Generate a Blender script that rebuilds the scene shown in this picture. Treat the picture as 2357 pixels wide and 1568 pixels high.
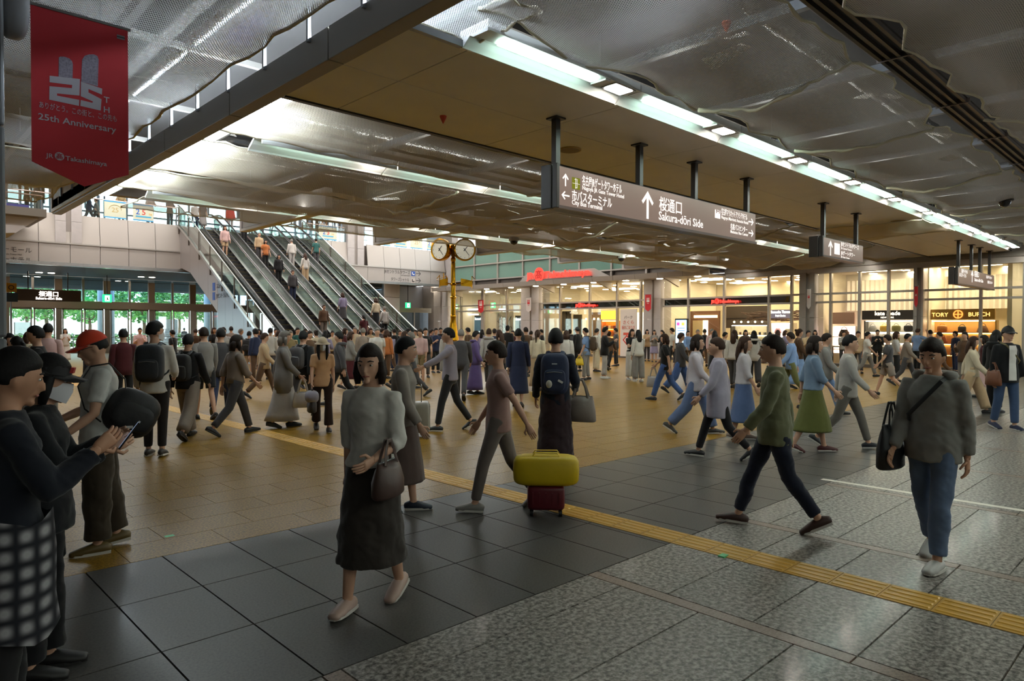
import bpy, bmesh, math, random
from math import sin, cos, pi, radians, atan2, hypot, sqrt
from mathutils import Vector, Matrix
import numpy as np
random.seed(7)
for o in list(bpy.data.objects):
    bpy.data.objects.remove(o)
sc = bpy.context.scene
COL = sc.collection

# ---------------------------------------------------------------- camera
FPX, CXP, CYP = 1580.0, 1178.5, 784.0
YAW, PITCH, ROLL = radians(46.1), radians(-0.98), radians(0.15)
EYE = Vector((0, 0, 1.68))
vw = Vector((cos(YAW) * cos(PITCH), sin(YAW) * cos(PITCH), sin(PITCH)))
_r = Vector((sin(YAW), -cos(YAW), 0))
_u = _r.cross(vw)
rgt = _r * cos(ROLL) + _u * sin(ROLL)
upv = -_r * sin(ROLL) + _u * cos(ROLL)
cd = bpy.data.cameras.new('camera')
cd.sensor_width = 36
cd.lens = 36 * FPX / 2357
cd.clip_end = 400
cam = bpy.data.objects.new('camera', cd)
cam.matrix_world = Matrix((rgt, upv, -vw)).transposed().to_4x4()
cam.location = EYE
COL.objects.link(cam)
sc.camera = cam
# ---------------------------------------------------------------- sky and exposure
w = bpy.data.worlds.new('overcast_sky')
sc.world = w
w.use_nodes = True
bg = w.node_tree.nodes['Background']
bg.inputs[0].default_value = (0.86, 0.94, 1.0, 1)
bg.inputs[1].default_value = 8.0
vs = sc.view_settings
vs.view_transform = 'Standard'
vs.look = 'None'
vs.gamma = 1
vs.use_curve_mapping = False
vs.exposure = -0.05
cy = sc.cycles
cy.use_denoising = True
cy.max_bounces = 8
cy.diffuse_bounces = 3
cy.glossy_bounces = 3
cy.transmission_bounces = 4
cy.transparent_max_bounces = 24
cy.sample_clamp_indirect = 4
cy.caustics_reflective = False
cy.caustics_refractive = False
LAMP = 2.0          # one knob for every lamp of the hall

# ---------------------------------------------------------------- picking points of the real place
def ray(px, py):
    return vw + rgt * ((px - CXP) / FPX) + upv * ((CYP - py) / FPX)
def onZ(px, py, z=0.0):
    r = ray(px, py); return EYE + r * ((z - EYE.z) / r.z)
def onX(px, py, X):
    r = ray(px, py); return EYE + r * (X / r.x)
def onY(px, py, Y):
    r = ray(px, py); return EYE + r * (Y / r.y)
def Yx(px, X, py=757): return onX(px, py, X).y
def Xy(px, Y, py=757): return onY(px, py, Y).x
def gd(px, d):
    """ground point at depth d along the view, in image column px"""
    r = ray(px, 757); p = EYE + r * d; p.z = 0; return p

# ---------------------------------------------------------------- materials
def lin(h):
    h = h.lstrip('#')
    c = [int(h[i:i + 2], 16) / 255 for i in (0, 2, 4)]
    return tuple(x / 12.92 if x <= .04045 else ((x + .055) / 1.055) ** 2.4 for x in c) + (1,)
MATS = {}
def mat(h, rough=.6, metal=0.0, spec=.5, noise=0.0, scale=30.0, bump=0.0, coat=0.0, sheen=0.0, space='Object'):
    key = (h, rough, metal, spec, noise, scale, bump, coat, sheen, space)
    if key in MATS: return MATS[key]
    m = bpy.data.materials.new('m_' + h.lstrip('#'))
    m.use_nodes = True
    nt = m.node_tree; b = nt.nodes['Principled BSDF']
    b.inputs['Base Color'].default_value = lin(h)
    b.inputs['Roughness'].default_value = rough
    b.inputs['Metallic'].default_value = metal
    b.inputs['Specular IOR Level'].default_value = spec
    b.inputs['Coat Weight'].default_value = coat
    b.inputs['Sheen Weight'].default_value = sheen
    if noise or bump:
        if space == 'World':
            co = nt.nodes.new('ShaderNodeNewGeometry').outputs['Position']
        else:
            co = nt.nodes.new('ShaderNodeTexCoord').outputs['Object']
        n = nt.nodes.new('ShaderNodeTexNoise'); n.inputs['Scale'].default_value = scale; n.inputs['Detail'].default_value = 3
        nt.links.new(co, n.inputs['Vector'])
        if noise:
            hs = nt.nodes.new('ShaderNodeHueSaturation')
            hs.inputs['Color'].default_value = lin(h)
            mr = nt.nodes.new('ShaderNodeMapRange')
            mr.inputs['From Min'].default_value = .3; mr.inputs['From Max'].default_value = .7
            mr.inputs['To Min'].default_value = 1 - noise; mr.inputs['To Max'].default_value = 1 + noise
            nt.links.new(n.outputs['Fac'], mr.inputs['Value'])
            nt.links.new(mr.outputs['Result'], hs.inputs['Value'])
            nt.links.new(hs.outputs['Color'], b.inputs['Base Color'])
        if bump:
            bp = nt.nodes.new('ShaderNodeBump'); bp.inputs['Strength'].default_value = bump; bp.inputs['Distance'].default_value = .02
            nt.links.new(n.outputs['Fac'], bp.inputs['Height']); nt.links.new(bp.outputs['Normal'], b.inputs['Normal'])
    MATS[key] = m
    return m
def lit_face(h, s, rough=.3):
    """face of a sign lit from inside"""
    key = ('lit', h, s)
    if key in MATS: return MATS[key]
    m = bpy.data.materials.new('lit_' + h.lstrip('#')); m.use_nodes = True
    b = m.node_tree.nodes['Principled BSDF']
    b.inputs['Base Color'].default_value = lin(h); b.inputs['Roughness'].default_value = rough
    b.inputs['Emission Color'].default_value = lin(h); b.inputs['Emission Strength'].default_value = s
    MATS[key] = m
    return m
def emit(h, s, key2=''):
    key = ('emit', h, s, key2)
    if key in MATS: return MATS[key]
    m = bpy.data.materials.new('glow_' + h.lstrip('#')); m.use_nodes = True
    nt = m.node_tree; nt.nodes.remove(nt.nodes['Principled BSDF'])
    e = nt.nodes.new('ShaderNodeEmission'); e.inputs[0].default_value = lin(h); e.inputs[1].default_value = s
    nt.links.new(e.outputs[0], nt.nodes['Material Output'].inputs[0])
    MATS[key] = m
    return m
def glass(h='#dfe9e6', refl=.12, key2='', rough=.02):
    key = ('glass', h, refl, rough)
    if key in MATS: return MATS[key]
    m = bpy.data.materials.new('clear_glass'); m.use_nodes = True
    nt = m.node_tree; nt.nodes.remove(nt.nodes['Principled BSDF'])
    t = nt.nodes.new('ShaderNodeBsdfTransparent'); t.inputs[0].default_value = lin(h)
    g = nt.nodes.new('ShaderNodeBsdfGlossy'); g.inputs['Roughness'].default_value = rough
    mx = nt.nodes.new('ShaderNodeMixShader')
    lw = nt.nodes.new('ShaderNodeLayerWeight'); lw.inputs['Blend'].default_value = .35
    ma = nt.nodes.new('ShaderNodeMath'); ma.operation = 'MULTIPLY_ADD'
    nt.links.new(lw.outputs['Fresnel'], ma.inputs[0]); ma.inputs[1].default_value = .5; ma.inputs[2].default_value = refl
    ma.use_clamp = True
    nt.links.new(ma.outputs[0], mx.inputs[0]); nt.links.new(t.outputs[0], mx.inputs[1]); nt.links.new(g.outputs[0], mx.inputs[2])
    nt.links.new(mx.outputs[0], nt.nodes['Material Output'].inputs[0])
    MATS[key] = m
    return m
def stone(name, c1, c2, c3, scale, rough, vary=.06, coat=0.0, spec=.5):
    m = bpy.data.materials.new(name); m.use_nodes = True
    nt = m.node_tree; b = nt.nodes['Principled BSDF']; L = nt.links.new
    pos = nt.nodes.new('ShaderNodeNewGeometry').outputs['Position']
    n = nt.nodes.new('ShaderNodeTexNoise'); n.inputs['Scale'].default_value = scale; n.inputs['Detail'].default_value = 4; n.inputs['Roughness'].default_value = .65
    L(pos, n.inputs['Vector'])
    r = nt.nodes.new('ShaderNodeValToRGB')
    r.color_ramp.elements[0].position = .36; r.color_ramp.elements[0].color = lin(c1)
    r.color_ramp.elements[1].position = .62; r.color_ramp.elements[1].color = lin(c3)
    e = r.color_ramp.elements.new(.48); e.color = lin(c2)
    L(n.outputs['Fac'], r.inputs['Fac'])
    oi = nt.nodes.new('ShaderNodeObjectInfo')
    mr = nt.nodes.new('ShaderNodeMapRange'); mr.inputs['To Min'].default_value = 1 - vary; mr.inputs['To Max'].default_value = 1 + vary
    L(oi.outputs['Random'], mr.inputs['Value'])
    hs = nt.nodes.new('ShaderNodeHueSaturation'); L(r.outputs['Color'], hs.inputs['Color']); L(mr.outputs['Result'], hs.inputs['Value'])
    L(hs.outputs['Color'], b.inputs['Base Color'])
    b.inputs['Roughness'].default_value = rough
    b.inputs['Specular IOR Level'].default_value = spec
    b.inputs['Coat Weight'].default_value = coat; b.inputs['Coat Roughness'].default_value = .12
    MATS[name] = m
    return m

# ---------------------------------------------------------------- mesh builder
class MB:
    def __init__(s): s.v = []; s.f = []; s.k = []; s.cur = 0
    def quad(s, *p):
        n = len(s.v); s.v += [tuple(q) for q in p]; s.f.append(tuple(range(n, n + len(p)))); s.k.append(s.cur); return s
    def hexa(s, p):
        n = len(s.v); s.v += [tuple(q) for q in p]
        for q in ((0, 3, 2, 1), (4, 5, 6, 7), (0, 1, 5, 4), (1, 2, 6, 5), (2, 3, 7, 6), (3, 0, 4, 7)):
            s.f.append(tuple(n + i for i in q)); s.k.append(s.cur)
        return s
    def box(s, x0, y0, z0, x1, y1, z1):
        if x0 > x1: x0, x1 = x1, x0
        if y0 > y1: y0, y1 = y1, y0
        if z0 > z1: z0, z1 = z1, z0
        return s.hexa([(x0, y0, z0), (x1, y0, z0), (x1, y1, z0), (x0, y1, z0), (x0, y0, z1), (x1, y0, z1), (x1, y1, z1), (x0, y1, z1)])
    def prism(s, poly, ax, a, b):
        """poly: 2-D outline; ax: axis of extrusion ('x': (y,z), 'y': (x,z), 'z': (x,y))"""
        def P(p, t): return {'x': (t, p[0], p[1]), 'y': (p[0], t, p[1]), 'z': (p[0], p[1], t)}[ax]
        n = len(s.v); c = len(poly)
        s.v += [P(p, a) for p in poly] + [P(p, b) for p in poly]
        s.f.append(tuple(range(n, n + c))); s.k.append(s.cur)
        s.f.append(tuple(range(n + 2 * c - 1, n + c - 1, -1))); s.k.append(s.cur)
        for i in range(c):
            j = (i + 1) % c
            s.f.append((n + i, n + c + i, n + c + j, n + j)); s.k.append(s.cur)
        return s
    def rings(s, rings, cap=True, closed=False):
        n = len(s.v); c = len(rings[0])
        for r in rings: s.v += [tuple(p) for p in r]
        m = len(rings)
        for a in range(m if closed else m - 1):
            b = (a + 1) % m
            for i in range(c):
                j = (i + 1) % c
                s.f.append((n + a * c + i, n + a * c + j, n + b * c + j, n + b * c + i)); s.k.append(s.cur)
        if cap and not closed:
            s.f.append(tuple(range(n + c - 1, n - 1, -1))); s.k.append(s.cur)
            s.f.append(tuple(n + (m - 1) * c + i for i in range(c))); s.k.append(s.cur)
        return s
    def tube(s, pts, r, n=8, cap=True, closed=False, up=None, round_ends=False):
        pts = [Vector(p) for p in pts]; m = len(pts)
        R = list(r) if isinstance(r, (list, tuple)) and len(r) == m else [r] * m
        R = [q if isinstance(q, tuple) else (q, q) for q in R]
        if round_ends and not closed:
            d0 = (pts[0] - pts[1]).normalized(); d1 = (pts[-1] - pts[-2]).normalized()
            a, b = min(R[0]), min(R[-1])
            pts = [pts[0] + d0 * a * .85, pts[0] + d0 * a * .5] + pts + [pts[-1] + d1 * b * .5, pts[-1] + d1 * b * .85]
            R = [(R[0][0] * .5, R[0][1] * .5), (R[0][0] * .86, R[0][1] * .86)] + R + [(R[-1][0] * .86, R[-1][1] * .86), (R[-1][0] * .5, R[-1][1] * .5)]
            m = len(pts)
        out = []; side = None
        for i in range(m):
            a = pts[i - 1] if (i > 0 or closed) else pts[i]; b = pts[(i + 1) % m] if (i < m - 1 or closed) else pts[i]
            t = (b - a).normalized() if (b - a).length > 1e-9 else Vector((0, 0, 1))
            if side is None:
                ref = Vector(up) if up else (Vector((0, 0, 1)) if abs(t.z) < .9 else Vector((0, 1, 0)))
                side = t.cross(ref).normalized()
            side = (side - t * side.dot(t)).normalized()
            q = side.cross(t)
            out.append([pts[i] + side * (cos(2 * pi * k / n) * R[i][0]) + q * (sin(2 * pi * k / n) * R[i][1]) for k in range(n)])
        return s.rings(out, cap, closed)
    def loft(s, secs, n=14, cap=True):
        """secs: (z, rx, ry, cx, cy)"""
        return s.rings([[(q[3] + q[1] * cos(2 * pi * k / n), q[4] + q[2] * sin(2 * pi * k / n), q[0]) for k in range(n)] for q in secs], cap)
    def lathe(s, prof, c=(0, 0, 0), n=16, cap=True):
        return s.rings([[(c[0] + r * cos(2 * pi * k / n), c[1] + r * sin(2 * pi * k / n), c[2] + z) for k in range(n)] for r, z in prof], cap)
    def cyl(s, x, y, z0, z1, r, n=12): return s.lathe([(r, z0), (r, z1)], (x, y, 0), n)
    def ell(s, c, r, n=12, m=8, fn=None):
        rr = []
        for i in range(m + 1):
            a = -pi / 2 + pi * min(max(i / m, .02), .98)
            ring = []
            for k in range(n):
                b = 2 * pi * k / n
                p = Vector((cos(a) * cos(b), cos(a) * sin(b), sin(a)))
                if fn: p = fn(p)
                ring.append((c[0] + p.x * r[0], c[1] + p.y * r[1], c[2] + p.z * r[2]))
            rr.append(ring)
        return s.rings(rr)
    def sbox(s, c, r, n=16, m=8, e=.45):
        """soft box (superquadric)"""
        def pw(x): return math.copysign(abs(x) ** e, x)
        rr = []
        for i in range(m + 1):
            a = -pi / 2 + pi * min(max(i / m, .015), .985)
            rr.append([(c[0] + pw(cos(a)) * pw(cos(2 * pi * k / n)) * r[0], c[1] + pw(cos(a)) * pw(sin(2 * pi * k / n)) * r[1], c[2] + pw(sin(a)) * r[2]) for k in range(n)])
        return s.rings(rr)
    def xform(s, M, start=0):
        s.v[start:] = [tuple(M @ Vector(p)) for p in s.v[start:]]; return s
    def mesh(s, name, mats, smooth=False):
        me = bpy.data.meshes.new(name)
        me.from_pydata(s.v, [], s.f)
        for m in (mats if isinstance(mats, (list, tuple)) else [mats]): me.materials.append(m)
        if len(me.materials) > 1: me.polygons.foreach_set('material_index', s.k)
        if smooth: me.polygons.foreach_set('use_smooth', [True] * len(me.polygons))
        me.update()
        return me

WORLD = {}
def link(name, me, parent=None, loc=(0, 0, 0)):
    o = bpy.data.objects.new(name, me); COL.objects.link(o)
    if parent is not None: o.parent = parent
    o.location = loc
    return o
def tag(o, label=None, cat=None, group=None, kind=None):
    if label: o['label'] = label
    if cat: o['category'] = cat
    if group: o['group'] = group
    if kind: o['kind'] = kind
    return o
def thing(name, label, cat, loc=(0, 0, 0), rz=0.0, group=None, kind=None):
    o = bpy.data.objects.new(name, None); COL.objects.link(o)
    o.empty_display_size = .1
    o.location = loc; o.rotation_euler = (0, 0, rz)
    WORLD[o.name] = Vector(loc)
    return tag(o, label, cat, group, kind)
def build(mb, name, mats, parent=None, smooth=False, label=None, cat=None, group=None, kind=None, local=False, bevel=0.0, crease=35):
    """world coordinates in; the origin is set to the base of the shape"""
    P = WORLD.get(parent.name, Vector((0, 0, 0))) if parent is not None else Vector((0, 0, 0))
    if local:
        o = link(name, mb.mesh(name, mats, smooth), parent)
    else:
        a = np.array(mb.v); lo, hi = a.min(0), a.max(0)
        org = Vector(((lo[0] + hi[0]) / 2, (lo[1] + hi[1]) / 2, lo[2]))
        mb.v = [tuple(q) for q in (a - np.array(org))]
        o = link(name, mb.mesh(name, mats, smooth), parent, org - P)
        WORLD[o.name] = org
    if smooth and crease:
        try: o.data.set_sharp_from_angle(angle=radians(crease))
        except Exception: pass
    if bevel:
        md = o.modifiers.new('bevel', 'BEVEL'); md.width = bevel; md.segments = 2; md.limit_method = 'ANGLE'
    return tag(o, label, cat, group, kind)
def struct(mb, name, mats, label=None, cat=None, parent=None, **k):
    return build(mb, name, mats, parent, label=label if parent is None else None, cat=cat if parent is None else None, kind='structure' if parent is None else None, **k)
def copy_tree(o, loc=None, label=None, parent=None):
    c = o.copy(); COL.objects.link(c)
    if parent is not None: c.parent = parent
    if loc is not None: c.location = loc
    if label: c['label'] = label
    for ch in list(o.children): copy_tree(ch, parent=c)
    return c
# lettering: real letter meshes set on the surface they are printed on
def text_mesh(body, size, align='LEFT', bold=0.0, depth=.002, width=1.0, res=2, space=1.0):
    c = bpy.data.curves.new('lettering', 'FONT')
    c.body = body; c.size = size; c.align_x = align; c.offset = bold; c.extrude = depth; c.resolution_u = res; c.space_character = space
    t = bpy.data.objects.new('lettering', c)
    me = bpy.data.meshes.new_from_object(t)
    bpy.data.objects.remove(t); bpy.data.curves.remove(c)
    if width != 1.0: me.transform(Matrix.Diagonal((width, 1, 1, 1)))
    return me
FACE = {'-Y': (pi / 2, 0, 0), '-X': (pi / 2, 0, -pi / 2), '+Y': (pi / 2, 0, pi), 'up': (0, 0, 0)}
def letters(body, size, pos, face, m, parent=None, name='lettering', fit=None, local=False, **k):
    """pos = left end (or centre) of the baseline, world coordinates; fit = width in metres"""
    if k.get('bold'): k['bold'] = .012 * size
    me = text_mesh(body, size, **k)
    if fit and len(me.vertices):
        xs = [v.co.x for v in me.vertices]; s_ = fit / max(1e-6, max(xs) - min(xs))
        me.transform(Matrix.Diagonal((s_, 1, 1, 1)))
    me.materials.clear(); me.materials.append(m)
    P = Vector((0, 0, 0)) if (parent is None or local) else WORLD.get(parent.name, Vector((0, 0, 0)))
    o = link(name, me, parent, Vector(pos) - P)
    o.rotation_euler = FACE[face] if isinstance(face, str) else face
    return o
# ================================================================ FLOOR
M_TAN = stone('tan_granite', '#533d05', '#78570e', '#947020', 55, .38, .07, .03, .22)
M_DARK = stone('dark_granite', '#3a3836', '#464442', '#504c49', 70, .4, .05, .05, .25)
M_GREY = stone('grey_granite', '#2f2a27', '#6f6964', '#a39c96', 34, .4, .06, .08, .35)
M_PINK = stone('pink_granite', '#5c4a42', '#7a675c', '#8a786c', 60, .36, .05)
M_JOINT = mat('#5a4524', .8)
M_TACT = mat('#b98a2c', .5, noise=.06, scale=8)
fb = MB().box(-14, -9, -.3, 33.4, 66, -.012)
floor = struct(fb, 'floor', M_JOINT, 'polished station floor of tan, dark grey and speckled grey granite', 'floor')
far = MB().box(-14, 24.3, -.012, 33.2, 52.1, -.0)
f_far = build(far, 'far_paving', M_TAN, floor)
def visible(x, y):
    p = Vector((x, y, 0)) - EYE; d = p.dot(vw)
    if d < 2.4: return None
    u = CXP + FPX * p.dot(rgt) / d; v = CYP - FPX * p.dot(upv) / d
    return d if -60 < u < 2420 and v < 1640 else None
def lay(cells, name, m, lim):
    """cells: rectangles; the nearest in view become tiles of their own, the rest one joined part"""
    vis = sorted([(visible((c[0] + c[2]) / 2, (c[1] + c[3]) / 2), c) for c in cells if visible((c[0] + c[2]) / 2, (c[1] + c[3]) / 2)])
    own = [c for _, c in vis[:lim]]; ids = set(own)
    cache = {}
    def tile(mb, x0, y0, x1, y1):
        b = .0015 if name == 'tan_tile' else .0025
        n = len(mb.v)
        mb.v += [(x0, y0, -.012), (x1, y0, -.012), (x1, y1, -.012), (x0, y1, -.012), (x0 + b, y0 + b, 0), (x1 - b, y0 + b, 0), (x1 - b, y1 - b, 0), (x0 + b, y1 - b, 0)]
        for q in ((4, 5, 6, 7), (0, 1, 5, 4), (1, 2, 6, 5), (2, 3, 7, 6), (3, 0, 4, 7)):
            mb.f.append(tuple(n + i for i in q)); mb.k.append(0)
    for c in own:
        wx, wy = round(c[2] - c[0], 3), round(c[3] - c[1], 3)
        if (wx, wy) not in cache:
            mb = MB(); tile(mb, -wx / 2, -wy / 2, wx / 2, wy / 2); cache[wx, wy] = mb.mesh(name, m)
        link(name, cache[wx, wy], floor, ((c[0] + c[2]) / 2 - WORLD['floor'].x, (c[1] + c[3]) / 2 - WORLD['floor'].y, -WORLD['floor'].z))
    mb = MB()
    for c in cells:
        if c not in ids: tile(mb, *c)
    if mb.v: build(mb, 'further_' + name + 's', m, floor, kind='stuff')
G = .0025
cells = []
for j in range(3):
    y0 = 3.0 + .8 * j
    for i in range(-31, 66):
        x0 = 1.14 + .49 * i
        if x0 > 32.3: break
        cells.append((round(x0 + G, 4), round(y0 + G, 4), round(x0 + .49 - G, 4), round(y0 + .8 - G, 4)))
lay(cells, 'dark_tile', M_DARK, 220)
cells = []
for j in range(44):
    y0 = 5.4 + .43 * j
    for i in range(-21, 44):
        x0 = 2.14 + .72 * i + (.36 if j % 2 else 0)
        if x0 > 32.3: break
        cells.append((round(x0 + G * .45, 4), round(y0 + G * .45, 4), round(x0 + .72 - G * .45, 4), round(y0 + .43 - G * .45, 4)))
lay(cells, 'tan_tile', M_TAN, 300)
cells = []; strips = []
for i in range(-8, 15):
    x0 = 3.66 + 1.99 * i
    for j in range(-21, 1):
        y1 = 3.0 + .57 * j - (.285 if i % 2 else 0)
        if y1 > 2.9 and i % 2 == 0: y1 = 3.0
        y0 = y1 - .57
        cells.append((round(x0 + .055, 4), round(y0 + G, 4), round(x0 + 1.935, 4), round(y1 - G, 4)))
    if i % 2: cells.append((round(x0 + .055, 4), 2.715 + G, round(x0 + 1.935, 4), 3.0 - G))
    for j in range(-6, 1):
        strips.append((round(x0 - .05, 4), 3.0 + 1.71 * (j - 1) + G, round(x0 + .05, 4), 3.0 + 1.71 * j - G))
lay(cells, 'grey_slab', M_GREY, 200)
lay(strips, 'border_strip', M_PINK, 60)
# tactile paving: one strip of 30 cm blocks, four bars each
tp = thing('tactile_paving', 'long yellow tactile guide strip of ribbed blocks crossing the floor', 'tactile paving', (4.77, 3, 0))
b = MB().box(-.148, -.148, 0, .148, .148, .004)
blk = b.mesh('guide_block', M_TACT)
rb = MB()
for k in range(4):
    x = -.105 + .07 * k
    rb.hexa([(x - .0175, -.138, .004), (x + .0175, -.138, .004), (x + .0175, .138, .004), (x - .0175, .138, .004),
             (x - .011, -.13, .009), (x + .011, -.13, .009), (x + .011, .13, .009), (x - .011, .13, .009)])
M_BAR = mat('#cf9c36', .42)
bars = rb.mesh('ribs', M_BAR)
ys = [-.6 + .3 * k for k in range(0, 120)]
rest = MB()
for k, y in enumerate(ys):
    if k < 75:
        o = link('guide_block', blk, tp, (0, y + .15 - 3, 0))
        link('ribs', bars, o)
    else:
        rest.box(4.77 - .148, y + .002, 0, 4.77 + .148, y + .298, .006)
build(rest, 'further_guide_blocks', M_TACT, tp, kind='stuff')
# a second guide strip far off, running the other way towards the doors
tp2 = MB()
for k in range(90): tp2.box(-6 + .3 * k, 27.3, 0, -6 + .3 * k + .296, 27.6, .006)
tag(build(tp2, 'tactile_paving', M_TACT), 'distant yellow guide strip running crosswise far behind the crowd', 'tactile paving', kind='stuff')
tape = MB().box(7.80, -2.5, 0, 7.88, 3.12, .0015)
tag(build(tape, 'floor_tape', mat('#dcd6cc', .6)), 'white tape line stuck on the speckled grey granite', 'tape')
for i, (px, py) in enumerate([(1665, 1281), (390, 1234)]):
    p = onZ(px, py, .0)
    tag(build(MB().box(p.x - .035, p.y - .025, 0.0, p.x + .035, p.y + .025, .0105 if i == 0 else .001), 'floor_sticker', mat('#5fbf7a', .5)),
        ['small green tape mark on the yellow guide strip', 'small green tape mark on the tan floor beside the red-capped man'][i], 'sticker', 'green floor marks')
# ================================================================ CEILING
from mathutils import noise as mnoise
HC = 4.70
ORD = ['first', 'second', 'third', 'fourth', 'fifth', 'sixth', 'seventh', 'eighth', 'ninth', 'tenth', 'eleventh', 'twelfth', 'thirteenth', 'fourteenth', 'fifteenth', 'sixteenth']
M_SLAB = mat('#3d3b3a', .8)
M_VOID = mat('#7d7974', .6)
M_STEEL = mat('#8d8f92', .35, .7)
M_FOIL = mat('#c9ccd0', .22, .9, bump=.9, scale=9)
M_PANEL = mat('#ddd8d2', .5, noise=.03, scale=2)
M_BEAM = mat('#7c756c', .42, .25)
M_DKMET = mat('#332f2d', .4, .4)
M_WHITE = mat('#d9d9d6', .45)
M_REFL = mat('#e6e9e6', .25, .1)
ce = MB().box(-14, -9, 5.95, 33, 21.3, 6.3)
ceiling = struct(ce, 'ceiling', M_SLAB, 'dark ceiling slab above the netting with joists and foil ducts', 'ceiling')
ac = MB().box(-14, 21.3, 11.6, 33, 52.5, 11.9)
struct(ac, 'ceiling', M_WHITE, 'pale high ceiling over the escalator hall', 'ceiling')
struct(MB().box(-14, 21.0, 5.3, 33, 21.3, 11.6), 'wall_upper', mat('#8f8882', .6), 'wall above the edge of the lower ceiling', 'wall')
# joists, ducts and hangers in the void
for x in [-11, -8.4, -5.7, -3, -.3, 2.4, 5.1, 7.8, 10.5, 13.2, 15.9, 18.6, 21.3, 24, 26.7, 29.4]:
    build(MB().box(x - .05, -8, 5.3, x + .05, 20.9, 5.42), 'joist', M_STEEL, ceiling)
for y in [-4, -1, .7, 3.4, 6.4, 9.8, 12.6, 15.2, 18.4]:
    build(MB().box(-13, y - .04, 5.44, 32.5, y + .04, 5.52), 'cross_runner', M_VOID, ceiling)
hb = MB(); random.seed(3)
for x in [-8.4, -3, 2.4, 7.8, 13.2, 18.6, 24, 29.4]:
    for y in range(-6, 20, 2): hb.cyl(x, y + .3, 5.42, 5.95, .012, 6)
build(hb, 'hanger_rods', M_STEEL, ceiling, kind='stuff')
for (x0, y0, x1, y1, r, z) in [(-12, 1.5, 3.4, 1.5, .17, 5.66), (-12, 5.2, 3.4, 5.2, .14, 5.66), (5, 1.2, 26, 1.2, .2, 5.66), (5, 4.1, 20, 4.1, .13, 5.66), (5, 12.2, 30, 12.2, .2, 5.68), (5, 15.6, 30, 15.6, .16, 5.68), (1.3, -4, 1.3, 19, .12, 5.65), (3.35, -4, 3.35, 20, .13, 5.6)]:
    n = 40; pts = [(x0 + (x1 - x0) * t / n, y0 + (y1 - y0) * t / n, z) for t in range(n + 1)]
    build(MB().tube(pts, [r * (1 + .06 * (-1) ** t) for t in range(n + 1)], 10), 'foil_duct', M_FOIL, ceiling, smooth=True, crease=0)
random.seed(11)
fo = MB()
for k in range(170):      # torn foil sheets and gear boxes seen through the net
    x = random.uniform(4.5, 31); y = random.choice([random.uniform(11.8, 18.5), random.uniform(-3, 4.6)]); z = random.uniform(5.0, 5.5)
    a = random.uniform(0, pi); l = random.uniform(.2, .8); wd = random.uniform(.1, .35)
    c_, s_ = cos(a) * l / 2, sin(a) * l / 2; p_, q_ = -sin(a) * wd / 2, cos(a) * wd / 2
    fo.quad((x - c_ - p_, y - s_ - q_, z), (x + c_ - p_, y + s_ - q_, z + random.uniform(-.1, .15)), (x + c_ + p_, y + s_ + q_, z + random.uniform(-.1, .15)), (x - c_ + p_, y - s_ + q_, z))
build(fo, 'foil_scraps', M_FOIL, ceiling, kind='stuff')

# tan metal ceiling panels
XJ = [3.97, 4.85, 7.55, 10.25, 12.95, 15.65, 18.35, 21.05, 23.75, 26.45, 29.15, 31.85]
tanc = thing('ceiling', 'strip of tan metal ceiling panels that carries the hanging signs', 'ceiling', (18, 7.1, HC), kind='structure')
for i in range(len(XJ) - 1):
    for (y0, y1) in ((5.74, 7.05), (7.05, 8.5)):
        pb = MB().box(XJ[i] + .006, y0 + .006, HC, XJ[i + 1] - .006, y1 - .006, HC + .03)
        build(pb, 'ceiling_panel', M_PANEL, tanc, bevel=.006)
build(MB().box(3.97, 5.74, HC + .03, 32.2, 8.52, HC + .06), 'backing', M_DKMET, tanc)
build(MB().box(3.97, 8.5, HC - .02, 32.2, 8.58, HC + .12), 'edge_profile', M_DKMET, tanc)
for i, (px, py) in enumerate([(1312, 344), (2068, 509)]):
    p = onZ(px, py, HC)
    s = thing('ceiling_speaker', ['round beige ceiling speaker beside the pole of the big hanging sign', 'round beige ceiling speaker beyond the small hanging sign'][i], 'speaker', (p.x, p.y, HC - .02))
    build(MB().lathe([(.17, 0), (.19, .0), (.195, .02)], (p.x, p.y, HC - .02), 24), 'rim', mat('#a98d4e', .5), s)
    build(MB().lathe([(.16, -.004), (.165, .01)], (p.x, p.y, HC - .02), 24), 'grille', mat('#8a7a66', .7), s)
for i, (px, py) in enumerate([(1020, 267), (1672, 50)]):
    p = onZ(px, py, HC if i == 0 else 4.9)
    s = build(MB().lathe([(.005, -.11), (.045, -.03), (.05, 0)], (p.x, p.y, p.z), 10), 'hazard_marker', mat('#c2401f', .6),
              label=['small orange cone marker hanging from the tan ceiling panels', 'small orange cone marker on a string below the grey netting'][i], cat='marker')
# long beam at the end of the tan panels
b1 = thing('trim_1', 'grey metal beam running across the hall at the end of the tan panels', 'beam', (3.87, 8, 4.6), kind='structure')
y = -4.0
while y < 20.5:
    y1 = min(y + 2.7, 21)
    build(MB().box(3.76, y + .008, 4.6, 3.96, y1 - .008, 4.96), 'fascia_panel', M_BEAM, b1, bevel=.008)
    y = y1
for k in range(20):
    yy = -2 + 1.15 * k
    build(MB().box(3.72, yy - .02, 4.9, 3.76, yy + .02, 5.3), 'hanger_strap', M_STEEL, b1)
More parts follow.
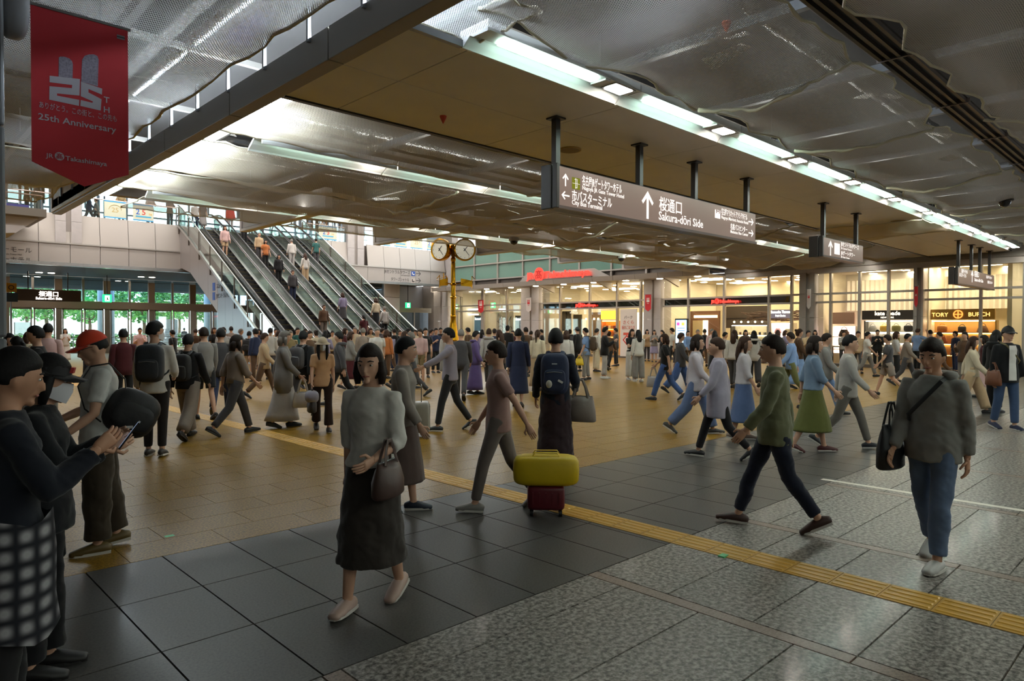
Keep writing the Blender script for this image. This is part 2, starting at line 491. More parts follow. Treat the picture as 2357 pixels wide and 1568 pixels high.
# downstand beams showing past the edge of the netting
for i, x in enumerate([3.86, 8.75, 13.5, 18.3, 23.2, 28.0]):
    t = thing('trim_%d' % (i + 2), 'grey downstand beam end below the netting edge, %s from the beam of the tan panels' % ORD[i], 'beam', (x, 18, 4.66), kind='structure')
    y0 = 15.8
    build(MB().box(x - .1, y0, 4.68, x + .1, 21, 5.25), 'core', mat('#cfc9c4', .5), t)
    build(MB().box(x - .13, y0, 4.64, x + .13, 21.02, 4.72), 'bottom_rail', mat('#d6d1cc', .5), t)
    build(MB().box(x - .13, 20.9, 4.72, x + .13, 21.03, 5.25), 'end_rail', mat('#d6d1cc', .5), t)
    build(MB().box(x - .108, y0, 4.725, x - .101, 20.89, 4.737), 'shadow_groove', M_DKMET, t)  # dark strip that draws the frame line of the inset panel

# ---------------------------------------------------------------- light rows
E_TUBE = emit('#d9fff0', 14 * LAMP)
E_SPOT = emit('#fff6ea', 60 * LAMP)
E_COLD = emit('#e8f6ff', 15 * LAMP)
def trough_mesh(lip):
    L = 2.62
    sec = [(-.29, .05), (-.07, .05), (-.06, .1), (-.02, .11), (.03, .08), (.08, .03), (.12, -.02), (.15, -.018), (.12, .03), (.06, .1), (.0, .15), (-.05, .15), (-.29, .15)]
    if lip: sec = [(-.28, -.01), (-.265, -.01), (-.255, .12), (0.0, .13), (.06, .11), (.13, .06), (.24, .0), (.27, -.025), (.285, -.02), (.25, .03), (.14, .1), (.05, .15), (-.28, .15)]
    m = MB().prism(sec, 'x', 0, L); return m.mesh('housing', M_REFL)
TM = trough_mesh(False); TML = trough_mesh(True)
TUBEL = MB().box(.28, -.2, .09, 1.85, -.1, .118).mesh('fluorescent_tube', E_TUBE)
SPOTL = MB().box(2.18, -.23, .085, 2.5, -.05, .115).mesh('spotlight', E_SPOT)
TUBE = MB().box(.28, -.22, .022, 1.85, -.1, .05).mesh('fluorescent_tube', E_TUBE)
SPOT = MB().box(2.18, -.25, .03, 2.5, -.05, .05).mesh('spotlight', E_SPOT)
STRIM = MB().box(2.13, -.27, .038, 2.55, -.03, .052).mesh('spot_frame', M_STEEL)
FIN = MB().box(1.93, -.27, .03, 2.03, -.03, .052).mesh('end_plate', M_WHITE)
VOID = MB().box(.2, -.06, .155, 2.4, .0, .19).mesh('uplight_tube', emit('#f4f3ea', 16 * LAMP))  # unseen glow added above each trough to brighten the nets and void
END = MB().prism([(-.29, .04), (-.06, .04), (.0, .07), (.12, -.022), (.15, -.02), (.15, .16), (-.29, .16)], 'x', -.02, 0.0).mesh('end_cap', M_REFL)
def light_row(Y, ks, x0, name, z=HC + .0, lip=False):
    for n, k in enumerate(ks):
        lo = Vector((x0 + 2.65 * k, Y, z))
        t = thing('ceiling_light', '%s light from the near end of the %s' % (ORD[n], name), 'light', lo, group='lights of the ' + name)
        for nm, me in ((('housing', TML), ('fluorescent_tube', TUBEL), ('spotlight', SPOTL)) if lip else (('housing', TM), ('fluorescent_tube', TUBE), ('spotlight', SPOT), ('spot_frame', STRIM), ('end_plate', FIN))):
            link(nm, me, t)
        link('uplight_tube', VOID, t)
        if n == 0 and not lip: link('end_cap', END, t)
light_row(5.57, range(0, 10), 4.75, 'bright light row beside the tan panels')
light_row(11.2, range(0, 10), 4.85, 'light row between the beige nets', lip=True)
light_row(-.6, range(0, 10), 4.75, 'light row above the camera')
light_row(-6.3, range(-4, 10), 4.75, 'light row behind the camera')
light_row(17.0, range(0, 10), 4.9, 'light row edging the beige nets', lip=True)
# cold bright tubes beside the beam, shining through the netting
for n, (y0, y1) in enumerate([(9.1, 10.2), (10.4, 12.2), (12.5, 13.9), (14.3, 15.2), (15.7, 17.5), (17.9, 19.2)]):
    t = thing('tube_light', '%s cold white tube light along the grey beam, counted from the tan panels' % ORD[n], 'light', (4.45, y0, 5.0), group='tube lights behind the net along the beam')
    build(MB().box(4.3, y0, 4.93, 4.58, y1, 4.97), 'tube', E_COLD, t)
    build(MB().box(4.25, y0 - .05, 4.97, 4.63, y1 + .05, 5.05), 'housing', M_WHITE, t)
for n, (y0, y1) in enumerate([(2.2, 4.6), (4.9, 7.3), (7.6, 10.0), (10.3, 12.7), (13.0, 15.4), (15.7, 18.1), (18.4, 20.2)]):  # unseen lamps added behind the beam to make the white net glow
    t = thing('tube_light', '%s tube light lying on top of the grey beam above the white net' % ORD[n], 'light', (3.9, y0, 4.965), group='tube lights on top of the beam')
    build(MB().box(3.87, y0, 5.0, 3.93, y1, 5.04), 'tube', emit('#e3f2ff', 110 * LAMP), t)
    build(MB().box(3.85, y0 - .05, 4.965, 3.95, y1 + .05, 5.0), 'housing', M_WHITE, t)
# unseen lamps added high up to light the escalators and the far wall
n = 0
for (x0, x1, y) in [(-6, 8, 28), (10, 30, 26), (-6, 8, 36), (10, 30, 34), (2, 30, 39.5)]:
    t = thing('atrium_light', 'high linear light over the escalator hall, %s of the set' % ORD[n], 'light', ((x0 + x1) / 2, y, 11.4)); n += 1
    build(MB().box(x0, y - .2, 11.3, x1, y + .2, 11.35), 'diffuser', emit('#fff9f3', 21 * LAMP), t)
    build(MB().box(x0 - .05, y - .25, 11.35, x1 + .05, y + .25, 11.58), 'housing', M_WHITE, t)

# ---------------------------------------------------------------- netting
def net_mat(name, h, op, k=40.0):
    m = bpy.data.materials.new(name); m.use_nodes = True
    nt = m.node_tree; nt.nodes.remove(nt.nodes['Principled BSDF']); L = nt.links.new
    def N(t, **kw):
        n_ = nt.nodes.new(t)
        for a, v in kw.items(): setattr(n_, a, v)
        return n_
    pos = N('ShaderNodeNewGeometry').outputs['Position']
    sx = N('ShaderNodeSeparateXYZ'); L(pos, sx.inputs[0])
    def M(op_, a, b=None, c=None):
        n_ = N('ShaderNodeMath', operation=op_)
        for i, q in enumerate((a, b, c)):
            if q is None: continue
            if isinstance(q, (int, float)): n_.inputs[i].default_value = q
            else: L(q, n_.inputs[i])
        return n_.outputs[0]
    A = M('FRACT', M('MULTIPLY', M('ADD', sx.outputs[0], M('MULTIPLY', sx.outputs[1], .62)), k))
    B = M('FRACT', M('MULTIPLY', M('SUBTRACT', sx.outputs[0], M('MULTIPLY', sx.outputs[1], .62)), k))
    thr = M('MAXIMUM', M('LESS_THAN', A, op), M('LESS_THAN', B, op))
    d = N('ShaderNodeBsdfDiffuse'); d.inputs[0].default_value = lin(h)
    t = N('ShaderNodeBsdfTranslucent'); t.inputs[0].default_value = lin(h)
    mx = N('ShaderNodeMixShader'); mx.inputs[0].default_value = .45; L(d.outputs[0], mx.inputs[1]); L(t.outputs[0], mx.inputs[2])
    tr = N('ShaderNodeBsdfTransparent')
    m2 = N('ShaderNodeMixShader'); L(thr, m2.inputs[0]); L(tr.outputs[0], m2.inputs[1]); L(mx.outputs[0], m2.inputs[2])
    L(m2.outputs[0], nt.nodes['Material Output'].inputs[0])
    return m
N_WHITE = net_mat('white_net', '#f2f3f0', .42)
N_BEIGE = net_mat('beige_net', '#ddd0b9', .46, 42)
N_GREY = net_mat('grey_net', '#ece6e2', .5)
M_ROPE = mat('#c9c2ac', .9)
def net(label, m, x0, x1, y0, y1, sag, seed, seams=(), step=.3, z0=4.80, group=None, edge=.12, hem=(1, 1, 1, 1)):
    nx, ny = max(2, int((x1 - x0) / step)), max(2, int((y1 - y0) / step))
    o3 = Vector((seed * 7.3, seed * 3.1, 0))
    def P(u, v):
        x = x0 + (x1 - x0) * u; y = y0 + (y1 - y0) * v
        q = Vector((x, y, 0)) + o3
        eu = min(u * (x1 - x0), (1 - u) * (x1 - x0)); ev = min(v * (y1 - y0), (1 - v) * (y1 - y0))
        b = min(1, ev / .8) * min(1, eu / .8)
        z = z0 - sag * b * (.55 + .9 * mnoise.noise(q * .55)) - .05 * b * mnoise.noise(q * 2.3)
        for s in seams:      # creases where two sheets are laced together hang a little lower
            dd = abs(x - s - .5 * mnoise.noise(q * .4)); z -= .09 * math.exp(-(dd / .22) ** 2) * (1 + .6 * mnoise.noise(q * 1.7))
        if ev < .01: y += edge * mnoise.noise(q * 1.3) * 1.2
        if eu < .01: x += edge * mnoise.noise(q * 1.3) * 1.2
        return Vector((x, y, z))
    mb = MB()
    grid = [[P(i / nx, j / ny) for j in range(ny + 1)] for i in range(nx + 1)]
    mb.v = [tuple(p) for r in grid for p in r]
    for i in range(nx):
        for j in range(ny):
            a = i * (ny + 1) + j; mb.f.append((a, a + 1, a + ny + 2, a + ny + 1)); mb.k.append(0)
    o = build(mb, 'safety_net', m, smooth=True, crease=0, label=label, cat='net', group=group)
    def rope(pts, r, nm='hem_rope'):
        pts = [p + Vector((random.uniform(-.02, .02), random.uniform(-.02, .02), random.uniform(-.02, .015))) for p in pts]
        build(MB().tube(pts, [r * random.uniform(.7, 1.6) for _ in pts], 6), nm, M_ROPE, o, smooth=True, crease=0)
    if hem[0]: rope([grid[i][0] for i in range(nx + 1)], .014)
    if hem[1]: rope([grid[i][ny] for i in range(nx + 1)], .014)
    if hem[2]: rope([grid[0][j] for j in range(ny + 1)], .014)
    if hem[3]: rope([grid[nx][j] for j in range(ny + 1)], .014)
    for s in seams:
        pts = []
        for t in range(int((y1 - y0) / .12) + 1):
            yv = y0 + .12 * t; q = Vector((s, yv, 0)) + o3
            u = (s + .5 * mnoise.noise(q * .4) - x0) / (x1 - x0)
            pts.append(P(min(max(u, 0), 1), min(1, .12 * t / (y1 - y0))) + Vector((0, 0, -.02)))
        rope(pts, .022, 'lacing_rope')
    return o
random.seed(5)
net('large white safety net under the ceiling, on the banner side of the grey beam', N_WHITE, -13, 3.3, -5, 14.2, .28, 1, (), .35, edge=.1)
net('white safety net farther along the grey beam, behind the red banner', N_WHITE, -13, 3.4, 14.6, 20.5, .3, 2, (), .35)
net('grey safety net between the bright light row and the black ceiling track', N_GREY, 4.5, 32, 2.98, 5.14, .25, 3, (8.2, 11.6, 15.8, 20.5, 26), .22, edge=.25)
net('grey safety net behind the light row above the camera', N_GREY, 3.9, 32, -4, -1.05, .3, 11, (11.8, 22), .3)
net('grey safety net on the camera side of the black ceiling track', N_GREY, 3.9, 32, -.2, 2.45, .3, 4, (11.8, 15.6, 22), .25, edge=.25)
net('beige safety net between the tan panels and the second light row', N_BEIGE, 4.05, 32, 8.7, 10.8, .34, 5, (10.6, 14.3, 19.5, 26), .22, z0=4.74)
net('beige safety net just beyond the second light row', N_BEIGE, 4.05, 32, 11.55, 14.3, .40, 6, (9.5, 15.3, 21.7, 27), .22, z0=4.74)
net('beige safety net at the far edge of the lower ceiling', N_BEIGE, 4.05, 32, 14.45, 16.6, .38, 7, (12.2, 18.0, 24.0), .22, z0=4.74)
net('narrow pale net hanging past the farthest light row', N_WHITE, 5, 31, 17.4, 19.6, .28, 8, (), .3, z0=4.76)
net('sagging beige net patch below the tan panels near the shops', N_BEIGE, 20.6, 23.6, 5.65, 8.45, .25, 9, (), .25, z0=4.63, edge=.03)
net('small white net corner between the grey beam and the first ceiling light', N_WHITE, 4.0, 4.9, 4.7, 5.7, .05, 10, (), .1, z0=4.78, edge=.05)
build(MB().box(3.97, 5.68, HC - .015, 4.73, 5.74, HC + .06), 'edge_profile', M_STEEL, tanc)
# black track
tk = thing('ceiling_track', 'black metal ceiling track running between the two grey nets', 'track', (18, 2.7, 4.7))
build(MB().box(2.5, 2.52, 4.9, 32.1, 2.9, 5.02), 'body', M_DKMET, tk)
for dy in (-.14, -.03, .08, .17):
    build(MB().box(2.5, 2.68 + dy, 4.85, 32.1, 2.72 + dy, 4.9), 'rail', mat('#4a4440', .35, .5), tk)
for i in range(12): build(MB().box(4 + 2.4 * i, 2.5, 4.84, 4.02 + 2.4 * i, 2.92, 4.905), 'joint_clip', mat('#6b625c', .4, .5), tk)
# dome cameras
for i, (px, py, z, lab) in enumerate([(2313, 467, 4.62, 'black dome camera under the grey net near the upper corner'), (1183, 557, 4.56, 'dark dome camera below the bright netting edge above the clock side'),
                                  (1430, 597, 4.56, 'dark dome camera below the netting edge above the red shop sign')]):
    p = onZ(px, py, z)
    t = thing('dome_camera', lab, 'camera', (p.x, p.y, z - .08))
    build(MB().lathe([(.02, 0), (.09, .03), (.125, .09), (.13, .13)], (p.x, p.y, z - .1), 18), 'dome', mat('#15141a', .12, 0, .6), t, smooth=True)
    build(MB().lathe([(.15, .13), (.17, .14), (.17, .26)], (p.x, p.y, z - .1), 18), 'collar', mat('#9b958e', .5) if i else M_DKMET, t)
# ================================================================ WALLS, ENTRANCE, UPPER FLOOR
M_STONE = mat('#aba5a3', .45, noise=.05, scale=3)
M_STONE2 = mat('#8f8782', .5, noise=.05, scale=3)
M_BAND = mat('#aba49d', .45)
M_BANDLO = mat('#a29b95', .45)
M_ALU = mat('#a7a29c', .35, .5)
M_ALUDK = mat('#6d645d', .4, .4)
M_SOFF = mat('#574f49', .6)
M_GLASS = glass('#e4eeec', .08)
YF, YD, F2 = 41.0, 52.0, 7.4
struct(MB().box(-14.3, -9.3, 0, -14, 52, 11.6), 'wall_left', M_STONE2, 'plain stone wall far to the left of the hall', 'wall')
struct(MB().box(-14, -9.3, 0, 33, -9, 6), 'wall_back', M_STONE2, 'plain stone wall behind the viewer', 'wall')
# upper floor slab, its soffit and floor
sl = struct(MB().box(-14, 41.3, 5.06, 32.5, 52.0, F2), 'floor_upper', M_STONE2, 'slab of the upper floor above the entrance doors', 'floor')
build(MB().box(-14, 41.3, 5.02, 32.5, 52.0, 5.06), 'soffit', M_SOFF, sl)
wl = thing('wall_far', 'beige panelled gallery front above the entrance doors', 'wall', (10, YF, 4.82), kind='structure')
XJ2 = [8.1 + 1.35 * k for k in range(-16, 19)]
for i in range(len(XJ2) - 1):
    a, b_ = XJ2[i] + .012, XJ2[i + 1] - .012
    if a < -13.9 or b_ > 32.5: continue
    mb = MB().box(a, YF, 4.98, b_, YF + .08, 5.93)
    build(mb, 'lower_panel', M_BANDLO, wl)
    if not (13.3 < a < 20.2 or 7.4 < a < 8.0 or 24.0 < a < 24.6):
        mb = MB().hexa([(a, YF - .02, 6.0), (b_, YF - .02, 6.0), (b_, YF + .06, 6.0), (a, YF + .06, 6.0), (a, YF + .16, F2 + .08), (b_, YF + .16, F2 + .08), (b_, YF + .24, F2 + .08), (a, YF + .24, F2 + .08)])
        build(mb, 'upper_panel', M_BAND, wl)
build(MB().box(-14, YF + .26, 4.98, 32.5, YF + .42, F2 + .0), 'backing', M_ALUDK, wl)
build(MB().box(-14, YF - .05, 5.93, 32.5, YF + .1, 6.0), 'ledge', M_ALU, wl)
build(MB().box(-14, YF - .08, 4.82, 32.5, YF + .35, 4.98), 'bottom_trim', mat('#b8b9bb', .25, .8), wl)
M_INK = mat('#2d2a2a', .6)
p = onY(74, 582, YF - .01); letters('JRゲートタワーモール', .30, (p.x, p.y, p.z), '-Y', M_INK, wl, align='RIGHT')
p = onY(74, 605, YF - .01); letters('名古屋JRゲートタワーホテル', .30, (p.x, p.y, p.z), '-Y', M_INK, wl, align='RIGHT')
p = onY(50, 588, YF - .01); letters('JR Gate Tower Mall', .10, (p.x, p.y, p.z), '-Y', M_INK, wl, align='RIGHT')
p = onY(50, 611, YF - .01); letters('Nagoya JR Gate Tower Hotel', .10, (p.x, p.y, p.z), '-Y', M_INK, wl, align='RIGHT')
p = onY(944, 632, YF - .01); letters('JRセントラルタワーズ', .30, (p.x, p.y, p.z), '-Y', M_INK, wl, align='RIGHT', fit=2.2)
p = onY(944, 636, YF - .01); letters('JR Central Towers', .1, (p.x, p.y, p.z), '-Y', M_INK, wl, align='RIGHT')
p = onY(942, 648, YF - .01); letters('タワーズシャトル', .28, (p.x, p.y, p.z), '-Y', M_INK, wl, align='RIGHT', fit=1.55)
p = onY(942, 652, YF - .01); letters('Towers Shuttle', .1, (p.x, p.y, p.z), '-Y', M_INK, wl, align='RIGHT')
for (py, blue) in ((630, True), (646, False)):
    p = onY(951, py, YF - .012)
    ic = build(MB().box(p.x - .17, p.y - .004, p.z - .17, p.x + .17, p.y + .006, p.z + .17), 'pictogram', mat('#2a4f9c' if blue else '#b9aea5', .5), wl)
    q = MB().box(p.x - .1, p.y - .012, p.z - .1, p.x - .04, p.y - .004, p.z + .1); q.box(p.x - .1, p.y - .012, p.z - .1, p.x + .11, p.y - .004, p.z - .03)
    build(q, 'symbol', mat('#e5e5e5', .5) if blue else M_INK, ic)
    p = onY(963, py, YF - .012); q = MB()
    q.box(p.x - .2, p.y, p.z - .02, p.x + .16, p.y + .006, p.z + .02)
    for s in (-1, 1): q.prism([(p.x + .2, p.z - .02 * s), (p.x + .2, p.z + .02 * s), (p.x + .04, p.z + .17 * s), (p.x + .0, p.z + .15 * s)], 'y', p.y, p.y + .006)
    build(q, 'arrow', M_INK, wl)
# stone piers of the gallery
for n, (a, b_) in enumerate([(7.45, 8.62), (24.1, 25.35)]):
    c = thing('column', ['pale stone pier standing on the gallery front left of the escalators', 'pale stone pier standing on the gallery front right of the escalators'][n], 'column', ((a + b_) / 2, YF + .2, 6.0), kind='structure')
    m_ = (a + b_) / 2
    for (u, v) in ((a, m_ - .12), (m_ + .12, b_)):
        z = 6.0
        while z < 11.5:
            z1 = min(z + 1.1, 11.6)
            build(MB().box(u, YF - .03, z + .006, v, YF + .7, z1 - .006), 'stone_panel', M_STONE, c)
            z = z1
    build(MB().box(m_ - .12, YF + .05, 6.0, m_ + .12, YF + .6, 11.6), 'groove', M_STONE2, c)
# balustrade of the gallery: glass panes, posts, handrail
def balustrade(x0, x1, label):
    t = thing('balustrade', label, 'railing', ((x0 + x1) / 2, YF + .2, F2 + .08))
    n = max(1, round((x1 - x0) / 1.35)); w_ = (x1 - x0) / n
    for i in range(n):
        build(MB().box(x0 + i * w_ + .03, YF + .19, F2 + .1, x0 + (i + 1) * w_ - .03, YF + .205, F2 + .98), 'pane', M_GLASS, t)
    for i in range(n + 1):
        build(MB().box(x0 + i * w_ - .02, YF + .17, F2 + .05, x0 + i * w_ + .02, YF + .23, F2 + 1.0), 'post', M_STEEL, t)
    build(MB().tube([(x0, YF + .2, F2 + 1.05), (x1, YF + .2, F2 + 1.05)], .03, 8), 'handrail', mat('#cbb8ae', .3, .6), t)
balustrade(-8, 7.4, 'gallery glass balustrade at the far left behind the red banner')
balustrade(8.65, 13.3, 'gallery glass balustrade between the stone pier and the escalators')
balustrade(20.9, 24.05, 'gallery glass balustrade just right of the escalators')
balustrade(25.4, 32.3, 'gallery glass balustrade between the second stone pier and the gold clock')
# posters hung on the balustrade
M_PB = mat('#3f9bd0', .5); M_PP = mat('#c3c5b0', .6); M_GOLD2 = mat('#b9a062', .5)
def poster(px0, px1, kind, label):
    x0, x1 = Xy(px0, YF + .15, 510), Xy(px1, YF + .15, 510)
    if x1 - x0 > 1.45: x1 = x0 + 1.45
    t = thing('poster', label, 'poster', ((x0 + x1) / 2, YF + .15, F2 + .1), group='posters on the gallery balustrade')
    m_ = (x0 + x1) / 2; z0 = F2 + .12
    build(MB().box(x0, YF + .13, z0, x1, YF + .145, z0 + .9), 'sheet', M_PP, t)
    build(MB().box(x0, YF + .125, z0, x1, YF + .13, z0 + .06), 'border', M_PB, t)
    build(MB().box(x0, YF + .125, z0 + .84, x1, YF + .13, z0 + .9), 'border', M_PB, t)
    if kind == 0:
        letters('25', .36, (m_, YF + .124, z0 + .32), '-Y', M_GOLD2, t, align='CENTER')
        build(MB().tube([(m_ + .3 * cos(a * pi / 9), YF + .124, z0 + .45 + .26 * sin(a * pi / 9)) for a in range(10)], .012, 6), 'arc', M_GOLD2, t)
    else:
        for k, (c_, s_) in enumerate((('#2f5fb0', '2'), ('#c23a2e', '5'))):
            letters(s_, .42, (m_ - .38 + .3 * k, YF + .124, z0 + .34), '-Y', mat(c_, .5), t, bold=.03)
        letters('TH', .14, (m_ + .26, YF + .124, z0 + .34), '-Y', mat('#d9a530', .5), t, bold=.01)
        build(MB().box(m_ - .38, YF + .122, z0 + .2, m_ + .4, YF + .126, z0 + .27), 'colour_bar', mat('#3aa0c8', .5), t)
for (a, b_, k, lab) in [(240, 290, 0, 'poster with a gold 25 emblem, left of two beside the stone pier'), (306, 353, 1, 'poster with coloured 25 TH lettering left of the escalator top'),
                        (733, 775, 1, 'poster with coloured 25 TH lettering right of the escalator top'), (865, 898, 0, 'poster with a gold 25 emblem just right of the second stone pier'),
                        (907, 936, 1, 'poster with coloured 25 TH lettering, second right of the second stone pier'), (944, 972, 0, 'poster with a gold 25 emblem halfway to the gold clock'),
                        (982, 1006, 1, 'poster with coloured 25 TH lettering right behind the gold clock')]:
    poster(a, b_, k, lab)
# upper windows
uw = thing('window_1', 'tall bright upper windows behind the gallery', 'window', (9, YD, F2), kind='structure')
for i in range(34):
    x = -13.4 + 1.35 * i
    build(MB().box(x + .05, YD + .03, F2 + .1, x + 1.3, YD + .045, 11.4), 'pane', M_GLASS, uw)
    build(MB().box(x - .05, YD - .05, F2, x + .05, YD + .12, 11.5), 'mullion', mat('#6f7a86', .4, .4), uw)
for z in (F2, 9.3, 11.4): build(MB().box(-14, YD - .04, z, 32.5, YD + .1, z + .1), 'transom', mat('#6f7a86', .4, .4), uw)
rb_ = MB(); random.seed(21)
for i in range(150):          # rolled and half drawn blinds
    x = -13 + 45 * random.random()
    if 14 < x < 20.5: continue
    rb_.box(x, YD - .22, random.choice([8.2, 8.6, 9.5, 7.6]), x + random.uniform(.08, .25), YD - .2, 11.4)
build(rb_, 'blind_slats', mat('#8fa6bd', .6), uw, kind='stuff')

# ---------------------------------------------------------------- entrance doors (bays of 2.75 m)
M_PANEB = glass('#cfe3ee', .10)
hdr = thing('trim_10', 'bronze coloured header beam above the glass entrance doors', 'beam', (12, YD, 2.93), kind='structure')
build(MB().box(-14, YD - .2, 2.93, 24.5, YD + .2, 3.36), 'beam', mat('#a89b90', .42, .2), hdr)
build(MB().box(-14, YD - .22, 3.36, 24.5, YD + .22, 3.42), 'cap', M_ALU, hdr)
build(MB().box(-14, YD - .1, 5.0, 28.3, YD + .1, 5.12), 'top_rail', M_ALU, hdr)
bays = [9.6 + 2.75 * k for k in range(-4, 5)]
for i, x0 in enumerate(bays):
    x1 = x0 + 2.75; xm = (x0 + x1) / 2
    wn = thing('window_%d' % (i + 2), 'transom window of two panes, %s entrance bay from the left' % ORD[i], 'window', (xm, YD, 3.42), kind='structure')
    for (a, b_) in ((x0 + .22, xm - .07), (xm + .07, x1 - .22)):
        build(MB().box(a, YD, 3.45, b_, YD + .015, 4.98), 'pane', M_PANEB, wn)
    build(MB().box(xm - .07, YD - .08, 3.42, xm + .07, YD + .08, 4.85), 'mullion', M_ALU, wn)
    build(MB().box(x0 - .2, YD - .12, 3.42, x0 + .2, YD + .12, 4.8), 'wood_post', mat('#93806f', .5), wn)
    dn = thing('door_%d' % (i + 1), 'sliding glass entrance door, %s bay from the left' % ORD[i], 'door', (xm, YD, 0), kind='structure')
    for (a, b_) in ((x0 + .2, xm - .05), (xm + .05, x1 - .2)):
        lf = build(MB().box(a + .06, YD, .1, b_ - .06, YD + .015, 2.85), 'pane', M_GLASS, dn)
        fr = MB()
        for (u, v) in ((a, a + .07), (b_ - .07, b_)): fr.box(u, YD - .03, .0, v, YD + .05, 2.93)
        fr.box(a, YD - .03, 0.0, b_, YD + .05, .12); fr.box(a, YD - .03, 2.84, b_, YD + .05, 2.93)
        build(fr, 'door_frame', M_ALU, dn)
        build(MB().tube([(a, YD - .1, 1.05), (b_, YD - .1, 1.05)], .02, 6), 'push_bar', M_STEEL, dn)
    build(MB().box(x0 - .16, YD - .14, 0, x0 + .16, YD + .14, 2.93), 'jamb', M_ALU, dn)
struct(MB().box(24.0, YD - .15, 0, 24.6, YD + .15, 5.05), 'trim_11', M_STONE, 'stone jamb at the end of the glass entrance doors', 'trim')
# stone wall and doorway right of the escalators
rw = thing('wall_right_of_escalators', 'pale stone wall with a dark doorway right of the escalators', 'wall', (28, 43, 0), kind='structure')
for (a, b_) in ((25.2, 26.3), (28.3, 29.6)):
    for z in (0, 1.0, 2.0, 3.0, 4.0): build(MB().box(a, 42.9, z + .005, b_, 43.3, min(z + 1, 5.02) - .005), 'stone_panel', M_STONE, rw)
build(MB().box(29.6, 44.6, 0, 33, 44.8, 5.0), 'recess_wall', mat('#6e6a68', .5), rw)
build(MB().box(29.6, 42.95, 2.9, 32.6, 43.25, 3.25), 'door_header', mat('#6e6657', .5), rw)
build(MB().box(26.3, 43.05, .1, 28.3, 43.07, 5.0), 'pane', M_PANEB, rw)
build(MB().box(26.25, 43, 3.2, 28.35, 43.12, 3.35), 'transom', M_ALU, rw)
for (a, b_) in ((29.8, 31.0), (31.1, 32.4)):
    build(MB().box(a, 43.1, .1, b_, 43.115, 2.9), 'pane', M_PANEB, rw); build(MB().box(a - .06, 43.05, 0, a, 43.16, 2.9), 'door_stile', M_ALU, rw)
struct(MB().box(28.3, 52, 0, 33.4, 52.2, 5.06), 'wall_behind_recess', M_STONE2, 'grey wall at the far end behind the doorway', 'wall')
struct(MB().box(33.0, 42.9, 0, 33.2, 52, 5.06), 'wall_recess_side', M_STONE2, 'grey side wall behind the doorway', 'wall')
struct(MB().box(24.6, 52, 0, 28.3, 52.03, 5.0), 'window_20', glass('#8fa9b8', .15), 'dim blue glass wall right of the escalators', 'window')
# soffit downlights
for i, px in enumerate([90, 118, 325, 350, 852, 867, 985, 998]):
    py = 628 + (px - 90) * .043; q = onZ(px, py, 5.0) if px < 800 else Vector((min(Xy(px, 42.3), 32.2), 42.3, 5.0))
    t = build(MB().lathe([(.17, 0), (.17, .02)], (q.x, q.y, 5.0), 16), 'downlight', emit('#fff0d8', 30 * LAMP), label='round ceiling downlight in the soffit over the entrance, %s from the left' % ORD[i], cat='light', group='downlights in the entrance soffit')
# green exit signs and the brown direction sign over the doors
def exit_sign(px, py, Y, s, label):
    p = onY(px, py, Y)
    t = thing('exit_sign', label, 'sign', (p.x, Y, p.z - s))
    build(MB().box(p.x - s, Y, p.z - s, p.x + s, Y + .12, p.z + s), 'box', emit('#1fae62', 2.2 * LAMP), t)
    build(MB().box(p.x - s * .5, Y - .01, p.z - s * .7, p.x + s * .5, Y, p.z + s * .7), 'door_symbol', emit('#eafff2', 4 * LAMP), t)
    q = MB(); q.box(p.x - s * .12, Y - .016, p.z - s * .1, p.x + s * .16, Y - .01, p.z + s * .25); q.box(p.x - s * .3, Y - .016, p.z - s * .5, p.x - s * .05, Y - .01, p.z - s * .3)
    q.box(p.x - s * .1, Y - .016, p.z - s * .4, p.x + s * .1, Y - .01, p.z - s * .05); q.box(p.x + .1 * s, Y - .016, p.z - s * .55, p.x + s * .22, Y - .01, p.z - s * .1); q.box(p.x - s * .02, Y - .016, p.z + s * .32, p.x + s * .2, Y - .01, p.z + s * .52)
    build(q, 'running_figure', mat('#137a42', .6), t)
    build(MB().box(p.x - .02, Y + .04, p.z + s, p.x + .02, Y + .08, 5.02), 'hanger', M_DKMET, t)
exit_sign(247, 687, 49.5, .25, 'green lit exit sign in front of the entrance transom windows')
exit_sign(940, 703, 42.6, .2, 'green lit exit sign in the doorway right of the escalators')
p0, p1 = onY(34, 676, 49.0), onY(187, 695, 49.0)
sg = thing('direction_sign', 'brown lit direction sign above the entrance doors at the left', 'sign', ((p0.x + p1.x) / 2, 49, p1.z))
build(MB().box(p0.x, 49, p1.z, p1.x, 49.35, p1.z + .68), 'sign_case', mat('#57473d', .4), sg, bevel=.02)
letters('桜通口', .34, ((p0.x + p1.x) / 2, 48.99, p1.z + .3), '-Y', emit('#fff6ea', 3 * LAMP), sg, align='CENTER', bold=.01)
letters('Sakura-dōri Side', .2, ((p0.x + p1.x) / 2, 48.99, p1.z + .09), '-Y', emit('#fff6ea', 3 * LAMP), sg, align='CENTER', bold=.008)
for f in (.2, .8): build(MB().cyl(p0.x + (p1.x - p0.x) * f, 49.17, p1.z + .68, 5.02, .03, 8), 'hanger', M_DKMET, sg)
p = onY(26, 662, 47.5)
ws = thing('warning_sign', 'small yellow square notice beside the blue grey column at the left', 'sign', (p.x, 47.5, 0))
build(MB().box(p.x - .25, 47.5, p.z - .25, p.x + .25, 47.55, p.z + .25), 'plate', mat('#d9a321', .5), ws)
build(MB().tube([(p.x + .12 * cos(a * pi / 6), 47.49, p.z + .12 * sin(a * pi / 6)) for a in range(12)], .02, 6, closed=True), 'ring', mat('#3a2a10', .6), ws)
build(MB().box(p.x - .22, 47.51, p.z - .8, p.x + .3, 47.55, p.z - .3), 'lower_plate', mat('#22405e', .5), ws)
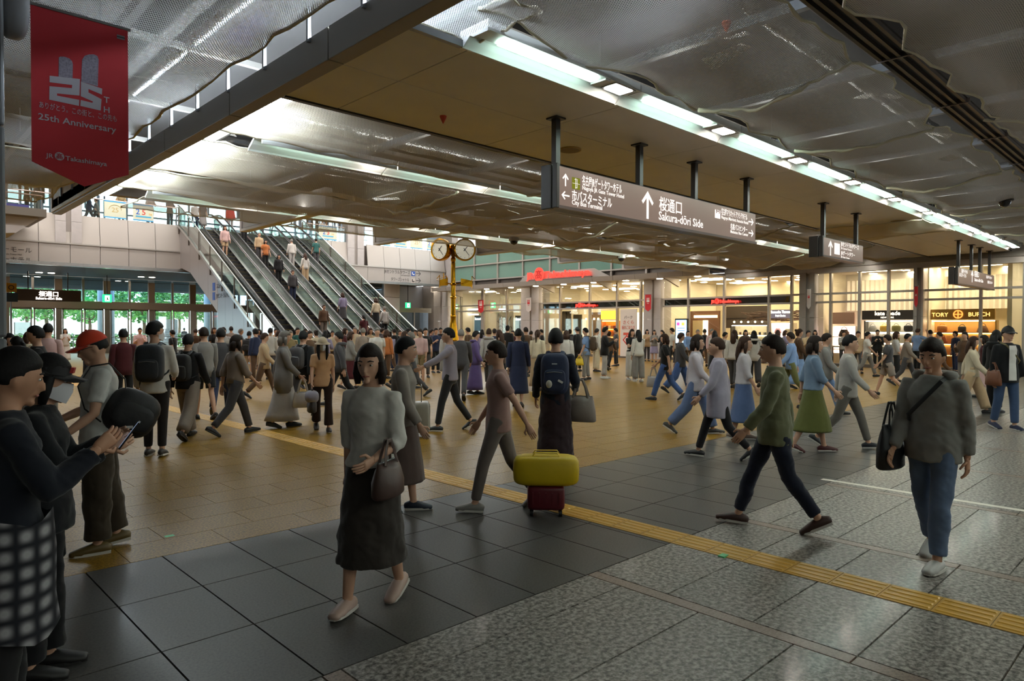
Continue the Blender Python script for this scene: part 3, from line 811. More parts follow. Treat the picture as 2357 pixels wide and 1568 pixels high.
build(MB().cyl(p.x, 47.6, 0, p.z + .2, .04, 8), 'post', M_STEEL, ws)

# ---------------------------------------------------------------- outside
struct(MB().box(-40, 52.2, -.35, 60, 130, -.02), 'ground', mat('#c9c8c4', .8), 'pale paving outside the entrance', 'ground')
M_CAN = mat('#e3ebf0', .5)
cn = struct(MB().box(-20, 55.5, 4.35, 40, 56.0, 5.9), 'roof', mat('#bcd0de', .5), 'blue grey canopy outside above the entrance', 'roof')
build(MB().box(-20, 52.3, 5.3, 40, 55.5, 5.5), 'canopy_soffit', M_CAN, cn)
build(MB().box(-20, 55.45, 5.0, 40, 55.5, 5.02), 'joint_line', M_ALUDK, cn)
for i, x in enumerate([6, 13.6, 21.2]):
    struct(MB().lathe([(.55, 0), (.55, 5.3)], (x, 57.5, 0), 20), 'column_outside', mat('#8fa0ad', .5), 'round grey outdoor column, %s from the left' % ORD[i], 'column', smooth=True)
wv = struct(MB().box(-10, 104, 0, 60, 104.4, 4.0), 'wall_outside', mat('#e6e6e2', .7), 'white site hoarding across the street outside the doors', 'wall')
for k in range(25): build(MB().box(-10 + 2 * k, 103.97, 0, -9.96 + 2 * k, 104, 4), 'panel_joint', mat('#b9bab8', .6), wv)
M_LEAF = [mat('#4f8a3c', .6), mat('#6ba350', .6), mat('#3f7a45', .6)]
def tree(x, y, h, r, label, seed):
    rg = random.Random(seed)
    t = thing('street_tree', label, 'tree', (x, y, 0), group='trees outside the entrance')
    build(MB().tube([(x, y, 0), (x + .1, y, h * .3), (x - .05, y + .1, h * .6)], [.2, .15, .08], 8), 'trunk', mat('#5d4a3a', .8), t)
    br = MB()
    for k in range(7):
        a = rg.uniform(0, 6.28); z = h * rg.uniform(.35, .6)
        br.tube([(x, y, z), (x + r * .6 * cos(a), y + r * .6 * sin(a), z + h * .2)], [.07, .02], 5)
    build(br, 'branches', mat('#5d4a3a', .8), t)
    lv = MB()
    for k in range(1500):
        a, b_ = rg.uniform(0, 6.28), rg.uniform(-1, 1); q = rg.uniform(.45, 1) ** .6
        c = Vector((x + r * q * cos(a) * sqrt(1 - b_ * b_), y + r * q * sin(a) * sqrt(1 - b_ * b_), h * .68 + h * .34 * q * b_))
        d1 = Vector((rg.uniform(-1, 1), rg.uniform(-1, 1), rg.uniform(-.6, .6))).normalized() * rg.uniform(.12, .26)
        d2 = d1.cross(Vector((rg.uniform(-1, 1), rg.uniform(-1, 1), rg.uniform(-1, 1)))).normalized() * rg.uniform(.08, .16)
        lv.cur = rg.randrange(3); lv.quad(c - d1, c + d2, c + d1, c - d2)
    build(lv, 'foliage', M_LEAF, t, kind='stuff')
for i, (px, d, h, r) in enumerate([(105, 60, 6.5, 2.7), (60, 75, 7, 2.6), (205, 72, 6.3, 2.6), (235, 84, 7, 3.0), (330, 66, 6.3, 2.5), (372, 76, 6.4, 2.5), (412, 88, 7.4, 3), (474, 68, 6.4, 2.4), (880, 95, 7, 3), (530, 84, 7.0, 3.0), (640, 92, 8, 3.3)]):
    p = gd(px, d); tree(p.x, p.y, h, r, 'leafy green street tree outside the entrance, %s from the left' % ORD[i], 40 + i)
for i, (px, d) in enumerate([(450, 96), (575, 74), (270, 110)]):        # taller crowns that reach the upper windows
    p = gd(px, d); tree(p.x, p.y, 13, 3.6, 'tall green tree outside behind the upper windows, %s of three' % ORD[i], 70 + i)
hd = MB(); rg = random.Random(9)
for k in range(2600):
    c = Vector((rg.uniform(0, 30), 64 + rg.uniform(-.6, .6), rg.uniform(.1, 1.15)))
    d1 = Vector((rg.uniform(-1, 1), rg.uniform(-1, 1), rg.uniform(-1, 1))).normalized() * .16
    d2 = d1.cross(Vector((rg.uniform(-1, 1), rg.uniform(-1, 1), rg.uniform(-1, 1)))).normalized() * .1
    hd.cur = rg.randrange(3); hd.quad(c - d1, c + d2, c + d1, c - d2)
tag(build(hd, 'hedge', M_LEAF), 'low clipped hedge outside the glass doors', 'hedge', kind='stuff')
rl = thing('street_railing', 'steel railing with glass infill outside the entrance doors', 'railing', (14, 60, 0))
for z in (.55, .85, 1.15): build(MB().tube([(2, 60, z), (28, 60, z)], .03, 6), 'rail', M_STEEL, rl)
for k in range(14): build(MB().cyl(2 + 2 * k, 60, 0, 1.18, .035, 6), 'post', M_STEEL, rl)
nb = thing('notice_board', 'white notice board on a frame outside the leftmost door', 'sign', (gd(52, 55).x, gd(52, 55).y, 0))
p = gd(52, 55)
build(MB().box(p.x - .5, p.y, .9, p.x + .5, p.y + .06, 2.1), 'sheet', mat('#cfd2d4', .6), nb); build(MB().box(p.x - .55, p.y + .02, .0, p.x - .48, p.y + .08, 2.1), 'leg', M_DKMET, nb); build(MB().box(p.x + .48, p.y + .02, .0, p.x + .55, p.y + .08, 2.1), 'leg', M_DKMET, nb)
pn = thing('information_stand', 'grey information panel standing outside the fourth bay', 'sign', (gd(383, 58).x, gd(383, 58).y, 0))
p = gd(383, 58); build(MB().box(p.x - .9, p.y, .2, p.x + .9, p.y + .1, 2.4), 'board', mat('#8f9498', .5), pn); build(MB().box(p.x - .7, p.y + .02, 0, p.x - .6, p.y + .08, .2), 'foot', M_DKMET, pn); build(MB().box(p.x + .6, p.y + .02, 0, p.x + .7, p.y + .08, .2), 'foot', M_DKMET, pn)
# near column at the left edge and the stepped gallery landing behind it
cl = thing('column', 'smooth blue grey column cut by the left edge of the picture', 'column', (.35, 6.9, 0), kind='structure')
for z in (0, 1.6, 3.2):
    build(MB().box(-.1, 6.4, z + .004, .85, 7.35, min(z + 1.6, HC + .3) - .004), 'cladding_panel', mat('#75797f', .45), cl, bevel=.02)
sb = thing('loudspeaker', 'rounded grey loudspeaker high on the column beside the red banner', 'speaker', (.9, 6.4, 4.0))
build(MB().sbox((.93, 6.55, 4.22), (.1, .12, .3), 16, 10, .6), 'body', mat('#8b8d93', .5), sb, smooth=True)
build(MB().box(.8, 6.5, 4.1, .9, 6.6, 4.2), 'bracket', M_DKMET, sb)
x0, x1 = Xy(18, 37, 480), Xy(102, 37, 480)
ld = thing('gallery_landing', 'grey landing with a handrail and sloping underside at the far left', 'landing', (x0, 37, 4.9), kind='structure')
zt = onY(60, 481, 37).z; zb = onY(30, 545, 37).z
build(MB().box(x0 - 6, 36.5, zt - .35, x1, 40.9, zt), 'slab', mat('#777168', .5), ld)
build(MB().prism([(x0 - 6, zb - .5), (x0 + .3, zb + .2), (Xy(92, 37, 500), zt - .35), (x0 - 6, zt - .35)], 'y', 37.2, 40.9), 'underside', mat('#c7c3c2', .5), ld)
build(MB().tube([(x0 - 6, 36.7, zt + .65), (x1 - .1, 36.7, zt + .6)], .03, 6), 'handrail', mat('#b09a90', .4), ld)
for k in range(6): build(MB().cyl(x1 - .15 - 1.3 * k, 36.7, zt, zt + .62, .025, 6), 'post', M_STEEL, ld)
build(MB().box(x0 - 6, 36.75, zt, x1 - .6, 36.8, zt + .14), 'kick_plate', mat('#4b4a8f', .5), ld)
# ================================================================ SHOP FRONT ALONG THE RIGHT WALL (plane X = 32.5)
XS = 32.5
M_CREAM = mat('#e9e1c9', .7)
M_CREAM2 = mat('#ddd1b2', .7)
M_SHOPW = mat('#e9e4d8', .6)
M_MULL = mat('#aba39b', .4, .4)
M_DARKS = mat('#241f1e', .25, .0, .6)
M_RED = emit('#ff3b30', 1.5 * LAMP)
M_REDB = mat('#c8232c', .6)
M_SGLASS = glass('#f4f2ea', .05)
M_GREEN = mat('#6f9184', .12, 0, .6)
def yx(px): return Yx(px, XS)
wr = thing('wall_right', 'long glazed shop front with stone columns along the right side of the hall', 'wall', (XS, 18, 0), kind='structure')
# stone columns of stacked panels
def stone_col(px0, px1, top, label, depth=.8, m=None):
    y1, y0 = yx(px0), yx(px1)
    c = thing('column', label, 'column', (XS, (y0 + y1) / 2, 0), kind='structure')
    ym = y0 + (y1 - y0) * .45
    z = 0
    while z < top - .05:
        z1 = min(z + 1.12, top)
        for (a, b_) in ((y0, ym - .08), (ym + .08, y1)):
            build(MB().box(XS - .25, a, z + .006, XS + depth, b_, z1 - .006), 'stone_panel', m or M_STONE, c)
        z = z1
    build(MB().box(XS - .16, ym - .08, 0, XS + depth, ym + .08, top), 'groove', M_STONE2, c)
    return c
stone_col(1004, 1036, 4.5, 'stone corner column beside the doorway and the gold clock')
stone_col(1205, 1246, 4.5, 'stone column with a white pennant left of the shop entrance')
stone_col(1487, 1526, 4.5, 'stone column with a red pennant between the two shop entrances')
stone_col(1844, 1879, 4.35, 'stone column with a white pennant beside the large glass wall', m=M_STONE2)
stone_col(2107, 2128, 4.3, 'slim metal column with a red pennant between two bag shops', .4, M_MULL)
# base and transoms
build(MB().box(XS - .06, -8, 0, XS + .2, 40.4, .14), 'base_strip', M_ALUDK, wr)
for (z, h) in ((2.9, .09), (3.29, .09)):
    for (a, b_) in ((1040, 1204), (1247, 1486), (1527, 1843), (1880, 2106), (2129, 2600)):
        build(MB().box(XS - .08, yx(b_), z, XS + .08, yx(a), z + h), 'transom', M_MULL, wr)
build(MB().box(XS - .2, -8, 4.28, XS + .3, 17.8, 4.52), 'head_beam', M_MULL, wr)
build(MB().box(XS - .3, -9, 4.52, XS + .6, 17.8, 5.97), 'upper_fascia', M_BEAM, wr)
# mullions and panes between them
spans = [(1040, 1062, 1110), (1114, 1167, 1204), (1247, 1290, 1358, 1421, 1475, 1486), (1527, 1585, 1667, 1770, 1822, 1843), (1880, 1912, 1978, 2045, 2106), (2129, 2257, 2357, 2480, 2700)]
for sp in spans:
    for a, b_ in zip(sp[:-1], sp[1:]):
        y1, y0 = yx(a), yx(b_)
        build(MB().box(XS - .09, y0 - .05, 0, XS + .09, y0 + .05, 4.4), 'mullion', M_MULL, wr)
        for (z0, z1) in ((.14, 2.9), (2.99, 3.29), (3.38, 4.4)):
            build(MB().box(XS, y0 + .05, z0, XS + .012, y1 - .05, z1), 'pane', M_SGLASS, wr)
build(MB().box(XS - .1, yx(1112) - .12, 0, XS + .1, yx(1112) + .12, 4.4), 'post', M_MULL, wr)
# canopy over the shop entrances
cp = thing('canopy', 'long grey canopy with downlights above the shop entrances', 'canopy', (31.6, 30, 4.42))
yc0, yc1 = 17.9, 40.6
build(MB().box(30.9, yc0, 4.42, XS + .1, yc1, 4.47), 'soffit', mat('#9c948c', .4, .2), cp)
yy = yc0
while yy < yc1 - .1:
    y2 = min(yy + 1.5, yc1)
    build(MB().hexa([(30.86, yy + .01, 4.40), (30.95, yy + .01, 4.40), (30.95, y2 - .01, 4.40), (30.86, y2 - .01, 4.40), (30.8, yy + .01, 4.68), (30.95, yy + .01, 4.68), (30.95, y2 - .01, 4.68), (30.8, y2 - .01, 4.68)]), 'fascia_panel', M_MULL, cp)
    yy = y2
build(MB().box(30.95, yc0, 4.6, XS + .1, yc1, 4.66), 'top_sheet', M_ALUDK, cp)
for i, px in enumerate([1120, 1176, 1233, 1297, 1366, 1440, 1518, 1605]):
    q = onX(px, 757, 31.6)
    build(MB().lathe([(.17, 0), (.17, .02)], (31.6, q.y, 4.4), 16), 'downlight', emit('#fff0d8', 30 * LAMP), label='round downlight under the shop canopy, %s from the gold clock' % ORD[i], cat='light', group='downlights under the shop canopy')
for k in range(5):        # raked brackets below the canopy
    y0 = yc1 - 1.5 - 4.6 * k
    build(MB().prism([(31.0, 4.42), (XS, 4.42), (XS, 3.98)], 'y', y0 - .06, y0 + .06), 'bracket', M_MULL, cp)
# green glass wall above the canopy
gw = thing('wall_upper_right', 'green glass panel wall above the shop canopy', 'wall', (XS, 28, 4.66), kind='structure')
gy = [17.8 + 2.48 * k for k in range(10)]
for i in range(len(gy) - 1):
    for (z0, z1) in ((5.2, 6.2), (6.28, 7.4)):
        build(MB().box(XS, gy[i] + .05, z0, XS + .05, gy[i + 1] - .05, z1), 'glass_panel', M_GREEN, gw)
for y in gy: build(MB().box(XS - .1, y - .06, 4.66, XS + .06, y + .06, 7.5), 'mullion', M_MULL, gw)
for z in (5.12, 6.2, 7.42): build(MB().box(XS - .14, 17.8, z, XS + .06, 40.2, z + .09), 'rail', M_MULL, gw)
build(MB().box(XS + .1, 17.8, 4.66, XS + .3, 41, 7.4), 'back_sheet', M_ALUDK, gw)
build(MB().box(XS + 6, 17.8, 7.4, XS + 6.2, 41, 11.6), 'upper_room_wall', M_CREAM2, gw)
build(MB().box(XS, 40.3, 4.5, XS + .6, 42.9, 11.6), 'corner_stone', M_STONE, gw)
build(MB().box(XS + 5.8, 33, 7.6, XS + 5.9, 36.5, 9.2), 'lit_panel', emit('#ff9a5a', 2.0 * LAMP), gw)
build(MB().box(XS + 5.8, 37.2, 7.6, XS + 5.9, 38.2, 9.2), 'lit_panel', emit('#ffd8a8', 2.2 * LAMP), gw)

# shop name in red letters, on the canopy
def shop_sign(px0, px1, X, z, h, label, back=None):
    y1, y0 = Yx(px0, X), Yx(px1, X); W = y1 - y0
    t = thing('shop_sign', label, 'sign', (X, (y0 + y1) / 2, z))
    letters('JR', h * .95, (X, y1, z + h * .12), '-X', M_RED, t, fit=W * .115, bold=.02 * h, depth=.03)
    cy_ = y1 - W * .115 - W * .085
    r = W * .075
    ds = MB().cyl(0, 0, -.03, .03, r, 28)
    ds.v = [(X + p[2], cy_ - p[0], z + h * .5 + p[1] * 1.15) for p in ds.v]
    build(ds, 'emblem_disc', M_RED, t)
    letters('髙', r * 1.5, (X - .045, cy_, z + h * .5 - r * .55), '-X', mat('#8a1512', .5), t, align='CENTER', bold=.004)
    letters('Takashimaya', h * .95, (X, cy_ - W * .082, z + h * .12), '-X', M_RED, t, fit=W * .70, bold=.02 * h, depth=.03)
    if back:
        build(MB().prism([(y0 - 1.3, 4.68), (y1 + .9, 4.68), (y1 + .1, z + h * .75), (y0 - .1, z + h * .75)], 'x', X + .12, X + .2), 'back_plate', M_MULL, t)
        build(MB().box(X, y0, z - .06, X + .15, y1, z + .02), 'letter_rail', M_ALUDK, t)
    return t
shop_sign(1213, 1360, 31.1, 4.76, .62, 'large red lit shop name letters with a round emblem on the canopy', True)
shop_sign(1325, 1371, XS - .12, 3.03, .24, 'small red lit shop name in the dark band over the left entrance')
shop_sign(1637, 1701, XS - .12, 3.02, .24, 'small red lit shop name in the dark band over the right entrance')
for (a, b_) in ((1249, 1475), (1528, 1822)):
    build(MB().box(XS + .05, yx(b_), 2.99, XS + .12, yx(a), 3.29), 'dark_sign_band', M_DARKS, wr)

# pennants on the columns
def pennant(px0, px1, pyt, pyb, X, m, label, red=True):
    a, b_ = onX(px0, pyt, X), onX(px1, pyb, X)
    y1, y0, z1, z0 = a.y, b_.y, a.z, b_.z
    t = thing('pennant', label, 'banner', (X, (y0 + y1) / 2, z0))
    build(MB().prism([(y0, z0 + .14), ((y0 + y1) / 2, z0), (y1, z0 + .14), (y1, z1), (y0, z1)], 'x', X, X + .02), 'cloth', m, t)
    ink = mat('#e7dedc', .6) if red else M_REDB
    w_ = y1 - y0; ym = (y0 + y1) / 2; zz = z0 + (z1 - z0) * .55
    q = MB().box(X - .008, ym - w_ * .25, zz, X, ym + w_ * .25, zz + w_ * .28)
    for s in (-1, 1): q.box(X - .008, ym + s * w_ * .14 - w_ * .07, zz + w_ * .3, X, ym + s * w_ * .14 + w_ * .07, zz + w_ * .62)
    build(q, 'print', ink, t)
    letters('25th', w_ * .2, (X - .009, ym, zz - w_ * .25), '-X', ink, t, align='CENTER')
    build(MB().tube([(X + .01, y0 - .03, z1), (X + .01, y1 + .03, z1)], .018, 6), 'rod', M_STEEL, t)
    build(MB().box(X + .01, y1, z1 - .02, XS - .26, y1 + .03, z1 + .02), 'arm', M_STEEL, t)
M_WHB = mat('#c9c2bf', .6)
pennant(1100.5, 1112.5, 691, 721, 32.0, M_REDB, 'small red pennant on the window post nearest the gold clock')
pennant(1211, 1222, 685, 719, 31.9, M_WHB, 'small white pennant on the stone column left of the shop entrance', False)
pennant(1485, 1498, 678, 717, 31.9, M_REDB, 'small red pennant on the stone column between the shop entrances')
pennant(1857, 1866, 665, 712, 31.9, M_WHB, 'small white pennant on the stone column beside the large glass wall', False)
pennant(2105, 2112, 659, 708, 31.9, M_REDB, 'small red pennant on the slim metal column between the bag shops')

# ---------------------------------------------------------------- inside the shops
si = thing('ceiling_shops', 'bright shop ceilings full of small downlights behind the glass', 'ceiling', (38, 17, 4.45), kind='structure')
build(MB().box(XS + .2, -8, 4.45, 46, 43, 4.6), 'slab', M_SHOPW, si)
E_WARM = emit('#ffedcc', 12 * LAMP); E_DL = emit('#fff4dc', 26 * LAMP)
dlm = MB().box(-.14, -.14, -.02, .14, .14, 0).mesh('downlight', E_DL)
rg = random.Random(4)
for ix in range(8):
    for iy in range(22):
        link('downlight', dlm, si, (XS + 1.0 + 1.45 * ix + rg.uniform(-.3, .3) - 38, 1.5 + 1.8 * iy + rg.uniform(-.3, .3) - 17, -.002))
for y in (3, 7.4, 11.2, 15.6, 19.5, 24.5, 28.6, 33.6, 38):  # unseen glowing panels added to light the shop interiors
    for x in (34.2, 38.0): build(MB().box(x - .5, y - .9, 4.41, x + .5, y + .9, 4.44), 'light_panel', E_WARM, si)
struct(MB().box(XS + .25, -8, .0, 46, 43, .02), 'floor_shops', mat('#a58f6a', .3), 'warm stone floor inside the shops', 'floor')
sw = thing('wall_shops', 'cream inner walls of the shops behind the glass', 'wall', (38, 17, 0), kind='structure')
for y in (42.0, 31.85, 22.2, 13.55, 8.95, 6.0, -4):
    build(MB().box(33.4, y - .08, .02, 46, y + .08, 4.45), 'partition', M_CREAM, sw)
for (x, y0, y1, m) in ((37.2, 32, 42, M_CREAM), (41.5, 22.3, 31.8, M_CREAM), (39.0, 13.6, 22.1, M_CREAM2), (36.6, 9, 13.5, M_SHOPW), (36.4, 6.1, 8.9, M_CREAM2), (36.5, -8, 5.9, mat('#5a564d', .6))):
    build(MB().box(x, y0, .02, x + .15, y1, 4.45), 'back_wall', m, sw)
build(MB().box(46, -8, 0, 46.1, 43, 4.45), 'end_wall', M_CREAM, sw)
# pleated white curtain wall
cw = MB()
y = 6.3
pts = []
while y < 13.2:
    pts.append((y, .05 if len(pts) % 2 else -.05)); y += .11
for i in range(len(pts) - 1):
    a, b_ = pts[i], pts[i + 1]
    cw.quad((35.9 + a[1], a[0], 2.62), (35.9 + b_[1], b_[0], 2.62), (35.9 + b_[1], b_[0], 4.1), (35.9 + a[1], a[0], 4.1))
tag(build(cw, 'pleated_curtain', mat('#efe9dc', .7)), 'white pleated curtain wall above the bag shops behind the glass', 'curtain')

# handbags
def handbag_mesh(kind):
    mb = MB()
    if kind == 0: mb.sbox((0, 0, .13), (.17, .07, .13), 14, 8, .5)
    elif kind == 1: mb.loft([(0, .16, .08, 0, 0), (.02, .19, .09, 0, 0), (.15, .15, .06, 0, 0), (.24, .1, .03, 0, 0)], 14)
    else: mb.sbox((0, 0, .11), (.13, .06, .11), 14, 8, .3)
    return mb
def handle_pts(kind):
    h = .24 if kind != 2 else .2
    return [(.09 * cos(a * pi / 8), 0, h - .02 + .11 * sin(a * pi / 8)) for a in range(9)]
BAGM = {}
def bag(x, y, z, kind, h, label, s=1.0, group=None):
    t = thing('handbag', label, 'bag', (x, y, z), pi / 2 + .1, group)
    t.scale = (s, s, s)
    build(handbag_mesh(kind), 'body', mat(h, .45), t, smooth=True, local=True)
    build(MB().tube(handle_pts(kind), .011, 6), 'handle', mat(h, .45), t, smooth=True, local=True)
    build(MB().box(-.13, -.072, .15, .13, -.06, .17) if kind != 1 else MB().box(-.1, -.075, .13, .1, -.05, .15), 'clasp_band', mat('#b59a5a', .3, .8), t, local=True)
BC = {'black': '#1b191b', 'tan': '#a8703c', 'cream': '#d9cfb8', 'pink': '#d79aa6', 'red': '#a3312b', 'olive': '#74703a', 'brown': '#5a3a26', 'grey': '#8a8884', 'yellow': '#cfa63c', 'white': '#e4e1da', 'navy': '#27304e', 'orange': '#c66a2e'}
def shelf_unit(x, y0, y1, zs, m, label, back, lit, depth=.42, frame=None):
    t = thing('display_shelf', label, 'shelf', (x, (y0 + y1) / 2, 0))
    build(MB().box(x + depth, y0, .02, x + depth + .04, y1, zs[-1] + .5), 'back_panel', back, t)
    for y in (y0, y1): build(MB().box(x, y - .025, .02, x + depth, y + .025, zs[-1] + .5), 'side_panel', frame or m, t)
    for z in zs:
        build(MB().box(x, y0 + .025, z - .03, x + depth, y1 - .025, z), 'shelf_board', m, t)
        if lit: build(MB().box(x + depth - .05, y0 + .05, z - .05, x + depth - .01, y1 - .05, z - .032), 'light_strip', lit, t)
    build(MB().box(x - .04, y0 - .02, .02, x + depth, y1 + .02, .55), 'plinth_cabinet', m, t)
    if lit: build(MB().box(x + .05, y0 + .05, zs[-1] + .46, x + .12, y1 - .05, zs[-1] + .5), 'light_strip', lit, t)
    return t
E_SH = emit('#ffe4b0', 9 * LAMP); E_SHW = emit('#fff6ea', 9 * LAMP); E_PK = emit('#ffd9d2', 3.2 * LAMP)
M_WOOD = mat('#b4742e', .4, noise=.1, scale=3); M_GLD = mat('#c39a45', .3, .6); M_WSH = mat('#efe9de', .4)
# gold shop (bay E)
g0, g1 = Yx(2292, 33.9), Yx(2136, 33.9)
tb = shelf_unit(33.9, g0, g1, (.62, 1.1, 1.58), M_WOOD, 'warm wooden bag shelves under the gold sign band', mat('#e2b36a', .5), E_SH, frame=M_GLD)
gs = thing('shop_sign', 'gold shop name band with a round emblem at the right', 'sign', (33.7, (g0 + g1) / 2, 2.1))
build(MB().box(33.7, g0, 2.12, 33.85, g1, 2.56), 'band', mat('#b08a35', .35, .4), gs)
ym = (g0 + g1) / 2
letters('TORY', .24, (33.69, ym + .42 + .62, 2.25), '-X', emit('#ffcf7a', 1.6 * LAMP), gs, fit=.62, bold=.006)
letters('BURCH', .24, (33.69, ym - .3, 2.25), '-X', emit('#ffcf7a', 1.6 * LAMP), gs, fit=.75, bold=.006)
em = MB().tube([(33.68, ym + .06 + .16 * cos(a * pi / 10), 2.34 + .16 * sin(a * pi / 10)) for a in range(20)], .025, 6, closed=True)
em.box(33.67, ym + .04, 2.2, 33.7, ym + .08, 2.48); em.box(33.67, ym - .08, 2.32, 33.7, ym + .2, 2.36)
build(em, 'emblem', emit('#ff9a4a', 1.6 * LAMP), gs)
names = [('tan', 0), ('black', 2), ('brown', 1), ('orange', 1), ('cream', 0), ('red', 2), ('tan', 2), ('navy', 0), ('white', 1)]
i = 0
for z in (1.58, 1.1, .62):
    for f in (.2, .5, .8):
        c, k = names[i]; i += 1
        bag(34.1, g1 - (g1 - g0) * f, z, k, BC[c], '%s handbag on the %s gold shop shelf, %s place' % (c, {1.58: 'top', 1.1: 'middle', .62: 'lowest'}[z], {.2: 'left', .5: 'centre', .8: 'right'}[f]), 1.15, 'handbags in the gold shop')
# black band shop (bay D)
k0, k1 = max(9.05, Yx(2104, 34)), Yx(1990, 34)
shelf_unit(34.0, k0, k1, (.62, 1.1, 1.6), M_WSH, 'white lit bag shelves under the black sign band', mat('#f3efe6', .5), E_SHW, frame=M_DARKS)
ks = thing('shop_sign', 'black shop name band with white lettering', 'sign', (33.8, (k0 + k1) / 2, 2.1))
build(MB().box(33.8, k0 - .05, 2.14, 33.95, k1 + .05, 2.56), 'band', M_DARKS, ks)
ym = (k0 + k1) / 2
letters('kate spade', .26, (33.79, ym, 2.34), '-X', emit('#fff7e8', 3 * LAMP), ks, align='CENTER', fit=1.05, bold=.008)
letters('NEW YORK', .11, (33.79, ym, 2.2), '-X', emit('#fff7e8', 2.4 * LAMP), ks, align='CENTER', fit=.55)
names = [('grey', 1), ('yellow', 0), ('olive', 0), ('black', 0), ('pink', 2), ('cream', 1), ('olive', 2), ('yellow', 2), ('black', 1), ('white', 0), ('red', 0), ('grey', 0)]
i = 0
for z in (1.6, 1.1, .62):
    for j, f in enumerate((.14, .38, .62, .86)):
        c, k = names[i]; i += 1
        bag(34.2, k1 - (k1 - k0) * f, z, k, BC[c], '%s handbag on the %s white shelf under the black sign, %s from the left' % (c, {1.6: 'top', 1.1: 'middle', .62: 'lowest'}[z], ORD[j]), 1.1, 'handbags in the white shop')
# pink white display (left part of bay D)
d0, d1 = Yx(1972, 34.3), Yx(1914, 34.3)
dp = shelf_unit(34.2, d0, d1, (.75, 1.35), M_WSH, 'glowing pink white display shelves left of the black sign band', E_PK, None)
build(MB().box(34.0, d0, 1.95, 34.1, d1, 2.5), 'pink_panel', mat('#c9a49a', .5), dp)
bag(34.4, d1 - .55, 1.35, 1, BC['black'], 'large black handbag on the glowing pink white display', 1.4)
bag(34.35, d0 + .5, 1.35, 2, BC['brown'], 'small brown handbag on the glowing pink white display', 1.1)
bag(34.35, d1 - 1.0, .75, 0, BC['pink'], 'pale pink handbag low on the glowing pink white display', 1.2)
dt = thing('display_table', 'white display table with dark posts behind the glass', 'table', (33.3, d0 + .3, 0))
build(MB().box(33.0, d0, .86, 33.5, d1 - .3, .92), 'table_top', M_WSH, dt)
for (x, y) in ((33.05, d0 + .05), (33.45, d0 + .05), (33.05, d1 - .4), (33.45, d1 - .4)): build(MB().box(x - .02, y - .02, .02, x + .02, y + .02, .86), 'leg', M_DARKS, dt)
# bay C: pale sign box, shelves, digital screen
s0, s1 = Yx(1824, 33.9), Yx(1773, 33.9)
ss = thing('shop_sign', 'pale violet shop name box in the right entrance bay', 'sign', (33.8, (s0 + s1) / 2, 2.1))
build(MB().box(33.8, s0, 2.25, 33.95, s1, 2.68), 'box', emit('#77707e', .8 * LAMP), ss)
letters('Samantha Thavasa', .2, (33.79, (s0 + s1) / 2, 2.5), '-X', emit('#ffffff', 4 * LAMP), ss, align='CENTER', fit=(s1 - s0) * .86, bold=.006)
letters('Petit Choice', .14, (33.79, (s0 + s1) / 2, 2.33), '-X', emit('#ffffff', 4 * LAMP), ss, align='CENTER', fit=(s1 - s0) * .45, bold=.004)
shelf_unit(33.95, s0, s1, (.62, 1.05, 1.5), M_WSH, 'pink lit bag shelves under the pale violet sign box', E_PK, E_SHW)
i = 0
for z in (1.5, 1.05, .62):
    for j, f in enumerate((.25, .7)):
        c = ['pink', 'cream', 'white', 'pink', 'red', 'grey'][i]; i += 1
        bag(34.15, s1 - (s1 - s0) * f, z, i % 3, BC[c], '%s handbag on the %s pink lit shelf, %s side' % (c, {1.5: 'top', 1.05: 'middle', .62: 'lowest'}[z], ['left', 'right'][j]), 1.0, 'handbags on the pink lit shelves')
q0, q1 = Yx(1766, 34.2), Yx(1682, 34.2)
shelf_unit(34.2, q0, q1, (.62, 1.0, 1.4), mat('#cfc8b6', .4), 'long glass display shelves of small goods left of the violet sign box', mat('#d8cfae', .5), E_SHW, frame=M_DARKS)
rg = random.Random(8); n = 0
for z in (1.4, 1.0, .62):
    for j in range(7):
        c = rg.choice(list(BC)); y = q1 - .2 - (q1 - q0 - .4) * j / 6
        m_ = build(MB().sbox((34.35, y, z + .07), (.06, rg.uniform(.05, .09), .07), 10, 6, .5), 'purse', mat(BC[c], .4), smooth=True,
                   label='small %s purse on the %s glass display shelf, %s from the left' % (c, {1.4: 'top', 1.0: 'middle', .62: 'lowest'}[z], ORD[j]), cat='purse', group='purses on the glass display shelves')
scn = thing('display_screen', 'glowing blue white information screen at the right entrance', 'screen', (XS - .5, yx(1568), 0))
a, b_ = onX(1556, 737, XS - .5), onX(1580, 775, XS - .5)
build(MB().box(XS - .5, b_.y - .06, .0, XS - .38, a.y + .06, a.z + .08), 'case', M_DARKS, scn)
build(MB().box(XS - .51, b_.y, b_.z - .35, XS - .5, a.y, a.z), 'screen', emit('#9fd4ff', 2.4 * LAMP), scn)
for k, c in enumerate(['#d24a86', '#d8c24a']):
    build(MB().box(XS - .516, b_.y + .12 + .3 * (1 - k), a.z - .3, XS - .511, b_.y + .3 + .3 * (1 - k), a.z - .12), 'picture', emit(c, 1.5 * LAMP), scn)
for k in range(4): build(MB().box(XS - .516, b_.y + .1, a.z - .45 - .14 * k, XS - .511, a.y - .1, a.z - .41 - .14 * k), 'text_line', emit('#4f78b8', 1.2 * LAMP), scn)
db = thing('wall_panel', 'dark brown cosmetics wall with a lit doorway at the right entrance', 'wall', (36, Yx(1620, 36), 0), kind='structure')
y1_, y0_ = Yx(1588, 36), Yx(1655, 36)
build(MB().box(36, y0_, .05, 36.15, y1_, 2.75), 'brown_panel', mat('#6b4a36', .5), db)
build(MB().box(35.95, y0_ + .7, .9, 36, y0_ + 1.25, 2.2), 'lit_opening', emit('#fff0d8', 2.2 * LAMP), db)
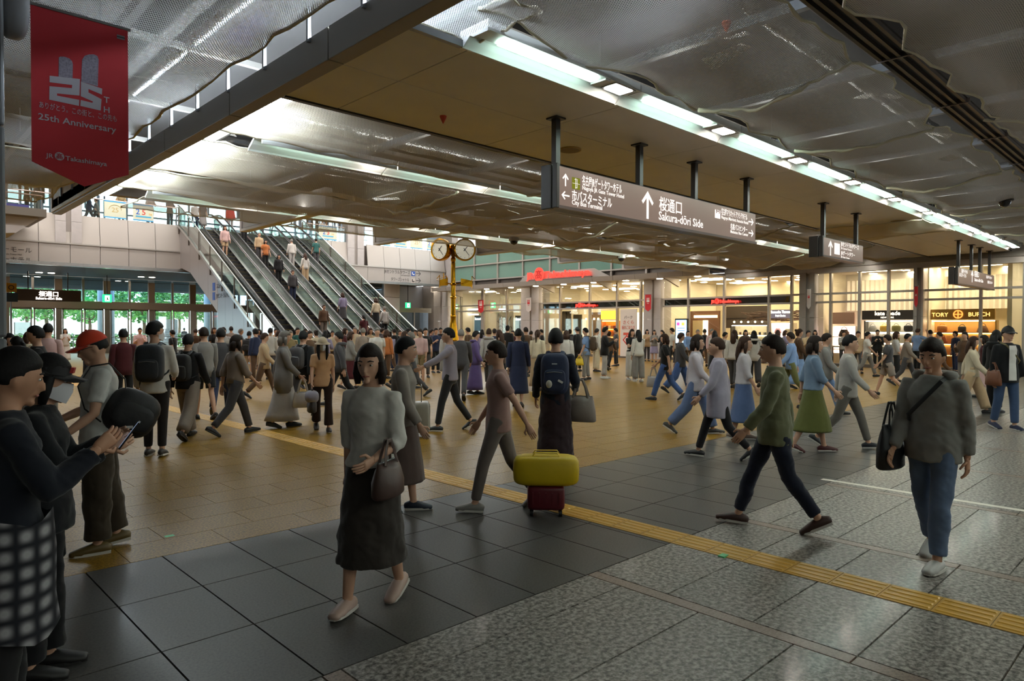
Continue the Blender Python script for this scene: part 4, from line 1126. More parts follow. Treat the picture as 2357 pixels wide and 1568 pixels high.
build(MB().box(35.93, y0_ + .1, 2.35, 35.99, y1_ - .3, 2.5), 'shelf_light', emit('#ffe2b0', 3 * LAMP), db)
build(MB().box(35.9, y1_ - .9, 1.0, 36, y1_ - .25, 2.2), 'poster_panel', mat('#c7b48e', .5), db)
dkb = struct(MB().box(36.4, Yx(1768, 36.4), 1.75, 36.5, Yx(1668, 36.4), 3.0), 'wall_panel', mat('#3d3226', .5), 'dark back wall behind the twig decoration', 'wall')
build(MB().box(36.33, Yx(1768, 36.4), 2.3, 36.4, Yx(1668, 36.4), 2.33), 'thin_rail', M_DARKS, dkb)
for k in range(5): build(MB().ell((36.2, Yx(1690 + 16 * k, 36.2), 2.1), (.06, .06, .06), 8, 6), 'glow_globe', emit('#fff3d8', 5 * LAMP), dkb)
yh = Yx(1568, 36)
build(MB().box(36, yh - .6, 2.3, 36.1, yh + .8, 2.85), 'yellow_light_box', emit('#ffd84a', 1.2 * LAMP), db)
hl = MB()
for k in range(30): hl.tube([(35.4 + .3 * rg.uniform(-1, 1), yx(1740) + rg.uniform(-1.5, 2.2), 2.4 + rg.uniform(-.3, .3)) for _ in range(4)], .025, 5)
tag(build(hl, 'twig_decoration', mat('#4a3524', .7)), 'dark twisted twig decoration hanging behind the glass of the right entrance', 'decoration')
# bay B: bright white room, orange sweets shop, poster panel
w0, w1 = yx(1352), yx(1292)
wb = thing('light_wall', 'bright white backlit wall behind the left shop entrance', 'wall', (38, (w0 + w1) / 2, 0), kind='structure')
build(MB().box(38, yx(1356) - 1.6, .02, 38.1, yx(1318) - .2, 2.8), 'lit_sheet', emit('#fff8ea', 1.5 * LAMP), wb)
build(MB().box(33.6, yx(1313), .9, 33.65, yx(1293), 2.6), 'hanging_panel', mat('#8d8a72', .6), wb)
y1_, y0_ = Yx(1358, 36), Yx(1383, 36)
bb = thing('wall_panel', 'brown inner wall beside the orange sweets shelves', 'wall', (36, (y0_ + y1_) / 2, 0), kind='structure')
build(MB().box(36, y0_, .05, 36.15, y1_, 2.8), 'brown_panel', mat('#75604a', .5), bb)
for k in range(4): build(MB().box(35.96, y0_ + .15 + .35 * k, 2.3, 36, y0_ + .27 + .35 * k, 2.42), 'spot', emit('#ffe9c0', 5 * LAMP), bb)
bk = thing('window_frame', 'black framed inner window left of the bright white wall', 'frame', (34.2, Yx(1303, 34.2), 0))
ya, yb_ = Yx(1292, 34.2), Yx(1313, 34.2)
for (u, v, z0_, z1_) in ((ya - .06, ya, .05, 2.85), (yb_, yb_ + .06, .05, 2.85), (yb_, ya, 2.79, 2.85), (yb_, ya, 1.55, 1.6), ((ya + yb_) / 2 - .02, (ya + yb_) / 2 + .02, .05, 2.85)):
    build(MB().box(34.2, u, z0_, 34.26, v, z1_), 'bar', M_DARKS, bk)
build(MB().box(34.27, yb_, 1.6, 34.3, ya, 2.8), 'blind', mat('#8f8b74', .6), bk)
ob = shelf_unit(34.8, Yx(1420, 34.8), Yx(1384, 34.8), (.7, 1.2, 1.7), M_WOOD, 'glowing orange sweets shelves behind the left entrance', mat('#e8923a', .5), emit('#ffbe5a', 12 * LAMP))
build(MB().box(34.75, Yx(1420, 34.8), 2.3, 34.85, Yx(1384, 34.8), 2.85), 'yellow_header', emit('#ffc94a', 1.6 * LAMP), ob)
i = 0
for z in (1.7, 1.2, .7):
    for j in range(5):
        y = Yx(1384, 34.8) - .2 - (Yx(1384, 34.8) - Yx(1420, 34.8) - .5) * j / 4; c = ['#e3c9a0', '#a8431f', '#d88a2a', '#f0e3c8', '#7a2f1a'][(i * 3 + j) % 5]; i += 1
        build(MB().box(34.9, y - .09, z, 35.1, y + .09, z + .2), 'gift_box', mat(c, .5), label='gift box on the %s orange sweets shelf, %s from the left' % ({1.7: 'top', 1.2: 'middle', .7: 'lowest'}[z], ORD[j]), cat='box', group='gift boxes on the orange shelves', bevel=.01)
XP = XS - .25
a, b_ = onX(1428, 712, XP), onX(1465, 818, XP)
po = thing('poster', 'tall white poster panel with red lettering beside the left entrance', 'poster', (XP, (a.y + b_.y) / 2, 0))
build(MB().box(XP, b_.y, .1, XP + .04, a.y, a.z), 'sheet', mat('#ded6cf', .5), po)
M_PR = mat('#d4553f', .5); ym = (a.y + b_.y) / 2
for k, (s_, sz) in enumerate((('パーク', .2), ('さくら', .24), ('秋のごほうび', .24))):
    letters(s_, sz, (XP - .01, ym, a.z - .55 - .3 * k), '-X', M_PR if k else M_INK, po, align='CENTER', fit=(a.y - b_.y) * (.5 + .15 * k))
build(MB().box(XP - .01, ym - .35, a.z - 1.5, XP, ym + .35, a.z - 1.36), 'red_bar', M_PR, po)
for r in (.3, .2, .1): build(MB().prism([(ym + .1 - r, 1.05), (ym + .1, 1.05 - r), (ym + .1 + r, 1.05), (ym + .1, 1.05 + r)], 'x', XP - .012 - .02 * (.3 - r), XP), 'diamond', mat(['#c9382f', '#eadfda', '#c9382f'][int(round((.3 - r) * 10))], .5), po)
# bay A: navy shop boards, ticked white display
for i, (p0_, p1_) in enumerate(((1092, 1112), (1186, 1208))):
    a, b_ = onX(p0_, 727, 34), onX(p1_, 741, 34)
    t = thing('shop_sign', ['navy lit shop board behind the glass nearest the gold clock', 'navy lit shop board behind the glass left of the stone column with white pennant'][i], 'sign', (34, (a.y + b_.y) / 2, .0))
    build(MB().box(34, b_.y, .05, 34.15, a.y, a.z), 'board', mat('#1f3350', .4), t)
    letters('Samantha', .26, (33.99, (a.y + b_.y) / 2, a.z - .32), '-X', emit('#f2f8ff', 4 * LAMP), t, align='CENTER', fit=(a.y - b_.y) * .9, bold=.01)
    build(MB().box(33.985, b_.y + .15, .7, 34, a.y - .15, 1.5), 'lit_window', emit('#dfeeff', 1.5 * LAMP), t)
a, b_ = onX(1143, 722, 34.3), onX(1182, 765, 34.3)
tk_ = thing('wall_display', 'white display wall with scattered black tick marks behind the glass', 'display', (34.3, (a.y + b_.y) / 2, 0))
build(MB().box(34.3, b_.y, .05, 34.4, a.y, a.z + .1), 'sheet', mat('#f1ede0', .5), tk_)
rg = random.Random(2); q = MB()
for k in range(26):
    y, z, an = rg.uniform(b_.y + .2, a.y - .2), rg.uniform(.9, a.z), rg.uniform(0, 3.1)
    dy, dz = .13 * cos(an), .13 * sin(an)
    q.hexa([(34.28, y - dy - .03, z - dz), (34.3, y - dy - .03, z - dz), (34.3, y - dy + .03, z - dz), (34.28, y - dy + .03, z - dz), (34.28, y + dy - .03, z + dz), (34.3, y + dy - .03, z + dz), (34.3, y + dy + .03, z + dz), (34.28, y + dy + .03, z + dz)])
build(q, 'tick_marks', M_DARKS, tk_, kind='stuff')
for i, (p0_, p1_, z) in enumerate([(1070, 1100, 3.15), (1070, 1100, 2.75), (1148, 1162, 3.1)]):
    y1, y0 = Yx(p0_, 35.5), Yx(p1_, 35.5)
    build(MB().box(35.5, y0, z, 35.56, y1, z + .1), 'linear_light', emit('#ffffff', 10 * LAMP), label=['long white linear light, upper of two near the gold clock', 'long white linear light, lower of two near the gold clock', 'short white linear light behind the glass by the green sign'][i], cat='light')
p = onX(1134, 703, 34.0)
ex = thing('exit_sign', 'small green lit exit sign inside the shop glass near the gold clock', 'sign', (34, p.y, p.z))
build(MB().box(34, p.y - .22, p.z - .2, 34.1, p.y + .22, p.z + .2), 'box', emit('#53d890', 2.5 * LAMP), ex)
build(MB().box(33.99, p.y - .1, p.z - .13, 34, p.y + .1, p.z + .13), 'symbol', emit('#f0fff6', 3 * LAMP), ex)
# ================================================================ ESCALATORS
YB, TAN = 28.2, .5781
PATH = [(26.0, 0), (27.7, 0), (28.1, .06), (28.5, .2), (29.0, .46)] + [(29.5 + .9 * k, (29.5 + .9 * k - YB) * TAN) for k in range(12)] + [(40.2, 6.9), (40.7, 7.15), (41.1, 7.32), (41.6, 7.4), (43.3, 7.4)]
def pz(y):
    for (a, za), (b, zb) in zip(PATH[:-1], PATH[1:]):
        if a <= y <= b: return za + (zb - za) * (y - a) / (b - a)
    return 0.0 if y < 27 else 7.4
def sweep(mb, x0, x1, d0, d1, y0=None, y1=None):
    pts = [q for q in PATH if (y0 is None or q[0] >= y0) and (y1 is None or q[0] <= y1)]
    mb.rings([[(x0, y, z + d0), (x1, y, z + d0), (x1, y, z + d1), (x0, y, z + d1)] for y, z in pts]); return mb
M_SST = mat('#cfd0cf', .3, 1.0)
M_SST2 = mat('#8f9092', .24, .95)
M_BLK = mat('#17161a', .35)
M_STEP = mat('#3a3a3d', .4, .5)
M_EGL = glass('#e6efea', .10)
EX = [13.75 + 1.72 * k for k in range(4)]
lab = ['leftmost escalator beside the tall metal side wall', 'second escalator from the left', 'third escalator from the left', 'rightmost of the four escalators']
for k, x0 in enumerate(EX):
    xc = x0 + .86
    t = thing('escalator', lab[k] + ' up to the gallery', 'escalator', (xc, YB, 0), group='escalators to the gallery')
    build(sweep(MB(), xc - .82, xc + .82, -.75, -.16, 27.7, 41.6), 'truss', mat('#6f6f72', .4, .6), t)
    st = MB(); y = 26.6
    while y < 42.4:
        z = pz(y); z2 = pz(y + .4)
        st.hexa([(xc - .5, y, z - .15), (xc + .5, y, z - .15), (xc + .5, y + .4, z - .15), (xc - .5, y + .4, z - .15), (xc - .5, y, max(z, z2) ), (xc + .5, y, max(z, z2)), (xc + .5, y + .4, max(z, z2)), (xc - .5, y + .4, max(z, z2))])
        y += .4
    build(st, 'steps', M_STEP, t, kind='stuff')
    ed = MB(); y = 28.6
    while y < 41: z = pz(y + .4); ed.box(xc - .48, y - .005, z, xc + .48, y + .02, z + .006); y += .4
    build(ed, 'step_edges', mat('#b9a347', .5), t, kind='stuff')
    for s in (-1, 1):
        sk = sweep(MB(), xc + s * .51, xc + s * .54, -.16, .22); build(sk, 'skirt', M_BLK, t)
        dk = sweep(MB(), xc + s * .54, xc + s * .80, .14, .2); build(dk, 'deck', M_SST, t)
        n = 9
        ys_ = [26.3 + (43.0 - 26.3) * i / n for i in range(n + 1)]
        for i in range(n):
            a, b_ = ys_[i] + .01, ys_[i + 1] - .01
            mid = [a] + [q[0] for q in PATH if a < q[0] < b_] + [b_]
            g = MB().rings([[(xc + s * .62 - .006, y, pz(y) + .2), (xc + s * .62 + .006, y, pz(y) + .2), (xc + s * .62 + .006, y, pz(y) + .93), (xc + s * .62 - .006, y, pz(y) + .93)] for y in mid])
            build(g, 'glass_panel', M_EGL, t)
        for (yc, sg_) in ((43.0, 1), (26.3, -1)):
            z0 = pz(yc) + .56
            hp = [(yc, z0 - .36)] + [(yc + sg_ * .37 * sin(a * pi / 8), z0 - .37 * cos(a * pi / 8)) for a in range(1, 8)] + [(yc, z0 + .37)]
            build(MB().prism(hp, 'x', xc + s * .62 - .006, xc + s * .62 + .006), 'glass_end', M_EGL, t)
        hr = [(xc + s * .62, 26.3 - .4 * sin(a * pi / 6), .56 - .4 * cos(a * pi / 6)) for a in range(1, 6)]
        hr += [(xc + s * .62, y, z + .96) for y, z in PATH if 26.3 < y < 43]
        hr += [(xc + s * .62, 43.0 + .4 * sin(a * pi / 6), 7.4 + .56 + .4 * cos(a * pi / 6)) for a in range(0, 6)]
        build(MB().tube(hr, [(.045, .032)] * len(hr), 8), 'handrail', M_BLK, t, smooth=True)
        sweep_m = MB().tube([(xc + s * .62 - s * .04, y, z + .92) for y, z in PATH if y > 26.2], .018, 6)
        build(sweep_m, 'rail_track', M_SST, t)
    for (a, b_, z) in ((26.0, 26.7, .004), (42.3, 43.6, 7.41)):
        build(MB().box(xc - .52, a, z, xc + .52, b_, z + .02), 'comb_plate', M_SST2, t)
    if k == 0 or k == 3:
        xe = xc + (-.84 if k == 0 else .84)
        build(sweep(MB(), xe - .04, xe + .04, .12, .24), 'outer_trim', M_SST, t)
for k in range(3):      # bright metal infill between neighbouring escalators
    x = EX[k] + 1.72
    o = build(sweep(MB(), x - .055, x + .055, .12, .21, 27, 42), 'escalator_infill', M_SST, label='sloping bright metal infill strip between the %s and %s escalators' % (ORD[k], ORD[k + 1]), cat='trim')
# tall metal side wall of the left escalator, in panels
M_CLAD = mat('#8b8f95', .30, .55)
sdw = thing('wall_escalator', 'tall brushed metal side wall under the leftmost escalator', 'wall', (13.4, 35, 0), kind='structure')
def topz(y): return pz(y) + .12
def botz(y): return 0.0 if y < 35.5 else min(2.46 + (y - 35.5) * .577, 5.02)
y = 28.4
cuts = [28.4, 29.7, 31.0, 32.3, 33.6, 34.55, 35.499]
for a, b_ in zip(cuts[:-1], cuts[1:]):
    build(MB().prism([(a + .006, 0), (b_ - .006, 0), (b_ - .006, topz(b_)), (a + .006, topz(a))], 'x', 13.42, 13.5), 'cladding_panel', M_CLAD, sdw)
cuts = [35.5, 36.8, 38.1, 39.4, 40.7, 42.2]
for a, b_ in zip(cuts[:-1], cuts[1:]):
    build(MB().prism([(a + .006, botz(a)), (b_ - .006, botz(b_)), (b_ - .006, topz(b_)), (a + .006, topz(a))], 'x', 13.42, 13.5), 'cladding_panel', mat('#9b9491', .4, .3), sdw)
build(MB().prism([(28.4, 0), (35.5, 0), (35.5, 3.6), (28.4, 0.1)], 'x', 13.5, 20.5), 'core', M_ALUDK, sdw)
for i, (py, s_) in enumerate([(660, 'スカイストリート'), (682, 'JRセントラルタワーズ')]):
    p = onX(492, py, 13.41); 
    build(MB().box(13.405, p.y - .16, p.z - .2, 13.42, p.y + .16, p.z + .2), 'pictogram', mat('#33539c', .5), sdw)
    letters(s_, .3, (13.41, p.y - .35, p.z - .1), '-X', M_INK, sdw, fit=[1.6, 2.1][i])
# side glass screens with rails
for n, (x, yl, lb) in enumerate([(13.36, 28.6, 'glass screen along the metal side wall of the leftmost escalator'), (20.86, 27.0, 'glass screen along the right side of the rightmost escalator')]):
    t = thing('glass_screen', lb, 'railing', (x, yl, 0))
    ys_ = [yl + (41 - yl) * i / 8 for i in range(9)]
    for a, b_ in zip(ys_[:-1], ys_[1:]):
        mid = [a + .02] + [q[0] for q in PATH if a + .02 < q[0] < b_ - .02] + [b_ - .02]
        build(MB().rings([[(x - .008, y, pz(y) + .14), (x + .008, y, pz(y) + .14), (x + .008, y, pz(y) + 1.25), (x - .008, y, pz(y) + 1.25)] for y in mid]), 'pane', M_EGL, t)
        build(MB().box(x - .03, b_ - .03, pz(b_) - .3, x + .03, b_ + .03, pz(b_) + 1.2), 'post', M_ALUDK, t)
    build(MB().tube([(x, y, z + 1.28) for y, z in PATH if yl <= y <= 41.2], .028, 8), 'handrail', M_SST, t)
    build(MB().rings([[(x - .06, y, z + .06), (x + .06, y, z + .06), (x + .06, y, z + .2), (x - .06, y, z + .2)] for y, z in PATH if yl <= y <= 41.2]), 'stringer', M_SST, t)

# ================================================================ GOLD CLOCK
M_GOLD = mat('#c4901f', .22, 1.0)
M_GOLDD = mat('#8a6118', .35, .9)
cx_, cy_ = gd(1043, 27.5).x, gd(1043, 27.5).y
ck = thing('gold_clock', 'gold post clock with two round faces and a weather vane above the crowd', 'clock', (cx_, cy_, 0))
build(MB().lathe([(.42, 0), (.42, .12), (.34, .2), (.3, 1.0), (.33, 1.05), (.33, 1.15), (.24, 1.22), (.2, 1.45), (.14, 1.8), (.105, 2.1), (.12, 2.14), (.12, 2.2), (.095, 2.24)], (cx_, cy_, 0), 24), 'flared_base', M_GOLD, ck, smooth=True)
build(MB().lathe([(.095, 2.2), (.095, 2.88), (.13, 2.9), (.13, 2.95), (.095, 2.98), (.085, 4.3), (.075, 4.35), (.1, 4.4), (.1, 4.5), (.06, 4.56)], (cx_, cy_, 0), 20), 'post', M_GOLD, ck, smooth=True)
build(MB().ell((cx_, cy_, 4.95), (.13, .13, .13), 16, 10), 'finial', M_GOLD, ck, smooth=True)
build(MB().lathe([(.05, 4.5), (.09, 4.6), (.07, 4.8), (.04, 4.9)], (cx_, cy_, 0), 16), 'neck', M_GOLDD, ck, smooth=True)
view = atan2(cy_, cx_)
def clock_head(side, turn, nm):
    """a drum beside the post; turn = how far its face turns from the viewer"""
    ax = view + pi - turn                         # direction the face looks
    right = Vector((sin(view), -cos(view), 0))
    c = Vector((cx_, cy_, 4.82)) + right * side * .42 + Vector((cos(ax), sin(ax), 0)) * .05
    f = Vector((cos(ax), sin(ax), 0)); s_ = Vector((0, 0, 1)).cross(f); u = Vector((0, 0, 1))
    def ring(r, t): return [c + s_ * (r * cos(2 * pi * k / 36)) + u * (r * sin(2 * pi * k / 36)) + f * t for k in range(36)]
    d = build(MB().rings([ring(.2, -.26), ring(.36, -.2), ring(.43, -.08), ring(.45, .1), ring(.44, .17), ring(.39, .18), ring(.37, .13)], cap=True), 'clock_drum', M_GOLD, ck, smooth=True, crease=50)
    build(MB().rings([ring(.375, .133), ring(.375, .14)]), 'dial', lit_face('#d9d6c4', .45), d)
    def hand(ang, l, w_):
        dv = s_ * sin(ang) + u * cos(ang); pv = s_ * cos(ang) - u * sin(ang)
        a = c + f * .15
        return MB().rings([[a + pv * w_ - dv * .07, a - pv * w_ - dv * .07, a - pv * w_ - dv * .07 + f * .008, a + pv * w_ - dv * .07 + f * .008], [a + pv * w_ * .6 + dv * l, a - pv * w_ * .6 + dv * l, a - pv * w_ * .6 + dv * l + f * .008, a + pv * w_ * .6 + dv * l + f * .008]])
    build(hand(radians(38), .18, .018), 'hour_hand', M_BLK, d)
    build(hand(radians(142), .29, .014), 'minute_hand', M_BLK, d)
    tk2 = MB()
    for k in range(12):
        an = k * pi / 6; dv = s_ * sin(an) + u * cos(an); pv = s_ * cos(an) - u * sin(an); a = c + f * .141
        tk2.quad(a + dv * .31 + pv * .009, a + dv * .345 + pv * .009, a + dv * .345 - pv * .009, a + dv * .31 - pv * .009)
    build(tk2, 'hour_marks', mat('#4b4638', .6), d)
clock_head(-1, radians(38), 'left')
clock_head(1, radians(-12), 'right')
vn = MB()
R_ = Vector((sin(view), -cos(view), 0)); Fw = Vector((cos(view), sin(view), 0))
def arm(d, L, kind):
    a = Vector((cx_, cy_, 3.46)); e = a + d * L + Vector((0, 0, .03))
    vn.tube([a, e], .018, 6)
    t_ = e
    if kind == 'arrow':
        vn.tube([e + Vector((0, 0, .3)) - d * .28, e + d * .12 + Vector((0, 0, .12)), e - d * .28 + Vector((0, 0, -.05)), e + Vector((0, 0, .3)) - d * .28], .015, 5)
    else:
        q = d; w_ = .3
        n0 = len(vn.v)
        vn.hexa([tuple(e - q * .1 + Vector((0, 0, z))) for z in (-.1, -.1)] * 1 + [tuple(e + q * .35 + Vector((0, 0, -.14))), tuple(e + q * .35 + Vector((0.01, 0.01, -.14)))] + [tuple(e - q * .1 + Vector((0, 0, .2))), tuple(e - q * .1 + Vector((.01, .01, .2)))] + [tuple(e + q * .35 + Vector((0, 0, .1))), tuple(e + q * .35 + Vector((.01, .01, .1)))])
        vn.tube([e + q * .36 - Vector((0, 0, .2)), e + q * .36 + Vector((0, 0, .28))], .016, 5); vn.tube([e + q * .36 + Vector((0, 0, .28)), e + q * .5 + Vector((0, 0, .14))], .014, 5)
arm(-R_ * .98 - Fw * .1, .55, 'arrow'); arm(R_ * .95 - Fw * .3, .42, 'plate'); arm(Fw, .5, 'arrow'); arm(-Fw * .7 - R_ * .7, .4, 'plate')
vn.tube([Vector((cx_, cy_, 3.46)) - R_ * .38, Vector((cx_, cy_, 3.9)) - R_ * .38], .02, 5); vn.tube([Vector((cx_, cy_, 3.46)) - R_ * .25, Vector((cx_, cy_, 3.75)) - R_ * .25], .02, 5)
build(vn, 'weather_vane', M_GOLD, ck)
build(MB().lathe([(.1, 3.4), (.13, 3.44), (.1, 3.5)], (cx_, cy_, 0), 16), 'collar', M_GOLD, ck, smooth=True)

# ================================================================ HANGING SIGNS
M_SIGN = lit_face('#6b564e', .55)
M_CASE = mat('#2b2725', .4)
E_TXT = emit('#fff8f0', 1.25)
def sign_box(name, label, x0, x1, y0, y1, z0, z1, poles):
    t = thing(name, label, 'sign', ((x0 + x1) / 2, (y0 + y1) / 2, z0))
    build(MB().box(x0 + .05, y0, z0 + .03, x1 - .03, y0 + .02, z1 - .02), 'sign_face', M_SIGN, t)
    build(MB().box(x0 + .04, y0 + .015, z0, x1, y1, z1), 'sign_case', M_CASE, t, bevel=.015)
    build(MB().box(x0, y0 + .1, z0 - .01, x0 + .06, y1 + .02, z1 + .02), 'end_cap', M_CASE, t, bevel=.01)
    build(MB().box(x0, y0 - .01, z0 - .01, x0 + .06, y0 + .08, z1 + .02), 'end_cap', M_CASE, t, bevel=.01)
    build(MB().box(x0 + .04, y0 - .015, z0 - .012, x1 + .01, y0 + .03, z0 + .03), 'bottom_edge', mat('#4d3d38', .3), t)
    for x in poles:
        yc = (y0 + y1) / 2
        q = build(MB().box(x - .045, yc - .045, z1, x + .045, yc + .045, HC), 'hanging_pole', M_CASE, t)
        build(MB().box(x - .1, yc - .1, HC - .025, x + .1, yc + .1, HC), 'ceiling_plate', M_CASE, q)
    return t
def arrow_mb(x, y, z, h, ang, w=.09):
    """flat arrow of height h, pointing up (ang 0), left (90) or right (-90)"""
    o = [(-w * .5, -.5), (w * .5, -.5), (w * .5, .2), (.33, -.05), (.33, .12), (0, .5), (-.33, .12), (-.33, -.05), (-w * .5, .2)]
    w2 = .13
    o = [(-w2 / 2, -.5), (w2 / 2, -.5), (w2 / 2, .25), (.28, .02), (.36, .11), (0, .5), (-.36, .11), (-.28, .02), (-w2 / 2, .25)]
    a = radians(ang); c_, s_ = cos(a), sin(a)
    return MB().prism([(x + h * (p * c_ - q * s_), z + h * (p * s_ + q * c_)) for p, q in o], 'y', y, y + .004)
def stext(t, body, a, bx, Y, size, m=None, bold=.0):
    p, q = onY(a[0], a[1], Y), onY(bx, a[1], Y)
    letters(body, size, (p.x, Y, p.z), '-Y', m or E_TXT, t, fit=q.x - p.x, bold=bold, depth=.001)
YS = 6.55; YT = YS - .004
big = sign_box('hanging_sign', 'long brown hanging direction sign nearest the camera, on four black poles', 7.16, 13.08, YS, 6.83, 3.4, 4.0, [7.3, 9.32, 11.0, 12.95])
stext(big, '名古屋JRゲートタワーホテル', (1340, 424), 1431, YT, .16, bold=.003)
stext(big, 'Nagoya JR Gate Tower Hotel', (1340, 436), 1436, YT, .085, bold=.003)
stext(big, '市バスターミナル', (1316, 459), 1408, YT, .17, bold=.004)
stext(big, 'City Bus Terminal', (1316, 470), 1386, YT, .095, bold=.003)
stext(big, '桜通口', (1517, 481), 1569, YT, .25, bold=.006)
stext(big, 'Sakura-dōri Side', (1516, 505), 1618, YT, .2, bold=.006)
stext(big, '名古屋マリオットアソシアホテル', (1660, 493), 1720, YT, .14, bold=.002)
stext(big, 'Nagoya Marriott Associa Hotel', (1660, 503), 1722, YT, .085, bold=.002)
stext(big, '名鉄バスセンター', (1681, 527), 1720, YT, .13, bold=.002)
stext(big, 'Meitetsu Bus Center', (1681, 536), 1722, YT, .08, bold=.002)
for (px, py, h, a) in [(1302, 414, .18, 0), (1302, 450, .17, 90), (1491, 472, .45, 0), (1729, 511, .2, -90), (1729, 537, .2, -90)]:
    p = onY(px, py, YT); build(arrow_mb(p.x, YT, p.z, h, a), 'arrow', E_TXT, big)
a, b_ = onY(1317, 404, YT), onY(1335, 441, YT)
lg = build(MB().box(a.x, YT, b_.z + .02, b_.x, YS, a.z - .02), 'logo_square', emit('#8d8f2c', .8), big)
zc = (a.z + b_.z) / 2; xc = (a.x + b_.x) / 2
q = MB().box(xc - .012, YT - .003, zc - .075, xc - .004, YT, zc + .075); q.box(xc - .035, YT - .003, zc + .055, xc + .035, YT, zc + .06); q.box(xc - .08, YT - .003, zc - .004, xc + .08, YT, zc)
q.box(xc + .02, YT - .003, zc - .06, xc + .026, YT, zc + .05); q.box(xc - .02, YT - .003, zc - .064, xc + .026, YT, zc - .058)
build(q, 'logo_lines', E_TXT, lg)
a, b_ = onY(1646, 482, YT), onY(1658, 504, YT)
lg = build(MB().box(a.x, YT, b_.z, b_.x, YS, a.z), 'logo_square', E_TXT, big)
letters('M', (a.z - b_.z) * .6, ((a.x + b_.x) / 2, YT - .003, b_.z + .09), '-Y', mat('#6e2a2a', .5), lg, align='CENTER', fit=(b_.x - a.x) * .6)
sm = sign_box('hanging_sign', 'short brown hanging sign with an arrow and tower names, on two black poles', 16.35, 18.96, YS, 6.85, 3.4, 3.86, [16.75, 18.85])
p = onY(1912, 571, YT); build(arrow_mb(p.x, YT, p.z, .36, 0), 'arrow', E_TXT, sm)
a, b_ = onY(1921, 557, YT), onY(1933, 589, YT)
lg = build(MB().box(a.x, YT, b_.z + .02, b_.x, YS, a.z - .02), 'logo_square', E_TXT, sm)
stext(sm, 'JRセントラルタワーズ', (1936, 566), 1977, YT, .13, bold=.004)
stext(sm, 'JR Central Towers', (1936, 573), 1961, YT, .06, bold=.003)
stext(sm, 'JRゲートタワー', (1936, 586), 1968, YT, .12, bold=.004)
stext(sm, 'JR Gate Tower', (1936, 593), 1956, YT, .06, bold=.003)
YS2 = 6.15; YT2 = YS2 - .004
fr_ = sign_box('hanging_sign', 'distant brown hanging direction sign close to the shop front', 26.3, 31.5, YS2, 6.4, 3.2, 3.76, [26.9, 28.6, 29.8, 31.3])
stext(fr_, '名古屋JRゲートタワーホテル', (2213, 627), 2227, YT2, .15, bold=.002)
stext(fr_, '市バスターミナル', (2208, 636), 2224, YT2, .15, bold=.002)
stext(fr_, '桜通口', (2243, 636), 2253, YT2, .24, bold=.004)
stext(fr_, 'Sakura-dōri Side', (2243, 647), 2263, YT2, .16, bold=.004)
stext(fr_, '名古屋マリオット', (2270, 640), 2283, YT2, .12, bold=.002)
stext(fr_, '名鉄バスセンター', (2273, 652), 2285, YT2, .12, bold=.002)
p = onY(2238, 636, YT2); build(arrow_mb(p.x, YT2, p.z, .42, 0), 'arrow', E_TXT, fr_)

# ================================================================ RED BANNER
M_BRED = mat('#bd2630', .75, noise=.03, scale=2, sheen=.1)
M_BWH = mat('#b7b3bf', .7)
YBn = 6.6
def bp(px, py): p = onY(px, py, YBn); return (p.x, p.z)
bn = thing('banner', 'large red anniversary banner with pointed lower edge hanging at the left', 'banner', (1.36, YBn, 2.87))
nx = 10; mb = MB()
top = [bp(70, 10), bp(294, 65)]; x0, x1 = top[0][0], top[1][0]; zt = (top[0][1] + top[1][1]) / 2
zl = bp(66, 370)[1]; ztip = bp(175, 427)[1]
build(MB().prism([(x0, zl), (x0 + (x1 - x0) * .52, ztip), (x1, zl), (x1, zt), (x0, zt)], 'y', YBn, YBn + .006), 'cloth', M_BRED, bn)
build(MB().tube([(x0 - .16, YBn + .003, zt), (x1 + .02, YBn + .003, zt)], .014, 8), 'rod', M_STEEL, bn)
build(MB().box(.8, YBn - .02, zt - .03, x0 - .1, YBn + .03, zt + .03), 'bracket', M_DKMET, bn)
def zpx(x, y): return bp(40 + x / 3.486, y / 3.486)
def bpoly(pts, nm, m, t=.002): build(MB().prism([zpx(*p) for p in pts], 'y', YBn - t, YBn), nm, m, bn)
bpoly([(258, 608), (502, 635), (498, 768), (318, 750), (318, 768), (496, 802), (494, 850), (255, 800), (257, 692), (437, 708), (440, 683), (258, 660)], 'numeral_two', M_BWH)
bpoly([(510, 655), (680, 712), (678, 760), (570, 715), (570, 742), (675, 797), (668, 888), (505, 850), (508, 803), (603, 826), (605, 814), (508, 772)], 'numeral_five', M_BWH)
M_TOW = mat('#8c8596', .7, noise=.3, scale=60)
bpoly([(330, 617), (332, 462), (345, 454), (380, 456), (415, 468), (438, 490), (445, 515), (443, 628)], 'tower_print', M_TOW, .0015)
bpoly([(512, 655), (519, 480), (540, 448), (575, 437), (615, 437), (642, 450), (652, 480), (645, 695)], 'tower_print', M_TOW, .0015)
def btext(body, a, bx, size, bold=0, m=M_BWH):
    p = onY(40 + a[0] / 3.486, a[1] / 3.486, YBn - .002); q = onY(40 + bx / 3.486, a[1] / 3.486, YBn - .002)
    letters(body, size, (p.x, p.y, p.z), '-Y', m, bn, fit=q.x - p.x, bold=bold, depth=.0006)
btext('T', (693, 820), 738, .07, .003); btext('H', (688, 898), 735, .07, .003)
btext('ありがとう。この街と、この先も', (170, 858), 792, .058)
btext('25th Anniversary', (165, 955), 790, .072, .0025)
btext('JR', (232, 1262), 292, .05)
btext('Takashimaya', (385, 1285), 718, .052, .001)
p = zpx(338, 1255)
em = MB().cyl(0, 0, -.001, .001, .033, 24); em.v = [(p[0] + q[0], YBn - .002 + q[2], p[1] + q[1]) for q in em.v]; build(em, 'emblem_disc', M_BWH, bn)
